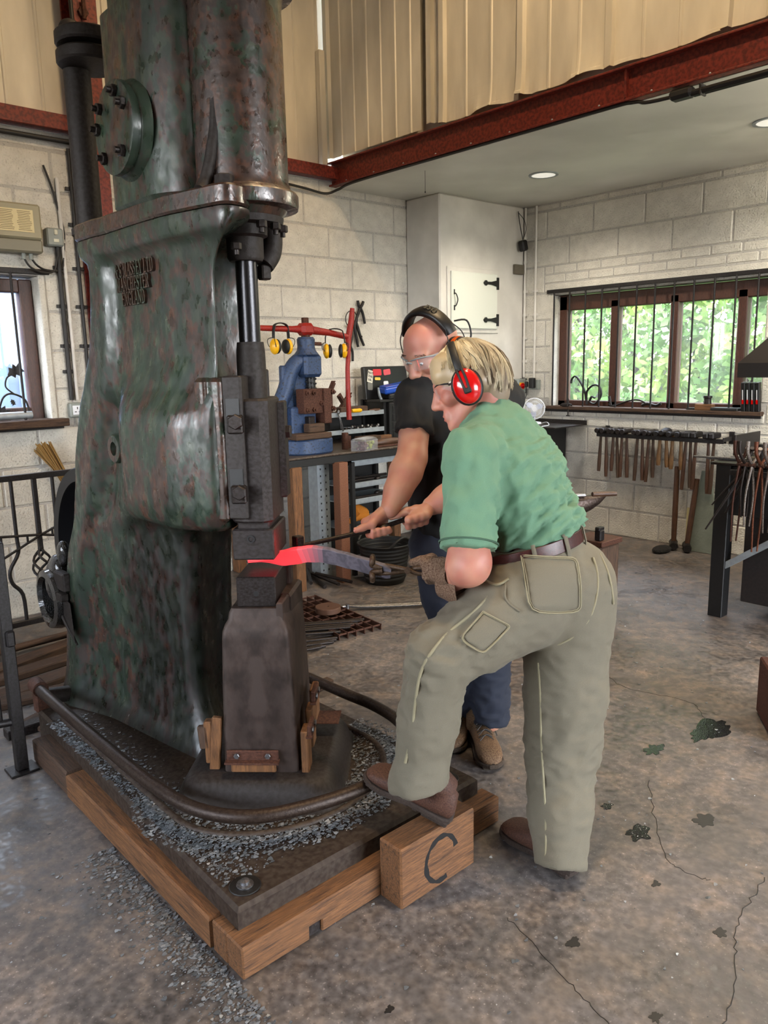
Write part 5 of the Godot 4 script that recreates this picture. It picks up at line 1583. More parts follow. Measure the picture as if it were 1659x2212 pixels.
func rightside() -> void:
	# ---- hammers on the rail under the long window
	var hr := thing("hammer_rail", "black flat iron rail for hammers on the block wall under the long window", "rail", Vector3(5.66, 0.85, -3.0))
	part("bar", MB.new().box(Vector3(-0.065, 0, -0.02), Vector3(0.006, 0.03, 1.05), 0.001).box(Vector3(-0.105, 0, -0.02), Vector3(0.006, 0.03, 1.05), 0.001), M.blackiron, hr)
	for z in [-0.53, 0.50]:
		part("bracket", MB.new().box(Vector3(-0.035, 0.015, z), Vector3(0.14, 0.03, 0.012), 0.002).box(Vector3(0.033, 0.02, z), Vector3(0.008, 0.09, 0.04), 0.002), M.blackiron, hr)
	var hs := [-3.516, 0.32, 0, -3.467, 0.36, 0, -3.403, 0.31, 0, -3.371, 0.36, 0, -3.324, 0.35, 1, -3.283, 0.35, 0, -3.186, 0.37, 0, -3.146, 0.36, 1, -3.091, 0.37, 0, -3.055, 0.33, 2, -2.998, 0.23, 3, -2.948, 0.24, 4, -2.896, 0.25, 3, -2.829, 0.25, 3, -2.787, 0.40, 5, -2.754, 0.38, 5, -2.710, 0.39, 5, -2.617, 0.41, 5, -2.574, 0.41, 5]
	var kinds := ["round faced hammer with a dark handle", "cross pein hammer with a brown handle", "ball pein hammer with a slim handle", "short hammer with a pale worn handle", "short hammer with a pale handle and a broad head", "square headed hammer with a long brown handle"]
	var pale := sm(Color(0.55, 0.41, 0.24), 0.55, 0.0, {"tex": T.oak, "scale": Vector3(14, 1, 14)})
	var ords := ["first", "second", "third", "fourth", "fifth", "sixth", "seventh", "eighth", "ninth", "tenth", "eleventh", "twelfth", "thirteenth", "fourteenth", "fifteenth", "sixteenth", "seventeenth", "eighteenth", "last"]
	for i in 19:
		var z: float = hs[i * 3]
		var l: float = hs[i * 3 + 1]
		var k: int = hs[i * 3 + 2]
		var o := thing("hammer", "%s, %s on the wall rail" % [kinds[k], ords[i]], "hammer", Vector3(5.575, 0.868, z), 0.0, "hammers on the wall rail")
		o.rotation.x = [0.04, -0.02, 0.03, -0.06, 0.02, -0.04, 0.05, -0.03][i % 8]
		var g := MB.new()
		var fat: float = 1.15 if k == 3 or k == 4 else 1.0
		g.tube([Vector3(0, 0.01, 0), Vector3(0, -0.08, 0), Vector3(0, -l * 0.5, 0), Vector3(0, -l * 0.8, 0), Vector3(0, -l, 0)], [0.012 * fat, 0.011 * fat, 0.014 * fat, 0.016 * fat, 0.013 * fat], 10, true, 0.8)
		part("handle", g, pale if k in [3, 4] else (M.handle1 if i % 3 else M.oldwood1), o)
		g = MB.new()
		if k == 5:
			g.box(Vector3(0, 0.022, 0), Vector3(0.13, 0.042, 0.042), 0.008)
		elif k == 4:
			g.ball(Vector3(0, 0.03, 0), Vector3(0.07, 0.035, 0.036), 12, 8)
			g.tube([Vector3(-0.06, 0.03, 0), Vector3(-0.085, 0.03, 0)], 0.018, 10)
		elif k == 2:
			g.tube([Vector3(-0.075, 0.02, 0), Vector3(-0.055, 0.02, 0), Vector3(-0.03, 0.02, 0), Vector3(0.03, 0.02, 0), Vector3(0.06, 0.02, 0)], [0.012, 0.018, 0.012, 0.018, 0.017], 12)
		else:
			g.tube([Vector3(-0.075, 0.02, 0), Vector3(-0.07, 0.02, 0), Vector3(-0.045, 0.02, 0), Vector3(-0.03, 0.02, 0), Vector3(0.03, 0.02, 0), Vector3(0.05, 0.02, 0), Vector3(0.075, 0.02, 0)], [0.018, 0.0215, 0.0215, 0.017, 0.019, 0.016, 0.010 if k == 1 else 0.02], 12)
		part("head", g, M.blackiron if k > 2 else M.darksteel, o)
	# long sledge hammers standing on their heads
	for q in [[5.58, -2.85, 0.64, -0.02, 0.0, "tall sledge hammer standing on its head against the wall under the hammers"], [5.57, -2.74, 0.56, 0.02, 0.09, "sledge hammer leaning beside the slate with its head on the floor"]]:
		var o := thing("sledge_hammer", q[5], "hammer", Vector3(q[0], 0.0, q[1]), 0.5)
		o.rotation.x = q[4]
		part("handle", MB.new().tube([Vector3(0, 0.04, 0), Vector3(0, 0.14, 0), Vector3(0, q[2] * 0.5, 0), Vector3(0.01, q[2], 0)], [0.018, 0.020, 0.021, 0.019], 12), M.handle1, o)
		part("head", MB.new().tube([Vector3(-0.085, 0.035, 0), Vector3(-0.06, 0.035, 0), Vector3(0, 0.035, 0), Vector3(0.06, 0.035, 0), Vector3(0.085, 0.035, 0)], [0.028, 0.034, 0.03, 0.034, 0.028], 10), M.blackiron, o)
	single("rag", "crumpled dark rag on the floor by the sledge hammer heads", "rag", MB.new().ball(Vector3(0, 0.02, 0), Vector3(0.10, 0.03, 0.06)), sm(Color(0.12, 0.11, 0.10), 0.9, 0.0, {"bump": T.bump, "bs": 1.5, "scale": 6.0}), Vector3(5.42, 0, -2.86))
	# grey slate slab leaning on the wall
	var g := MB.new()
	g.xf = Transform3D(Basis(Vector3(0, 0, 1), -0.06) * Basis(Vector3.UP, PI / 2), Vector3(5.60, 0, -2.62))
	g.xf = g.xf * Transform3D(Basis(Vector3(1, 0, 0), PI / 2), Vector3.ZERO)
	g.prism(poly([-0.13, 0.0, 0.12, 0.0, 0.06, -0.62, -0.005, -0.62]), -0.012, 0.012, 0.003)
	single("slate_slab", "greenish grey slab tapering upwards, leaning on the wall beside the forge", "slab", g, sm(Color(0.43, 0.46, 0.42), 0.7, 0.0, {"tex": T.cloud, "bump": T.bump, "bs": 0.1, "scale": 2.0}))
	g = MB.new()
	g.xf = Transform3D(Basis(Vector3.UP, PI / 2), Vector3(5.655, 0.16, -2.74))
	g.box(Vector3.ZERO, Vector3(0.10, 0.32, 0.02), 0.002)
	single("board", "small cream board standing on the floor between the two sledge hammers", "board", g, sm(Color(0.78, 0.74, 0.55), 0.7))
	# ---- forge table with its tong rack
	var fg := thing("forge", "black steel forge table on a square post, at the right edge of the room", "forge", Vector3(4.24, 0, -1.9))
	part("leg", MB.new().box(Vector3(0.02, 0.44, 0.01), Vector3(0.08, 0.88, 0.08), 0.003), M.black, fg)
	part("leg", MB.new().box(Vector3(0.02, 0.44, 1.3), Vector3(0.08, 0.88, 0.08), 0.003), M.black, fg)
	part("leg", MB.new().box(Vector3(1.05, 0.44, 0.01), Vector3(0.08, 0.88, 0.08), 0.003), M.black, fg)
	g = MB.new()
	g.box(Vector3(0.5, 0.73, 0.66), Vector3(1.0, 0.27, 1.36), 0.004)
	part("hearth_box", g, M.black, fg)
	part("top", MB.new().box(Vector3(0.5, 0.878, 0.66), Vector3(1.06, 0.015, 1.44), 0.003), M.darksteel, fg)
	g = MB.new()
	g.xf = Transform3D(Basis(Vector3(1, 0, 0), -0.62), Vector3(0.01, 0.45, 0.25))
	g.box(Vector3.ZERO, Vector3(0.035, 0.035, 0.60), 0.002)
	part("brace", g, M.galv, fg)
	part("apron", MB.new().box(Vector3(0.5, 0.35, 0.72), Vector3(0.9, 0.5, 1.2), 0.004), sm(Color(0.10, 0.06, 0.05), 0.7, 0.0, {"tex": T.rust, "scale": 2.0}), fg)
	part("rail", MB.new().box(Vector3(-0.09, 0.845, 0.68), Vector3(0.012, 0.03, 1.2), 0.002).box(Vector3(-0.045, 0.845, 0.11), Vector3(0.1, 0.03, 0.012), 0.002).box(Vector3(-0.045, 0.845, 1.2), Vector3(0.1, 0.03, 0.012), 0.002), M.blackiron, fg)
	single("firebrick_panel", "dark upright steel plate standing on the forge top near the wall", "plate", MB.new().box(Vector3(4.72, 0.945, -1.98), Vector3(0.34, 0.12, 0.012), 0.002), M.darksteel)
	# tongs hung on the rail
	var tg := [[-1.765, 0.40, 0.02, Color(0.30, 0.17, 0.12), "rust brown tongs with a wide hooked jaw, first on the forge rail"], [-1.735, 0.26, -0.03, Color(0.18, 0.15, 0.14), "dark tongs tucked behind the first pair on the forge rail"], [-1.70, 0.31, 0.03, Color(0.55, 0.54, 0.53), "bright steel handled tongs on the forge rail"], [-1.655, 0.44, 0.01, Color(0.42, 0.24, 0.15), "tongs with rusty orange reins on the forge rail"], [-1.61, 0.33, 0.0, Color(0.45, 0.42, 0.40), "grey tongs at the frame's edge on the forge rail"], [-1.56, 0.38, 0.0, Color(0.25, 0.18, 0.15), "brown tongs furthest along the forge rail"]]
	for q in tg:
		var o := thing("forge_tongs", q[4], "tongs", Vector3(4.135, 0.875, q[0]), 0.0, "tongs hung on the forge rail")
		o.rotation.x = q[2]
		var m := sm(q[3], 0.5, 0.5, {"tex": T.rust, "scale": 5.0})
		for s in [-1.0, 1.0]:
			var p := sweep([Vector3(0.03 * s, 0.125 - 0.02 * s, 0.02 * s), Vector3(0.036 * s, 0.09, 0.015 * s), Vector3(0.022 * s, 0.05, 0.006 * s), Vector3(0, 0.02, 0), Vector3(-0.012 * s, -0.04, -0.004 * s), Vector3(-0.02 * s, -q[1] * 0.5, -0.012 * s), Vector3(-0.014 * s, -q[1], -0.008 * s)], 4)
			var rr := []
			for i in p.size():
				rr.append(lerpf(0.012, 0.0045, pow(float(i) / p.size(), 0.7)))
			part("rein", MB.new().tube(p, rr, 8), m, o)
		part("rivet", MB.new().cyl(Vector3(0, 0.02, -0.012), Vector3(0, 0.02, 0.016), 0.012, 10), M.rustiron, o)
	for q in [[Vector3(4.14, 0.87, -1.73), Vector3(4.06, 0.535, -1.895), 0.007, "long grey poker hung slantwise from the forge rail"], [Vector3(4.15, 0.87, -1.74), Vector3(4.13, 0.66, -1.90), 0.007, "shorter grey poker hung slantwise behind the long one"], [Vector3(4.16, 0.86, -1.72), Vector3(4.15, 0.62, -1.83), 0.010, "thick grey poker hung from the forge rail before the post"]]:
		single("poker", q[3], "poker", MB.new().tube([q[0], (q[0] + q[1]) / 2, q[1]], [q[2], q[2], q[2] * 0.6], 8), M.darksteel)
	for q in [[-2.09, -1.72, 0.905, 4.28, "bright round bar laid across the forge top, the longest"], [-2.02, -1.70, 0.897, 4.30, "bright thin bar laid across the forge top behind the longest"], [-1.90, -1.66, 0.912, 4.33, "short bright bar laid across the forge top"]]:
		single("steel_bar", q[4], "bar", MB.new().cyl(Vector3(q[3], q[2] - 0.006, q[0]), Vector3(q[3] + 0.06, q[2] - 0.006, q[1]), 0.006, 8), M.steel)
	single("iron_post", "dark iron stake standing on the forge top behind the tongs", "stake", MB.new().lathe([Vector2(0, 0), Vector2(0.03, 0), Vector2(0.03, 0.08), Vector2(0.035, 0.085), Vector2(0.033, 0.10), Vector2(0, 0.10)], 14), M.blackiron, Vector3(4.33, 0.886, -1.73))
	# hood over the forge
	g = MB.new()
	var rows := []
	for q in [[1.338, 0.42], [1.418, 0.42], [1.80, 0.12], [2.752, 0.12]]:
		var row := PackedVector3Array()
		for p in [Vector2(-1, -1), Vector2(-1, 1), Vector2(1, 1), Vector2(1, -1)]:
			row.append(Vector3(4.78 + p.x * q[1] * 0.75, q[0], -1.47 + p.y * q[1] * 1.15))
		rows.append(row)
	for r in 3:
		for u in 4:
			g.quad(rows[r][u], rows[r][(u + 1) % 4], rows[r + 1][(u + 1) % 4], rows[r + 1][u])
	single("forge_hood", "dark sheet metal smoke hood over the forge, at the right edge", "hood", g, sm(Color(0.12, 0.10, 0.09), 0.5, 0.3))
	# ---- big anvil behind the woman
	var av := thing("anvil", "blacksmith's anvil with a bright face on a timber stand behind the woman", "anvil", Vector3(3.35, 0, -2.35))
	g = MB.new()
	var d := Vector3(0.85, 0, 0.53).normalized()
	var e := Vector3(-d.z, 0, d.x)
	g.xf = Transform3D(Basis(d, Vector3.UP, e), Vector3.ZERO)
	rows = []
	for q in [[-0.28, 0.055, 0.64, 0.765], [0.02, 0.055, 0.60, 0.765], [0.03, 0.052, 0.62, 0.758], [0.10, 0.048, 0.645, 0.758], [0.17, 0.036, 0.675, 0.757], [0.22, 0.022, 0.705, 0.755], [0.26, 0.005, 0.742, 0.752]]:
		var row := PackedVector3Array()
		for k in 16:
			var a := TAU * k / 16
			var cy: float = (q[2] + q[3]) / 2.0
			var sq: float = 3.0 if q[0] < 0.025 else 1.0
			var ca: float = signf(cos(a)) * pow(absf(cos(a)), 1.0 / sq)
			var sa: float = signf(sin(a)) * pow(absf(sin(a)), 1.0 / (sq + 0.6))
			row.append(Vector3(q[0], cy + sa * (q[3] - q[2]) / 2, -ca * q[1]))
		row.reverse()
		rows.append(row)
	g.grid(rows)
	g.fan(rows[0], Vector3(-1, 0, 0))
	g.box(Vector3(-0.13, 0.60, 0), Vector3(0.16, 0.10, 0.08), 0.02)
	g.box(Vector3(-0.13, 0.53, 0), Vector3(0.30, 0.06, 0.14), 0.015)
	part("body", g, sm(Color(0.26, 0.22, 0.20), 0.4, 0.7, {"tex": T.rust, "scale": 3.0}), av)
	g = MB.new()
	g.xf = Transform3D(Basis(d, Vector3.UP, e), Vector3.ZERO)
	g.box(Vector3(-0.12, 0.768, 0), Vector3(0.30, 0.008, 0.11), 0.003)
	g.tube([Vector3(0.03, 0.765, 0.03), Vector3(0.13, 0.762, 0.03)], [0.012, 0.009], 8)
	part("face", g, M.bright, av)
	g = MB.new()
	g.xf = Transform3D(Basis(d, Vector3.UP, e), Vector3.ZERO)
	g.box(Vector3(-0.10, 0.25, 0), Vector3(0.42, 0.50, 0.32), 0.01)
	part("stand", g, M.oldwood1, av)
	single("hammer", "hammer with a light wooden handle lying along the anvil's bick", "hammer", MB.new().tube([Vector3(3.44, 0.785, -2.23), Vector3(3.50, 0.782, -2.20), Vector3(3.56, 0.78, -2.165)], [0.012, 0.014, 0.012], 10), M.handle0, Vector3(0.0, -0.012, 0.02))
	# stool with a swage block by the anvil
	var sw := thing("swage_stand", "low heavy timber block with an iron top, half hidden behind the woman", "stand", Vector3(3.60, 0, -2.28))
	part("block", MB.new().box(Vector3(0, 0.24, 0), Vector3(0.18, 0.48, 0.18), 0.01), M.oldwood1, sw)
	part("plate", MB.new().box(Vector3(0, 0.495, 0), Vector3(0.2, 0.03, 0.2), 0.004), M.rustiron, sw)
	single("iron_tool", "small dark iron tool standing on the timber block behind the woman", "tool", MB.new().box(Vector3(3.535, 0.54, -2.22), Vector3(0.04, 0.06, 0.04), 0.006).box(Vector3(3.535, 0.575, -2.22), Vector3(0.05, 0.02, 0.03), 0.004), M.blackiron)
	# ---- rusty box on the floor, right edge
	var rb := thing("rusty_box", "rusty iron box with a carrying ring on the floor at the right edge", "box", Vector3(3.12, 0, -1.02), 0.6)
	g = MB.new()
	g.box(Vector3(0, 0.125, 0), Vector3(0.28, 0.24, 0.28), 0.006)
	part("body", g, sm(Color(0.30, 0.13, 0.08), 0.7, 0.2, {"tex": T.rust, "scale": 3.0, "bump": T.fine, "bs": 0.08}), rb)
	var hp := []
	for k in 13:
		hp.append(Vector3(-0.15 - 0.03 * sin(PI * k / 12), 0.235 + 0.012 * sin(PI * k / 12), -0.04 + 0.08 * k / 12.0))
	part("handle", MB.new().tube(hp, 0.009, 8), M.rustiron, rb)
	# ---- on and about the long window
	g = MB.new()
	g.tube(sweep([Vector3(0, 1.255, -3.925), Vector3(0, 1.29, -3.92), Vector3(0, 1.315, -3.885), Vector3(0, 1.275, -3.84), Vector3(0, 1.19, -3.79), Vector3(0, 1.08, -3.765)], 5), 0.008, 8, true, 1.6)
	g.tube(sweep([Vector3(0, 1.08, -3.765), Vector3(0, 1.18, -3.77), Vector3(0, 1.24, -3.71), Vector3(0, 1.23, -3.65), Vector3(0, 1.16, -3.63), Vector3(0, 1.09, -3.68), Vector3(0, 1.10, -3.735), Vector3(0, 1.145, -3.72), Vector3(0, 1.135, -3.69)], 5), 0.008, 8, true, 1.6)
	g.cyl(Vector3(0, 1.10, -3.765), Vector3(0, 1.30, -3.76), 0.004, 6)
	single("iron_scroll", "forged iron scroll propped in the long window", "scroll", g, M.blackiron, Vector3(5.735, 0, 0))
	g = MB.new()
	g.tube(sweep([Vector3(0, 1.085, -3.55), Vector3(0, 1.075, -3.50), Vector3(0, 1.12, -3.36), Vector3(0, 1.125, -3.27), Vector3(0, 1.09, -3.20)], 5), 0.007, 6)
	g.tube([Vector3(0.01, 1.15, -3.555), Vector3(0, 1.075, -3.53)], [0.012, 0.008], 6)
	g.tube(sweep([Vector3(0, 1.085, -3.25), Vector3(0, 1.10, -3.2), Vector3(0, 1.085, -3.13), Vector3(0, 1.105, -3.09)], 4), 0.012, 6)
	single("iron_hook", "bent iron hook lying on the long window's sill", "hook", g, M.darksteel, Vector3(5.73, 0, 0))
	single("wood_block", "pale wood block on the long window's sill", "wood", MB.new().box(Vector3(5.70, 1.088, -2.72), Vector3(0.06, 0.045, 0.13), 0.003), M.oak2)
	single("iron_ring", "dark iron collar sitting on the pale block on the sill", "collar", MB.new().lathe([Vector2(0.018, 0), Vector2(0.03, 0), Vector2(0.026, 0.02), Vector2(0.026, 0.04), Vector2(0.032, 0.045), Vector2(0.032, 0.06), Vector2(0.018, 0.06), Vector2(0.018, 0)], 16), M.darksteel, Vector3(5.70, 1.111, -2.70))
	single("steel_scrap", "flat dark steel scrap on the sill left of the pale block", "scrap", MB.new().box(Vector3(5.71, 1.073, -2.82), Vector3(0.05, 0.014, 0.08), 0.003), M.darksteel)
	single("flat_case", "flat black plastic case on the long window's sill", "case", MB.new().box(Vector3(5.70, 1.077, -2.56), Vector3(0.08, 0.022, 0.20), 0.004), M.black)
	var mk := thing("marker_stand", "black folding case of marker pens standing at the right end of the sill", "case", Vector3(5.68, 1.066, -2.37))
	g = MB.new()
	g.xf = Transform3D(Basis(Vector3(0, 0, 1), 0.15), Vector3.ZERO)
	for k in 4:
		g.box(Vector3(0, 0.105, -0.05 + k * 0.033), Vector3(0.04, 0.21, 0.029), 0.004)
	part("case", g, sm(Color(0.03, 0.03, 0.032), 0.4), mk)
	for k in 4:
		g = MB.new()
		g.xf = Transform3D(Basis(Vector3(0, 0, 1), 0.15), Vector3(-0.021, 0, 0))
		g.box(Vector3(-0.002, 0.12, -0.05 + k * 0.033), Vector3(0.003, 0.07, 0.005))
		part("pen", g, M.white, mk)
		g = MB.new()
		g.xf = Transform3D(Basis(Vector3(0, 0, 1), 0.15), Vector3(-0.021, 0, 0))
		g.box(Vector3(-0.002, 0.07, -0.05 + k * 0.033), Vector3(0.004, 0.03, 0.012))
		part("pen_cap", g, M.red, mk)
	g = MB.new()
	g.box(Vector3(0, 1.075, -3.93), Vector3(0.03, 0.03, 0.07), 0.006)
	g.tube(sweep([Vector3(0, 1.07, -3.98), Vector3(0, 1.085, -3.93), Vector3(-0.01, 1.075, -3.86)], 4), 0.009, 6)
	g.cyl(Vector3(-0.005, 1.13, -3.90), Vector3(-0.005, 0.98, -3.90), 0.006, 8)
	g.cyl(Vector3(-0.005, 0.985, -3.915), Vector3(-0.005, 0.985, -3.885), 0.006, 8)
	single("clamp", "small iron clamp screwed to the sill at the left end of the long window", "clamp", g, M.darksteel, Vector3(5.665, 0, 0))
	# shelf, fan, sockets
	var sf := thing("wall_shelf", "black steel shelf table against the wall under the fan", "shelf", Vector3(5.45, 0, -4.05))
	part("top", MB.new().box(Vector3(0, 0.915, 0.0), Vector3(0.46, 0.012, 0.66), 0.002).box(Vector3(0.225, 0.93, 0.0), Vector3(0.01, 0.04, 0.66), 0.002), M.darksteel, sf)
	part("cabinet", MB.new().box(Vector3(0.04, 0.45, -0.05), Vector3(0.36, 0.90, 0.36), 0.004), M.black, sf)
	var fan := thing("desk_fan", "white desk fan standing on the black shelf beside the window", "fan", Vector3(5.45, 0.921, -4.10), -0.9)
	g = MB.new()
	for r in [[0.088, 0.0], [0.06, 0.03], [0.03, 0.036]]:
		var cp := []
		for k in 33:
			cp.append(Vector3(cos(TAU * k / 32) * r[0], 0.13 + sin(TAU * k / 32) * r[0], 0.02 + r[1]))
		g.tube(cp, 0.0045 if r[0] > 0.08 else 0.0018, 6, false)
	for k in 40:
		var a := TAU * k / 40
		g.tube([Vector3(cos(a) * 0.088, 0.13 + sin(a) * 0.088, 0.02), Vector3(cos(a) * 0.06, 0.13 + sin(a) * 0.06, 0.05), Vector3(cos(a) * 0.022, 0.13 + sin(a) * 0.022, 0.056)], 0.0010, 4, false)
		g.tube([Vector3(cos(a) * 0.088, 0.13 + sin(a) * 0.088, 0.02), Vector3(cos(a) * 0.05, 0.13 + sin(a) * 0.05, -0.02)], 0.0010, 4, false)
	g.cyl(Vector3(0, 0.13, 0.052), Vector3(0, 0.13, 0.06), 0.023, 16)
	part("cage", g, M.white, fan)
	for k in 3:
		g = MB.new()
		var a := TAU * k / 3 + 0.4
		g.xf = Transform3D(Basis(Vector3(0, 0, 1), a) * Basis(Vector3(1, 0, 0), 0.4), Vector3(0, 0.13, 0.015))
		g.ball(Vector3(0.045, 0, 0), Vector3(0.034, 0.026, 0.002), 14, 8)
		part("blade", g, sm(Color(0.72, 0.74, 0.82), 0.3), fan)
	g = MB.new()
	g.cyl(Vector3(0, 0.13, -0.06), Vector3(0, 0.13, 0.0), 0.03, 14)
	part("motor", g, M.white, fan)
	g = MB.new()
	g.tube([Vector3(0, 0.12, -0.04), Vector3(0, 0.01, -0.03)], 0.012, 10)
	g.lathe([Vector2(0, 0), Vector2(0.065, 0), Vector2(0.06, 0.012), Vector2(0.02, 0.02), Vector2(0, 0.02)], 24, Vector3(0, 0, -0.02))
	part("stand", g, M.white, fan)
	single("fan_cord", "thin white cord trailing over the front of the black shelf", "cord", MB.new().tube(sweep([Vector3(5.42, 0.93, -4.0), Vector3(5.40, 0.945, -3.93), Vector3(5.36, 0.925, -3.88), Vector3(5.235, 0.92, -3.86), Vector3(5.21, 0.88, -3.85), Vector3(5.22, 0.75, -3.86)], 5), 0.003, 6), M.white)
	var iso := thing("isolator_switch", "grey isolator box with a red rotary switch on a yellow plate, in the corner", "switch", Vector3(5.60, 1.235, -4.42))
	part("box", MB.new().box(Vector3(0, 0, 0.035), Vector3(0.12, 0.125, 0.07), 0.006), M.greybox, iso)
	part("plate", MB.new().box(Vector3(-0.005, 0, 0.072), Vector3(0.06, 0.06, 0.004), 0.001), M.yellow, iso)
	part("knob", MB.new().tube([Vector3(-0.005, 0, 0.072), Vector3(-0.005, 0, 0.088)], 0.026, 18).box(Vector3(-0.005, 0, 0.092), Vector3(0.048, 0.012, 0.014), 0.003), M.red, iso)
	part("end_plate", MB.new().box(Vector3(0.063, 0, 0.035), Vector3(0.008, 0.13, 0.074), 0.002), M.black, iso)
	var so := thing("socket", "grey double wall socket with a black plug in it, left of the long window", "socket", Vector3(5.70, 1.245, -4.29))
	part("back_box", MB.new().box(Vector3(-0.02, 0, 0), Vector3(0.04, 0.085, 0.145), 0.004), M.greybox, so)
	part("face_plate", MB.new().box(Vector3(-0.042, 0, -0.03), Vector3(0.004, 0.07, 0.06), 0.001), sm(Color(0.72, 0.71, 0.66), 0.4), so)
	single("plug", "black plug adapter pushed into the grey wall socket", "plug", MB.new().box(Vector3(5.635, 1.26, -4.265), Vector3(0.045, 0.09, 0.05), 0.006).box(Vector3(5.60, 1.25, -4.30), Vector3(0.03, 0.05, 0.025), 0.006).tube(sweep([Vector3(5.60, 1.225, -4.30), Vector3(5.60, 1.15, -4.30), Vector3(5.58, 1.10, -4.31), Vector3(5.50, 1.05, -4.2)], 4), 0.003, 6), M.black)
	# conduits painted in with the wall
	for q in [[-4.40, 1.31, 2.75, "white painted conduit running up the corner beside the chase"], [-4.285, 1.30, 2.75, "white painted conduit running up to the ceiling above the socket"]]:
		var cd := thing("conduit", q[3], "conduit", Vector3(5.688, 0, q[0]))
		part("pipe", MB.new().cyl(Vector3(0, q[1], 0), Vector3(0, q[2], 0), 0.011, 10), M.plaster, cd)
		for y in [1.45, 1.65, 1.85, 2.05, 2.3, 2.5]:
			part("saddle", MB.new().cyl(Vector3(0, y - 0.012, 0), Vector3(0, y + 0.012, 0), 0.0145, 10).box(Vector3(0.004, y, 0), Vector3(0.006, 0.02, 0.06), 0.001), M.plaster, cd)
	# camera and dead box in the corner
	var ca := thing("alarm_sensor", "small black sensor dangling by its wire in the corner near the ceiling", "sensor", Vector3(5.62, 2.43, -4.37))
	part("case", MB.new().box(Vector3.ZERO, Vector3(0.07, 0.09, 0.06), 0.012), M.black, ca)
	part("wire", MB.new().tube(sweep([Vector3(0.01, 0.04, 0), Vector3(0.03, 0.18, -0.02), Vector3(0.05, 0.28, -0.03)], 4), 0.004, 6).tube(sweep([Vector3(0.0, 0.04, 0), Vector3(0.05, 0.12, 0.02), Vector3(0.07, 0.2, 0.0), Vector3(0.05, 0.27, -0.03)], 4), 0.003, 6), M.black, ca)
	ca.rotation.z = 0.3
	single("junction_box", "square cracked grey junction box on the corner chase", "junction box", MB.new().box(Vector3(5.605, 2.235, -4.405), Vector3(0.125, 0.08, 0.03), 0.004), sm(Color(0.42, 0.41, 0.36), 0.7, 0.0, {"tex": T.rust, "scale": 8.0}))
	# downlights: the first is in view, the others added to brighten the bay
	for q in [[4.817, -3.573, "round recessed white downlight in the low ceiling"], [4.817, -2.0, "recessed downlight added over the forge to brighten the bay"], [4.817, -0.4, "recessed downlight added nearest the doorway to brighten the bay"]]:
		var dl := thing("downlight", q[2], "light", Vector3(q[0], 2.752, q[1]))
		part("trim_ring", MB.new().lathe([Vector2(0.085, 0.004), Vector2(0.105, 0.003), Vector2(0.105, -0.003), Vector2(0.085, -0.004)], 32), M.galv, dl)
		var em := sm(Color(0.95, 0.95, 0.92), 0.4)
		em.emission_enabled = true
		em.emission = Color(1, 0.98, 0.93)
		em.emission_energy_multiplier = 0.5
		part("diffuser", MB.new().lathe([Vector2(0.0, -0.001), Vector2(0.086, -0.001), Vector2(0.086, 0.003), Vector2(0, 0.003)], 32), em, dl)
		var l := SpotLight3D.new()
		l.name = "downlight_light"
		add_child(l, true)
		l.position = Vector3(q[0], 2.745, q[1])
		l.rotation_degrees.x = -90
		l.spot_angle = 75
		l.spot_angle_attenuation = 0.7
		l.spot_range = 12
		l.spot_attenuation = 2.0
		l.light_color = Color(1, 0.95, 0.87)
		l.light_energy = 3.0
		l.light_size = 0.09
		l.shadow_enabled = true

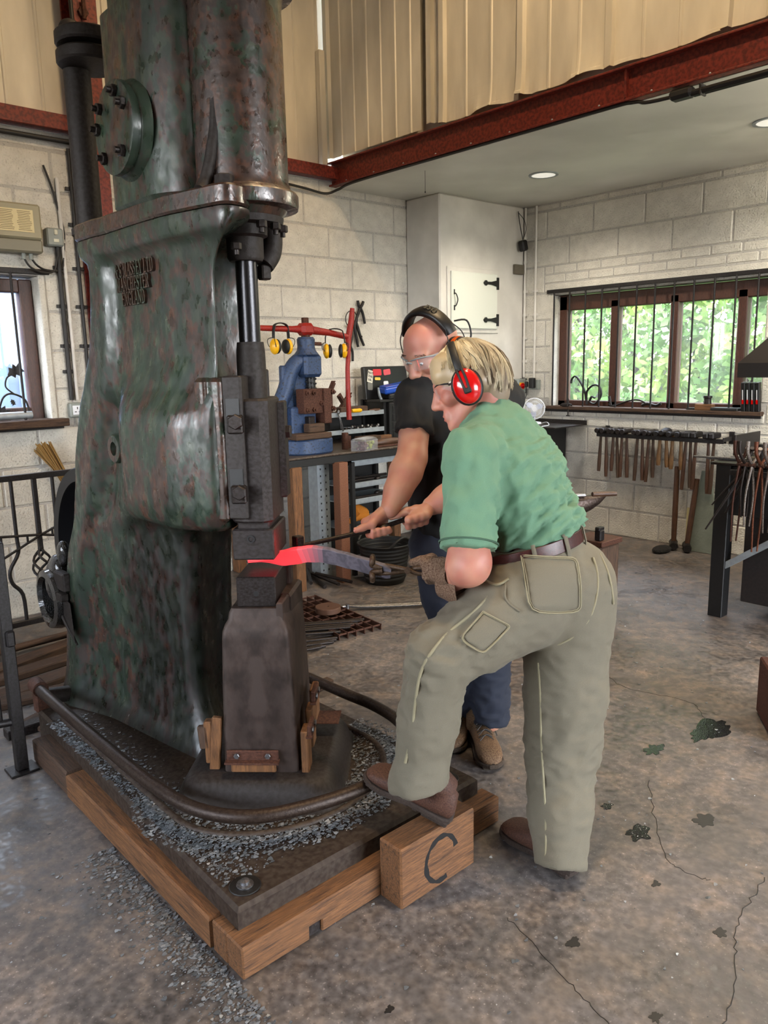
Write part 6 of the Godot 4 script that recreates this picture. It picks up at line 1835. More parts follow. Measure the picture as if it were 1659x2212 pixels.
func leftside() -> void:
	# ---- fence with twisted baskets at the back
	var fz := -4.25
	var fn := thing("fence_panel", "black wrought iron fence panel with a twisted basket, behind the hammer", "fence", Vector3(1.35, 0, fz))
	part("rail", MB.new().box(Vector3(-0.02, 0.915, 0), Vector3(0.95, 0.03, 0.03), 0.003), M.blackiron, fn)
	part("rail", MB.new().box(Vector3(-0.02, 0.135, 0), Vector3(0.95, 0.03, 0.03), 0.003), M.blackiron, fn)
	for q in [[-0.27, 0], [-0.12, 1], [-0.005, 2], [0.09, 0], [0.18, 0], [0.33, 0], [-0.41, 2]]:
		var x: float = q[0]
		var g := MB.new()
		if q[1] == 2:
			g.box(Vector3(x, 0.72, 0), Vector3(0.024, 0.40, 0.024), 0.003)
			g.box(Vector3(x, 0.24, 0), Vector3(0.024, 0.20, 0.024), 0.003)
			for k in 4:
				var p := []
				for i in 13:
					var t := i / 12.0
					var a := TAU * k / 4 + t * PI * 1.5
					var r := 0.05 * sin(PI * t)
					p.append(Vector3(x + cos(a) * r, 0.33 + 0.20 * t, sin(a) * r))
				g.tube(p, 0.007, 6)
			g.ball(Vector3(x, 0.335, 0), Vector3(0.016, 0.02, 0.016), 8, 6)
			g.ball(Vector3(x, 0.525, 0), Vector3(0.016, 0.02, 0.016), 8, 6)
			part("basket_bar", g, M.blackiron, fn)
		elif q[1] == 1:
			g.tube(sweep([Vector3(x, 0.91, 0), Vector3(x, 0.62, 0), Vector3(x, 0.52, 0), Vector3(x - 0.05, 0.43, 0), Vector3(x - 0.045, 0.36, 0), Vector3(x, 0.29, 0), Vector3(x + 0.005, 0.135, 0)], 4), 0.010, 8)
			part("bent_bar", g, M.blackiron, fn)
		else:
			g.tube([Vector3(x, 0.91, 0), Vector3(x, 0.5, 0), Vector3(x + 0.01, 0.135, 0)], 0.010, 8)
			part("bar", g, M.blackiron, fn)
	part("cross_bar", MB.new().tube([Vector3(-0.33, 0.44, 0.015), Vector3(0.0, 0.60, 0.015), Vector3(0.35, 0.74, 0.015)], 0.007, 6), M.blackiron, fn)
	part("cross_bar", MB.new().tube([Vector3(-0.42, 0.64, 0.015), Vector3(0.0, 0.60, 0.015), Vector3(0.35, 0.53, 0.015)], 0.007, 6), M.blackiron, fn)
	for q in [[-0.2, 0.50, 0.62], [-0.07, 0.56, 0.61], [0.06, 0.585, 0.63], [0.13, 0.57, 0.66]]:
		part("short_bar", MB.new().cyl(Vector3(q[0], q[1], 0.012), Vector3(q[0], q[2], 0.012), 0.006, 6), M.blackiron, fn)
	for x in [-0.47, 0.44]:
		part("post", MB.new().box(Vector3(x, 0.46, 0), Vector3(0.03, 0.92, 0.03), 0.003), M.blackiron, fn)
	# ---- gate nearer the camera, cut by the frame
	var gt := thing("gate", "black iron gate standing at the left edge, its latch post on a foot plate", "gate", Vector3(0.765, 0, -2.89))
	part("post", MB.new().box(Vector3(0, 0.44, 0), Vector3(0.04, 0.86, 0.04), 0.003), M.blackiron, gt)
	part("foot_plate", MB.new().box(Vector3(0, 0.005, 0), Vector3(0.10, 0.01, 0.09), 0.002), M.blackiron, gt)
	part("rail", MB.new().box(Vector3(-0.42, 0.85, 0.0), Vector3(0.86, 0.035, 0.035), 0.003), M.blackiron, gt)
	part("rail", MB.new().tube([Vector3(-0.02, 0.20, 0), Vector3(-0.45, 0.26, 0), Vector3(-0.85, 0.30, 0)], 0.016, 8), M.blackiron, gt)
	for k in 6:
		part("bar", MB.new().cyl(Vector3(-0.055 - 0.11 * k, 0.22 + 0.01 * k, 0), Vector3(-0.055 - 0.11 * k, 0.84, 0), 0.010, 8), M.blackiron, gt)
	part("latch", MB.new().box(Vector3(0.005, 0.52, 0.025), Vector3(0.03, 0.06, 0.02), 0.006), M.blackiron, gt)
	# ---- broom, timbers and planks on the floor behind
	var br := thing("broom", "straw besom head leaning on the wall under the small window", "broom", Vector3(1.63, 0, -4.76))
	var g := MB.new()
	for k in 60:
		var a := rng.randf_range(-1, 1)
		var b2 := rng.randf_range(-1, 1)
		g.tube([Vector3(0.10 + a * 0.018, 0.70, 0.02 + b2 * 0.015), Vector3(0.02 + a * 0.03, 0.88, 0.02 + b2 * 0.02), Vector3(-0.06 + a * 0.045, 1.02 + b2 * 0.03, 0.02 + b2 * 0.022)], 0.0035, 5, false)
	var bst := part("bristles", g, sm(Color(0.55, 0.42, 0.22), 0.8), br)
	bst.set_meta("kind", "stuff")
	part("shaft", MB.new().cyl(Vector3(0.09, 0.72, 0.02), Vector3(0.35, 0.0, 0.06), 0.012, 8), M.oldwood1, br)
	var pl := [[1.25, -4.0, 0.05, 0.9, 0.09, 0.3, "weathered plank on the floor behind the hammer, nearest the fence"], [1.15, -3.85, 0.035, 0.8, 0.10, 0.12, "dark plank on the floor behind the hammer, second from the fence"], [1.22, -3.68, 0.03, 0.85, 0.12, 0.2, "broad dirty plank on the floor behind the hammer"], [1.1, -3.5, 0.03, 0.7, 0.10, -0.15, "splintered plank on the floor behind the treadle end"], [1.12, -3.32, 0.025, 0.5, 0.14, 0.45, "short pale plank lying askew by the treadle end"]]
	for q in pl:
		var o := single("plank", q[6], "plank", MB.new().box(Vector3(0, q[2] / 2, 0), Vector3(q[3], q[2], q[4]), 0.006), M.oldwood0, Vector3(q[0], 0, q[1]), "planks on the floor")
		o.rotation.y = q[5]
	for k in 3:
		var o := single("bar_stock", ["longest brown bar lying along the fence foot", "middle brown bar lying along the fence foot", "thin brown bar lying along the fence foot"][k], "bar", MB.new().cyl(Vector3(-0.5, 0, 0), Vector3(0.5, 0.02, 0), [0.02, 0.016, 0.012][k], 8), M.oldwood0, Vector3(1.15, 0.03 + 0.02 * k, -4.16 + 0.06 * k))
		o.rotation.y = 0.05 * k
	# floor edge ironwork
	single("iron_sole", "flat iron sole bar on the floor behind the hammer", "bar", MB.new().box(Vector3(1.1, 0.02, -3.2), Vector3(0.6, 0.04, 0.06), 0.004), M.scale)
	# ---- meter box, switch, conduits
	var mb := thing("meter_box", "cream meter cabinet with a printed notice on the wall, top left", "meter box", Vector3(1.55, 2.28, -4.80))
	part("body", MB.new().box(Vector3(0, 0.0, 0.05), Vector3(0.26, 0.19, 0.10), 0.01), sm(Color(0.56, 0.53, 0.43), 0.5), mb)
	part("base", MB.new().box(Vector3(0, -0.13, 0.045), Vector3(0.26, 0.075, 0.09), 0.01), sm(Color(0.45, 0.43, 0.36), 0.5), mb)
	var nt := part("notice", MB.new().box(Vector3(-0.01, 0.0, 0.102), Vector3(0.19, 0.12, 0.002)), sm(Color(0.78, 0.72, 0.55), 0.6), mb)
	g = MB.new()
	for k in 12:
		for c in 2:
			g.box(Vector3(-0.058 + c * 0.095 + rng.randf_range(-0.004, 0.0), 0.05 - k * 0.009, 0.1035), Vector3(0.06 + 0.02 * rng.randf(), 0.0025, 0.0005))
	part("print", g, sm(Color(0.35, 0.30, 0.22), 0.7), nt).set_meta("kind", "stuff")
	for s in [0.03, 0.07]:
		part("cable_gland", MB.new().cyl(Vector3(s, -0.165, 0.05), Vector3(s, -0.20, 0.05), 0.012, 8), M.greybox, mb)
	part("cable", MB.new().tube(sweep([Vector3(0.03, -0.19, 0.05), Vector3(0.06, -0.24, 0.05), Vector3(0.13, -0.265, 0.04), Vector3(0.20, -0.25, 0.03), Vector3(0.225, -0.17, 0.03)], 5), 0.006, 6).tube(sweep([Vector3(0.07, -0.19, 0.05), Vector3(0.10, -0.23, 0.05), Vector3(0.16, -0.25, 0.03), Vector3(0.25, -0.235, 0.02), Vector3(0.275, -0.1, 0.02), Vector3(0.28, 0.0, 0.015), Vector3(0.24, 0.2, 0.015), Vector3(0.20, 0.33, 0.015)], 5), 0.006, 6), M.cable, mb)
	var sw := thing("switch_box", "grey metal switch box with a rocker beside the meter cabinet", "switch", Vector3(1.765, 2.215, -4.80))
	part("box", MB.new().box(Vector3(0, 0, 0.03), Vector3(0.095, 0.10, 0.06), 0.008), M.greybox, sw)
	part("rocker", MB.new().box(Vector3(0.003, 0.025, 0.062), Vector3(0.02, 0.03, 0.012), 0.004).box(Vector3(0.003, -0.02, 0.061), Vector3(0.03, 0.018, 0.004), 0.001), sm(Color(0.75, 0.74, 0.66), 0.4), sw)
	for q in [[1.785, 2.165, 1.28, "black conduit dropping from the grey switch box to the socket", 0.014], [1.90, 2.72, 1.4, "black conduit dropping down the wall beside the red column", 0.010]]:
		var cd := thing("conduit", q[3], "conduit", Vector3(q[0], 0, -4.782))
		part("pipe", MB.new().cyl(Vector3(0, q[2], 0), Vector3(0.0, q[1], 0), q[4], 10), M.cable, cd)
		for y in [1.45, 1.6, 1.83, 2.05, 2.3, 2.5]:
			if y > q[2] + 0.05 and y < q[1] - 0.05:
				part("saddle", MB.new().cyl(Vector3(0, y - 0.012, 0), Vector3(0, y + 0.012, 0), q[4] + 0.003, 10).box(Vector3(0, y, -0.008), Vector3(0.07, 0.02, 0.008), 0.002), M.cable, cd)
	var wc := thing("conduit", "white painted conduit beside the black one on the left wall", "conduit", Vector3(1.82, 0, -4.785))
	part("pipe", MB.new().cyl(Vector3(0, 1.28, 0), Vector3(0, 2.55, 0), 0.011, 10), M.plaster, wc)
	for y in [1.4, 1.6, 1.75, 2.0, 2.2]:
		part("saddle", MB.new().cyl(Vector3(0, y - 0.01, 0), Vector3(0, y + 0.01, 0), 0.014, 10), M.plaster, wc)
	single("conduit", "black conduit running level along the wall top to a round box on the column", "conduit", MB.new().cyl(Vector3(0.4, 2.755, -4.775), Vector3(1.93, 2.755, -4.775), 0.014, 10).cyl(Vector3(1.955, 2.755, -4.66), Vector3(1.955, 2.755, -4.62), 0.04, 14).cyl(Vector3(1.94, 2.80, -4.64), Vector3(1.92, 4.6, -4.64), 0.012, 10), M.cable)
	var so := thing("socket", "grey metal wall socket below the black conduit, left of the hammer", "socket", Vector3(1.80, 1.22, -4.80))
	part("back_box", MB.new().box(Vector3(0, 0, 0.025), Vector3(0.085, 0.09, 0.05), 0.008), M.greybox, so)
	part("face_plate", MB.new().box(Vector3(0, 0, 0.052), Vector3(0.055, 0.055, 0.004), 0.001), M.white, so)
	part("slots", MB.new().box(Vector3(0, 0.012, 0.0545), Vector3(0.006, 0.014, 0.001)).box(Vector3(-0.012, -0.01, 0.0545), Vector3(0.012, 0.005, 0.001)).box(Vector3(0.012, -0.01, 0.0545), Vector3(0.012, 0.005, 0.001)), M.black, so)
	# leaf ironwork and a tube on the small window's sill
	g = MB.new()
	g.tube(sweep([Vector3(0.14, 0.0, 0), Vector3(0.12, 0.10, 0), Vector3(0.05, 0.14, 0), Vector3(0.0, 0.12, 0), Vector3(-0.03, 0.05, 0)], 5), 0.006, 6)
	g.tube(sweep([Vector3(0.06, 0.14, 0), Vector3(0.02, 0.18, 0), Vector3(0.03, 0.23, 0), Vector3(0.06, 0.25, 0)], 4), 0.005, 6)
	for q in [[0.08, 0.27, 0.5], [-0.02, 0.04, -0.4], [0.05, 0.09, -1.2]]:
		g.xf = Transform3D(Basis(Vector3(0, 0, 1), q[2]), Vector3(q[0], q[1], 0))
		var s: float = 0.4 if q[2] < -1 else 1.0
		g.xf = g.xf * Transform3D(Basis(Vector3(1, 0, 0), PI / 2).scaled(Vector3.ONE * s), Vector3.ZERO)
		g.prism(poly([-0.05, 0.0, -0.03, -0.015, -0.02, -0.035, -0.005, -0.02, 0.01, -0.04, 0.02, -0.018, 0.045, -0.03, 0.04, 0.0, 0.045, 0.03, 0.02, 0.018, 0.01, 0.04, -0.005, 0.02, -0.02, 0.035, -0.03, 0.015]), -0.003, 0.003)
		g.xf = Transform3D()
	single("iron_leaf_spray", "forged iron oak leaf spray standing in the small left window", "ironwork", g, M.blackiron, Vector3(1.42, 1.19, -4.86))
	single("steel_tube", "grey steel tube lying on the small window's sill", "tube", MB.new().cyl(Vector3(0.9, 1.205, -4.80), Vector3(1.55, 1.205, -4.80), 0.022, 14), M.galv)

# a solid grown from tapered limbs joined smoothly, skinned by surface nets
class SN:
	var o: Vector3
	var h: float
	var nx: int
	var ny: int
	var nz: int
	var f := PackedFloat32Array()
	var k: float
	func _init(lo: Vector3, hi: Vector3, cell: float, sharp: float) -> void:
		o = lo
		h = cell
		k = sharp
		nx = int(ceil((hi.x - lo.x) / h)) + 1
		ny = int(ceil((hi.y - lo.y) / h)) + 1
		nz = int(ceil((hi.z - lo.z) / h)) + 1
		f.resize(nx * ny * nz)
	# w, s: flatten the limb along the direction w by the factor s
	func cap(a: Vector3, b: Vector3, ra: float, rb := -1.0, w := Vector3.ZERO, s := 1.0) -> void:
		if rb < 0: rb = ra
		var reach := maxf(ra, rb) + 5.0 / k + h
		var lo := ((a.min(b) - Vector3.ONE * reach - o) / h).floor()
		var hi := ((a.max(b) + Vector3.ONE * reach - o) / h).ceil()
		var x0 := maxi(0, int(lo.x))
		var x1 := mini(nx - 1, int(hi.x))
		var y0 := maxi(0, int(lo.y))
		var y1 := mini(ny - 1, int(hi.y))
		var z0 := maxi(0, int(lo.z))
		var z1 := mini(nz - 1, int(hi.z))
		var ba := b - a
		var sw := w * (s - 1.0)
		ba += sw * ba.dot(w)
		var inv := 1.0 / maxf(ba.length_squared(), 1e-9)
		var dr := rb - ra
		var far := 5.0 / k
		for z in range(z0, z1 + 1):
			for y in range(y0, y1 + 1):
				var i := (z * ny + y) * nx + x0
				var q := Vector3(x0 * h, y * h, z * h) + o - a
				for x in range(x0, x1 + 1):
					var p := q + sw * q.dot(w)
					var t := clampf(p.dot(ba) * inv, 0.0, 1.0)
					var d := (p - ba * t).length() - ra - dr * t
					if d < far:
						f[i] += exp(-k * d)
					i += 1
					q.x += h
	func ball(c: Vector3, r: float, w := Vector3.ZERO, s := 1.0) -> void:
		cap(c, c + Vector3(0, 1e-4, 0), r, r, w, s)
	func chain(pts: Array, rad: Array) -> void:
		for i in pts.size() - 1:
			cap(pts[i], pts[i + 1], rad[i], rad[i + 1])
	# drops what lies beyond a plane, within reach of its point
	func clip(p: Vector3, n: Vector3, reach: float) -> void:
		n = n.normalized()
		for z in nz:
			for y in ny:
				var i := (z * ny + y) * nx
				var q := Vector3(0, y * h, z * h) + o - p
				if absf(q.y) > reach or absf(q.z) > reach:
					continue
				for x in nx:
					if q.length_squared() < reach * reach:
						var d := q.dot(n)
						if d > -h * 1.5: f[i] = minf(f[i], exp(-k * d))
					i += 1
					q.x += h
	func val(p: Vector3) -> float:
		var q := ((p - o) / h).round()
		if q.x < 0 or q.y < 0 or q.z < 0 or q.x >= nx or q.y >= ny or q.z >= nz: return 0.0
		return f[(int(q.z) * ny + int(q.y)) * nx + int(q.x)]
	# first point of the surface met from p along d
	func hit(p: Vector3, d: Vector3) -> Vector3:
		d = d.normalized()
		for i in 400:
			var q := p + d * (i * 0.0025)
			if val(q) >= 1.0: return q - d * 0.002
		return Vector3.INF
	func skin(mb: MB, tint, fold) -> void:
		var sy := nx
		var sz := nx * ny
		var n := f.size()
		for i in n:
			var e := f[i]
			f[i] = log(e) / k if e > 1e-30 else -1.0
		var id := PackedInt32Array()
		id.resize(n)
		id.fill(-1)
		var sum := PackedVector3Array()
		var cnt := PackedInt32Array()
		var qs := PackedInt32Array()
		var st := [1, sy, sz]
		var ua := [sy, sz, 1]
		var va := [sz, 1, sy]
		for z in range(1, nz - 1):
			for y in range(1, ny - 1):
				var i := z * sz + y * sy
				for x in range(1, nx - 1):
					var a := f[i + x]
					for ax in 3:
						var j: int = i + x + st[ax]
						var b := f[j]
						if (a > 0.0) == (b > 0.0): continue
						var t := a / (a - b)
						var p := Vector3(x, y, z)
						p[ax] += t
						var u: int = ua[ax]
						var v: int = va[ax]
						var c := i + x
						var q := [c - u - v, c - v, c, c - u]
						for w in q:
							if id[w] < 0:
								id[w] = sum.size()
								sum.append(p)
								cnt.append(1)
							else:
								sum[id[w]] += p
								cnt[id[w]] += 1
						if a > 0.0:
							qs.append_array([id[q[0]], id[q[1]], id[q[2]], id[q[3]]])
						else:
							qs.append_array([id[q[0]], id[q[3]], id[q[2]], id[q[1]]])
		var m := sum.size()
		for i in m:
			sum[i] = sum[i] / cnt[i] * h + o
		var nor := _nor(sum, qs)
		if fold != null:
			for i in m:
				sum[i] += nor[i] * (fold.call(sum[i], nor[i]) as float)
			nor = _nor(sum, qs)
		var base := mb.v.size()
		for i in m:
			mb.v.append(sum[i])
			mb.n.append(nor[i])
			mb.c.append(tint.call(sum[i], nor[i]) if tint != null else Color.WHITE)
		for i in range(0, qs.size(), 4):
			mb.ix.append_array([base + qs[i], base + qs[i + 2], base + qs[i + 1], base + qs[i], base + qs[i + 3], base + qs[i + 2]])
	func _nor(v: PackedVector3Array, qs: PackedInt32Array) -> PackedVector3Array:
		var nor := PackedVector3Array()
		nor.resize(v.size())
		for i in range(0, qs.size(), 4):
			var nn := (v[qs[i + 2]] - v[qs[i]]).cross(v[qs[i + 3]] - v[qs[i + 1]])
			for j in 4: nor[qs[i + j]] += nn
		for i in v.size(): nor[i] = nor[i].normalized()
		return nor

func bounds(pts: Array, pad: float) -> Array:
	var lo: Vector3 = pts[0]
	var hi: Vector3 = pts[0]
	for p in pts:
		lo = lo.min(p)
		hi = hi.max(p)
	return [lo - Vector3.ONE * pad, hi + Vector3.ONE * pad]

# a hand closed round a bar: c on the bar, a along it towards the thumb, up and side square to it (the knuckles start on the side)
func grip(mb: MB, c: Vector3, a: Vector3, up: Vector3, side: Vector3, wrist: Vector3, arm: Vector3, angs: Array, fat: float, tint, bar := 0.011) -> void:
	a = a.normalized()
	up = (up - a * up.dot(a)).normalized()
	side = (side - a * side.dot(a)).normalized()
	side = (side - up * side.dot(up)).normalized()
	var dir := func(t: float) -> Vector3: return up * cos(deg_to_rad(t)) + side * sin(deg_to_rad(t))
	var b := bounds([c + a * 0.09, c - a * 0.07, wrist, wrist + arm * 0.05, c + up * 0.05, c - up * 0.05, c + side * 0.05, c - side * 0.05], 0.03)
	var s := SN.new(b[0], b[1], 0.0032, 260.0)
	var offs := [0.033, 0.011, -0.011, -0.031]
	var lens := [0.96, 1.04, 1.0, 0.86]
	var knuckle := []
	for i in 4:
		var r: float = (0.0092 if i < 3 else 0.0082) * fat
		var o: Vector3 = c + a * offs[i]
		var j := []
		var rr := [0.036 + 0.004 * lens[i], 0.030, bar + r + 0.001, bar + r]
		for q in 4:
			j.append(o + dir.call(angs[q] + (lens[i] - 1.0) * 60.0 * q * 0.4) * rr[q] + a * (0.004 * (1.5 - i) * (q - 1) * -0.35))
		s.chain(j, [r * 1.12, r * 1.03, r * 0.98, r * 0.86])
		knuckle.append(j[0])
		# metacarpal, and the knuckle's bone
		var root: Vector3 = wrist.lerp(j[0], 0.12) + a * (offs[i] * 0.3)
		s.cap(root, j[0], 0.0165 * fat, r * 1.3)
		s.ball(j[0] + dir.call(angs[0] - 15) * 0.003, r * 1.12)
	# web of the palm
	s.cap(wrist.lerp(knuckle[1], 0.35), knuckle[1].lerp(knuckle[2], 0.5) - dir.call(angs[0]) * 0.008, 0.02 * fat, 0.013 * fat)
	# thumb: leaves the side of the palm near the wrist and lies along the bar
	var cmc: Vector3 = wrist.lerp(knuckle[0], 0.25) + a * 0.010 - side * 0.006
	var top: Vector3 = dir.call(angs[0] - 75.0)
	var mcp: Vector3 = c + a * 0.026 + top * (bar + 0.017 * fat)
	var ip: Vector3 = c + a * 0.058 + top * (bar + 0.012 * fat)
	var tip: Vector3 = c + a * 0.082 + top * (bar + 0.008 * fat)
	s.chain([cmc, mcp, ip, tip], [0.0165 * fat, 0.0125 * fat, 0.0108 * fat, 0.0088 * fat])
	s.ball(cmc.lerp(mcp, 0.4) + top * 0.002, 0.0165 * fat)
	# wrist
	s.cap(wrist, wrist + arm.normalized() * 0.05, 0.0255 * fat, 0.027 * fat, up, 1.12)
	s.skin(mb, tint, null)
	# nails
	if fat <= 1.05:
		pass

# head shape in its own axes (x left, y up, z to the face)
func head_shape(mb: MB, xf: Transform3D, neck: Vector3, tint, man: bool) -> void:
	var b := bounds([xf * Vector3(0, 0.02, 0), neck], 0.155)
	var s := SN.new(b[0], b[1], 0.0038, 170.0)
	var P := func(x: float, y: float, z: float) -> Vector3: return xf * Vector3(x, y, z)
	var X := xf.basis.x.normalized()
	var g := 1.0 if man else 0.94
	s.cap(P.call(0, 0.035, -0.032), P.call(0, 0.040, 0.022), 0.083 * g, 0.078 * g, X, 1.10)
	s.cap(P.call(0, -0.02, -0.045), P.call(0, 0.0, 0.0), 0.058, 0.062)
	s.cap(P.call(0, -0.005, 0.052), P.call(0, -0.07, 0.050), 0.043, 0.035)
	for k in [-1.0, 1.0]:
		s.cap(P.call(k * 0.052, -0.045, 0.0), P.call(k * 0.018, -0.096, 0.062), 0.017, 0.017)
		s.cap(P.call(k * 0.054, -0.02, 0.002), P.call(k * 0.045, -0.018, 0.062), 0.018, 0.022)
		s.ball(P.call(k * 0.044, -0.022, 0.066), 0.020)
		s.cap(P.call(k * 0.014, 0.026, 0.090), P.call(k * 0.046, 0.024, 0.074), 0.0105, 0.010)
		s.ball(P.call(k * 0.031, 0.004, 0.077), 0.0145)
		s.ball(P.call(k * 0.012, -0.036, 0.100), 0.0078)
		# ear
		s.cap(P.call(k * 0.074, 0.022, -0.012), P.call(k * 0.072, -0.022, -0.004), 0.010, 0.008, X, 1.6)
		s.cap(P.call(k * 0.080, 0.022, -0.020), P.call(k * 0.077, -0.01, -0.018), 0.007, 0.006)
	s.cap(P.call(0, 0.014, 0.094), P.call(0, -0.030, 0.116), 0.0085, 0.0118)
	s.cap(P.call(-0.016, -0.064, 0.089), P.call(0.016, -0.064, 0.089), 0.0078)
	s.cap(P.call(-0.015, -0.077, 0.088), P.call(0.015, -0.077, 0.088), 0.0085)
	s.cap(P.call(-0.008, -0.104, 0.080), P.call(0.008, -0.104, 0.080), 0.016)
	s.cap(P.call(0, -0.04, 0.03), P.call(0, -0.092, 0.05), 0.045, 0.026)
	# neck
	s.cap(P.call(0, -0.035, -0.035), neck, 0.055 if man else 0.052, 0.064 if man else 0.062)
	s.cap(P.call(0, -0.075, 0.02), neck, 0.038, 0.055)
	s.skin(mb, tint, null)

func axes(fwd: Vector3, up: Vector3, at: Vector3) -> Transform3D:
	var z := fwd.normalized()
	var x := up.cross(z).normalized()
	return Transform3D(Basis(x, z.cross(x), z), at)

func boot(parent: Node3D, heel: Vector3, toe: Vector3, up: Vector3, shaft: Vector3, m: Material, ms: Material, laces: Material = null) -> void:
	var z := (toe - heel).normalized()
	var x := up.cross(z).normalized()
	var fr := Transform3D(Basis(x, z.cross(x), z), heel)
	var L := (toe - heel).length()
	var b := MB.new()
	b.xf = fr
	var rows := []
	for q in [[-0.012, 0.012, 0.03, 0.05], [-0.004, 0.030, 0.018, 0.095], [0.03, 0.037, 0.018, 0.118], [0.075, 0.039, 0.018, 0.120], [0.11, 0.040, 0.018, 0.108], [0.145, 0.042, 0.018, 0.088], [0.18, 0.046, 0.018, 0.074], [0.215, 0.048, 0.018, 0.066], [0.245, 0.045, 0.018, 0.060], [0.268, 0.036, 0.018, 0.050], [0.281, 0.020, 0.020, 0.038], [0.286, 0.006, 0.024, 0.030]]:
		var row := PackedVector3Array()
		for k in 20:
			var a := TAU * k / 20
			var cx = signf(cos(a)) * pow(absf(cos(a)), 0.75) * q[1]
			var cy: float = (q[2] + q[3]) / 2 + signf(sin(a)) * pow(absf(sin(a)), 0.8) * (q[3] - q[2]) / 2
			var nar: float = 1.0 - 0.35 * clampf((cy - 0.06) / 0.06, 0, 1)
			row.append(Vector3(cx * nar + 0.004 * sin(q[0] * 12.0), cy, q[0] * L / 0.28))
		rows.append(row)
	b.grid(rows)
	b.fan(rows[0], Vector3.FORWARD)
	b.xf = Transform3D()
	var inv := shaft
	b.tube([fr * Vector3(0, 0.06, 0.05), fr * Vector3(0, 0.10, 0.048), fr * Vector3(0, 0.12, 0.045).lerp(fr.affine_inverse() * inv, 0.5), inv], [0.046, 0.047, 0.048, 0.050], 18)
	var bt := part("boot", b, m, parent)
	b = MB.new()
	b.xf = fr
	var out := PackedVector2Array()
	for q in [[-0.016, 0.0], [-0.012, 0.024], [0.01, 0.037], [0.08, 0.036], [0.12, 0.036], [0.17, 0.047], [0.215, 0.054], [0.25, 0.050], [0.275, 0.036], [0.292, 0.014]]:
		out.append(Vector2(q[1], q[0] * L / 0.28))
	for i in range(out.size() - 1, 0, -1):
		out.append(Vector2(-out[i].x, out[i].y))
	b.prism(out, 0.008, 0.026, 0.004)
	for k in 9:
		b.box(Vector3(0, 0.006, (0.005 + k * 0.032) * L / 0.28), Vector3(0.07 if k > 4 else 0.06, 0.012, 0.018), 0.003)
	b.box(Vector3(0, 0.008, 0.035 * L / 0.28), Vector3(0.066, 0.018, 0.08), 0.004)
	part("sole", b, ms, bt)
	if laces:
		b = MB.new()
		b.xf = fr
		for k in 4:
			var zz := 0.10 + k * 0.022
			var yy := 0.118 - k * 0.010
			b.tube(sweep([Vector3(-0.026, yy - 0.012, zz), Vector3(0, yy + 0.002, zz + 0.008), Vector3(0.026, yy - 0.012, zz + 0.022)], 3), 0.0022, 6)
			b.tube(sweep([Vector3(0.026, yy - 0.012, zz), Vector3(0, yy + 0.004, zz + 0.008), Vector3(-0.026, yy - 0.012, zz + 0.022)], 3), 0.0022, 6)
		b.tube(sweep([Vector3(0.0, 0.125, 0.10), Vector3(0.03, 0.12, 0.11), Vector3(0.045, 0.09, 0.12), Vector3(0.055, 0.06, 0.13)], 4), 0.0022, 6)
		part("laces", b, laces, bt)

# a raised cloth line on a garment: points dropped onto its surface along d
func seam(b: MB, s: SN, pts: Array, d: Vector3, r: float) -> void:
	var p := []
	var w := sweep(pts, 5)
	for q in w:
		var e := s.hit(q, d)
		if e.is_finite(): p.append(e)
	if p.size() < 3: return
	# smooth the grid's steps away
	for k in 3:
		var t := p.duplicate()
		for i in range(1, p.size() - 1):
			t[i] = (p[i - 1] + p[i] * 2 + p[i + 1]) / 4
		p = t
	b.tube(p, r, 6, false)

func patch(b: MB, s: SN, q: Array, d: Vector3, off: float, n := 12) -> void:
	var g := []
	for i in n + 1:
		var row := []
		for j in n + 1:
			var u := float(j) / n
			var v := float(i) / n
			var p: Vector3 = (q[0] as Vector3).lerp(q[1], u).lerp((q[3] as Vector3).lerp(q[2], u), v)
			var e := s.hit(p, d)
			row.append(e if e.is_finite() else p + d * 0.3)
		g.append(row)
	for k in 3:
		var t := g.duplicate(true)
		for i in range(0, n + 1):
			for j in range(0, n + 1):
				var acc: Vector3 = g[i][j] * 2.0
				acc += g[maxi(i - 1, 0)][j] + g[mini(i + 1, n)][j] + g[i][maxi(j - 1, 0)] + g[i][mini(j + 1, n)]
				if i in [0, n] or j in [0, n]: continue
				t[i][j] = acc / 6.0
		g = t
	var rows := []
	for i in n + 1:
		var row := PackedVector3Array()
		for j in n + 1:
			var edge: bool = i in [0, n] or j in [0, n]
			row.append(g[i][j] - d.normalized() * (off if not edge else -0.003))
		rows.append(row)
	if ((rows[0][n] - rows[0][0]) as Vector3).cross(rows[n][0] - rows[0][0]).dot(d) > 0:
		for r in rows: r.reverse()
	b.grid(rows, false)

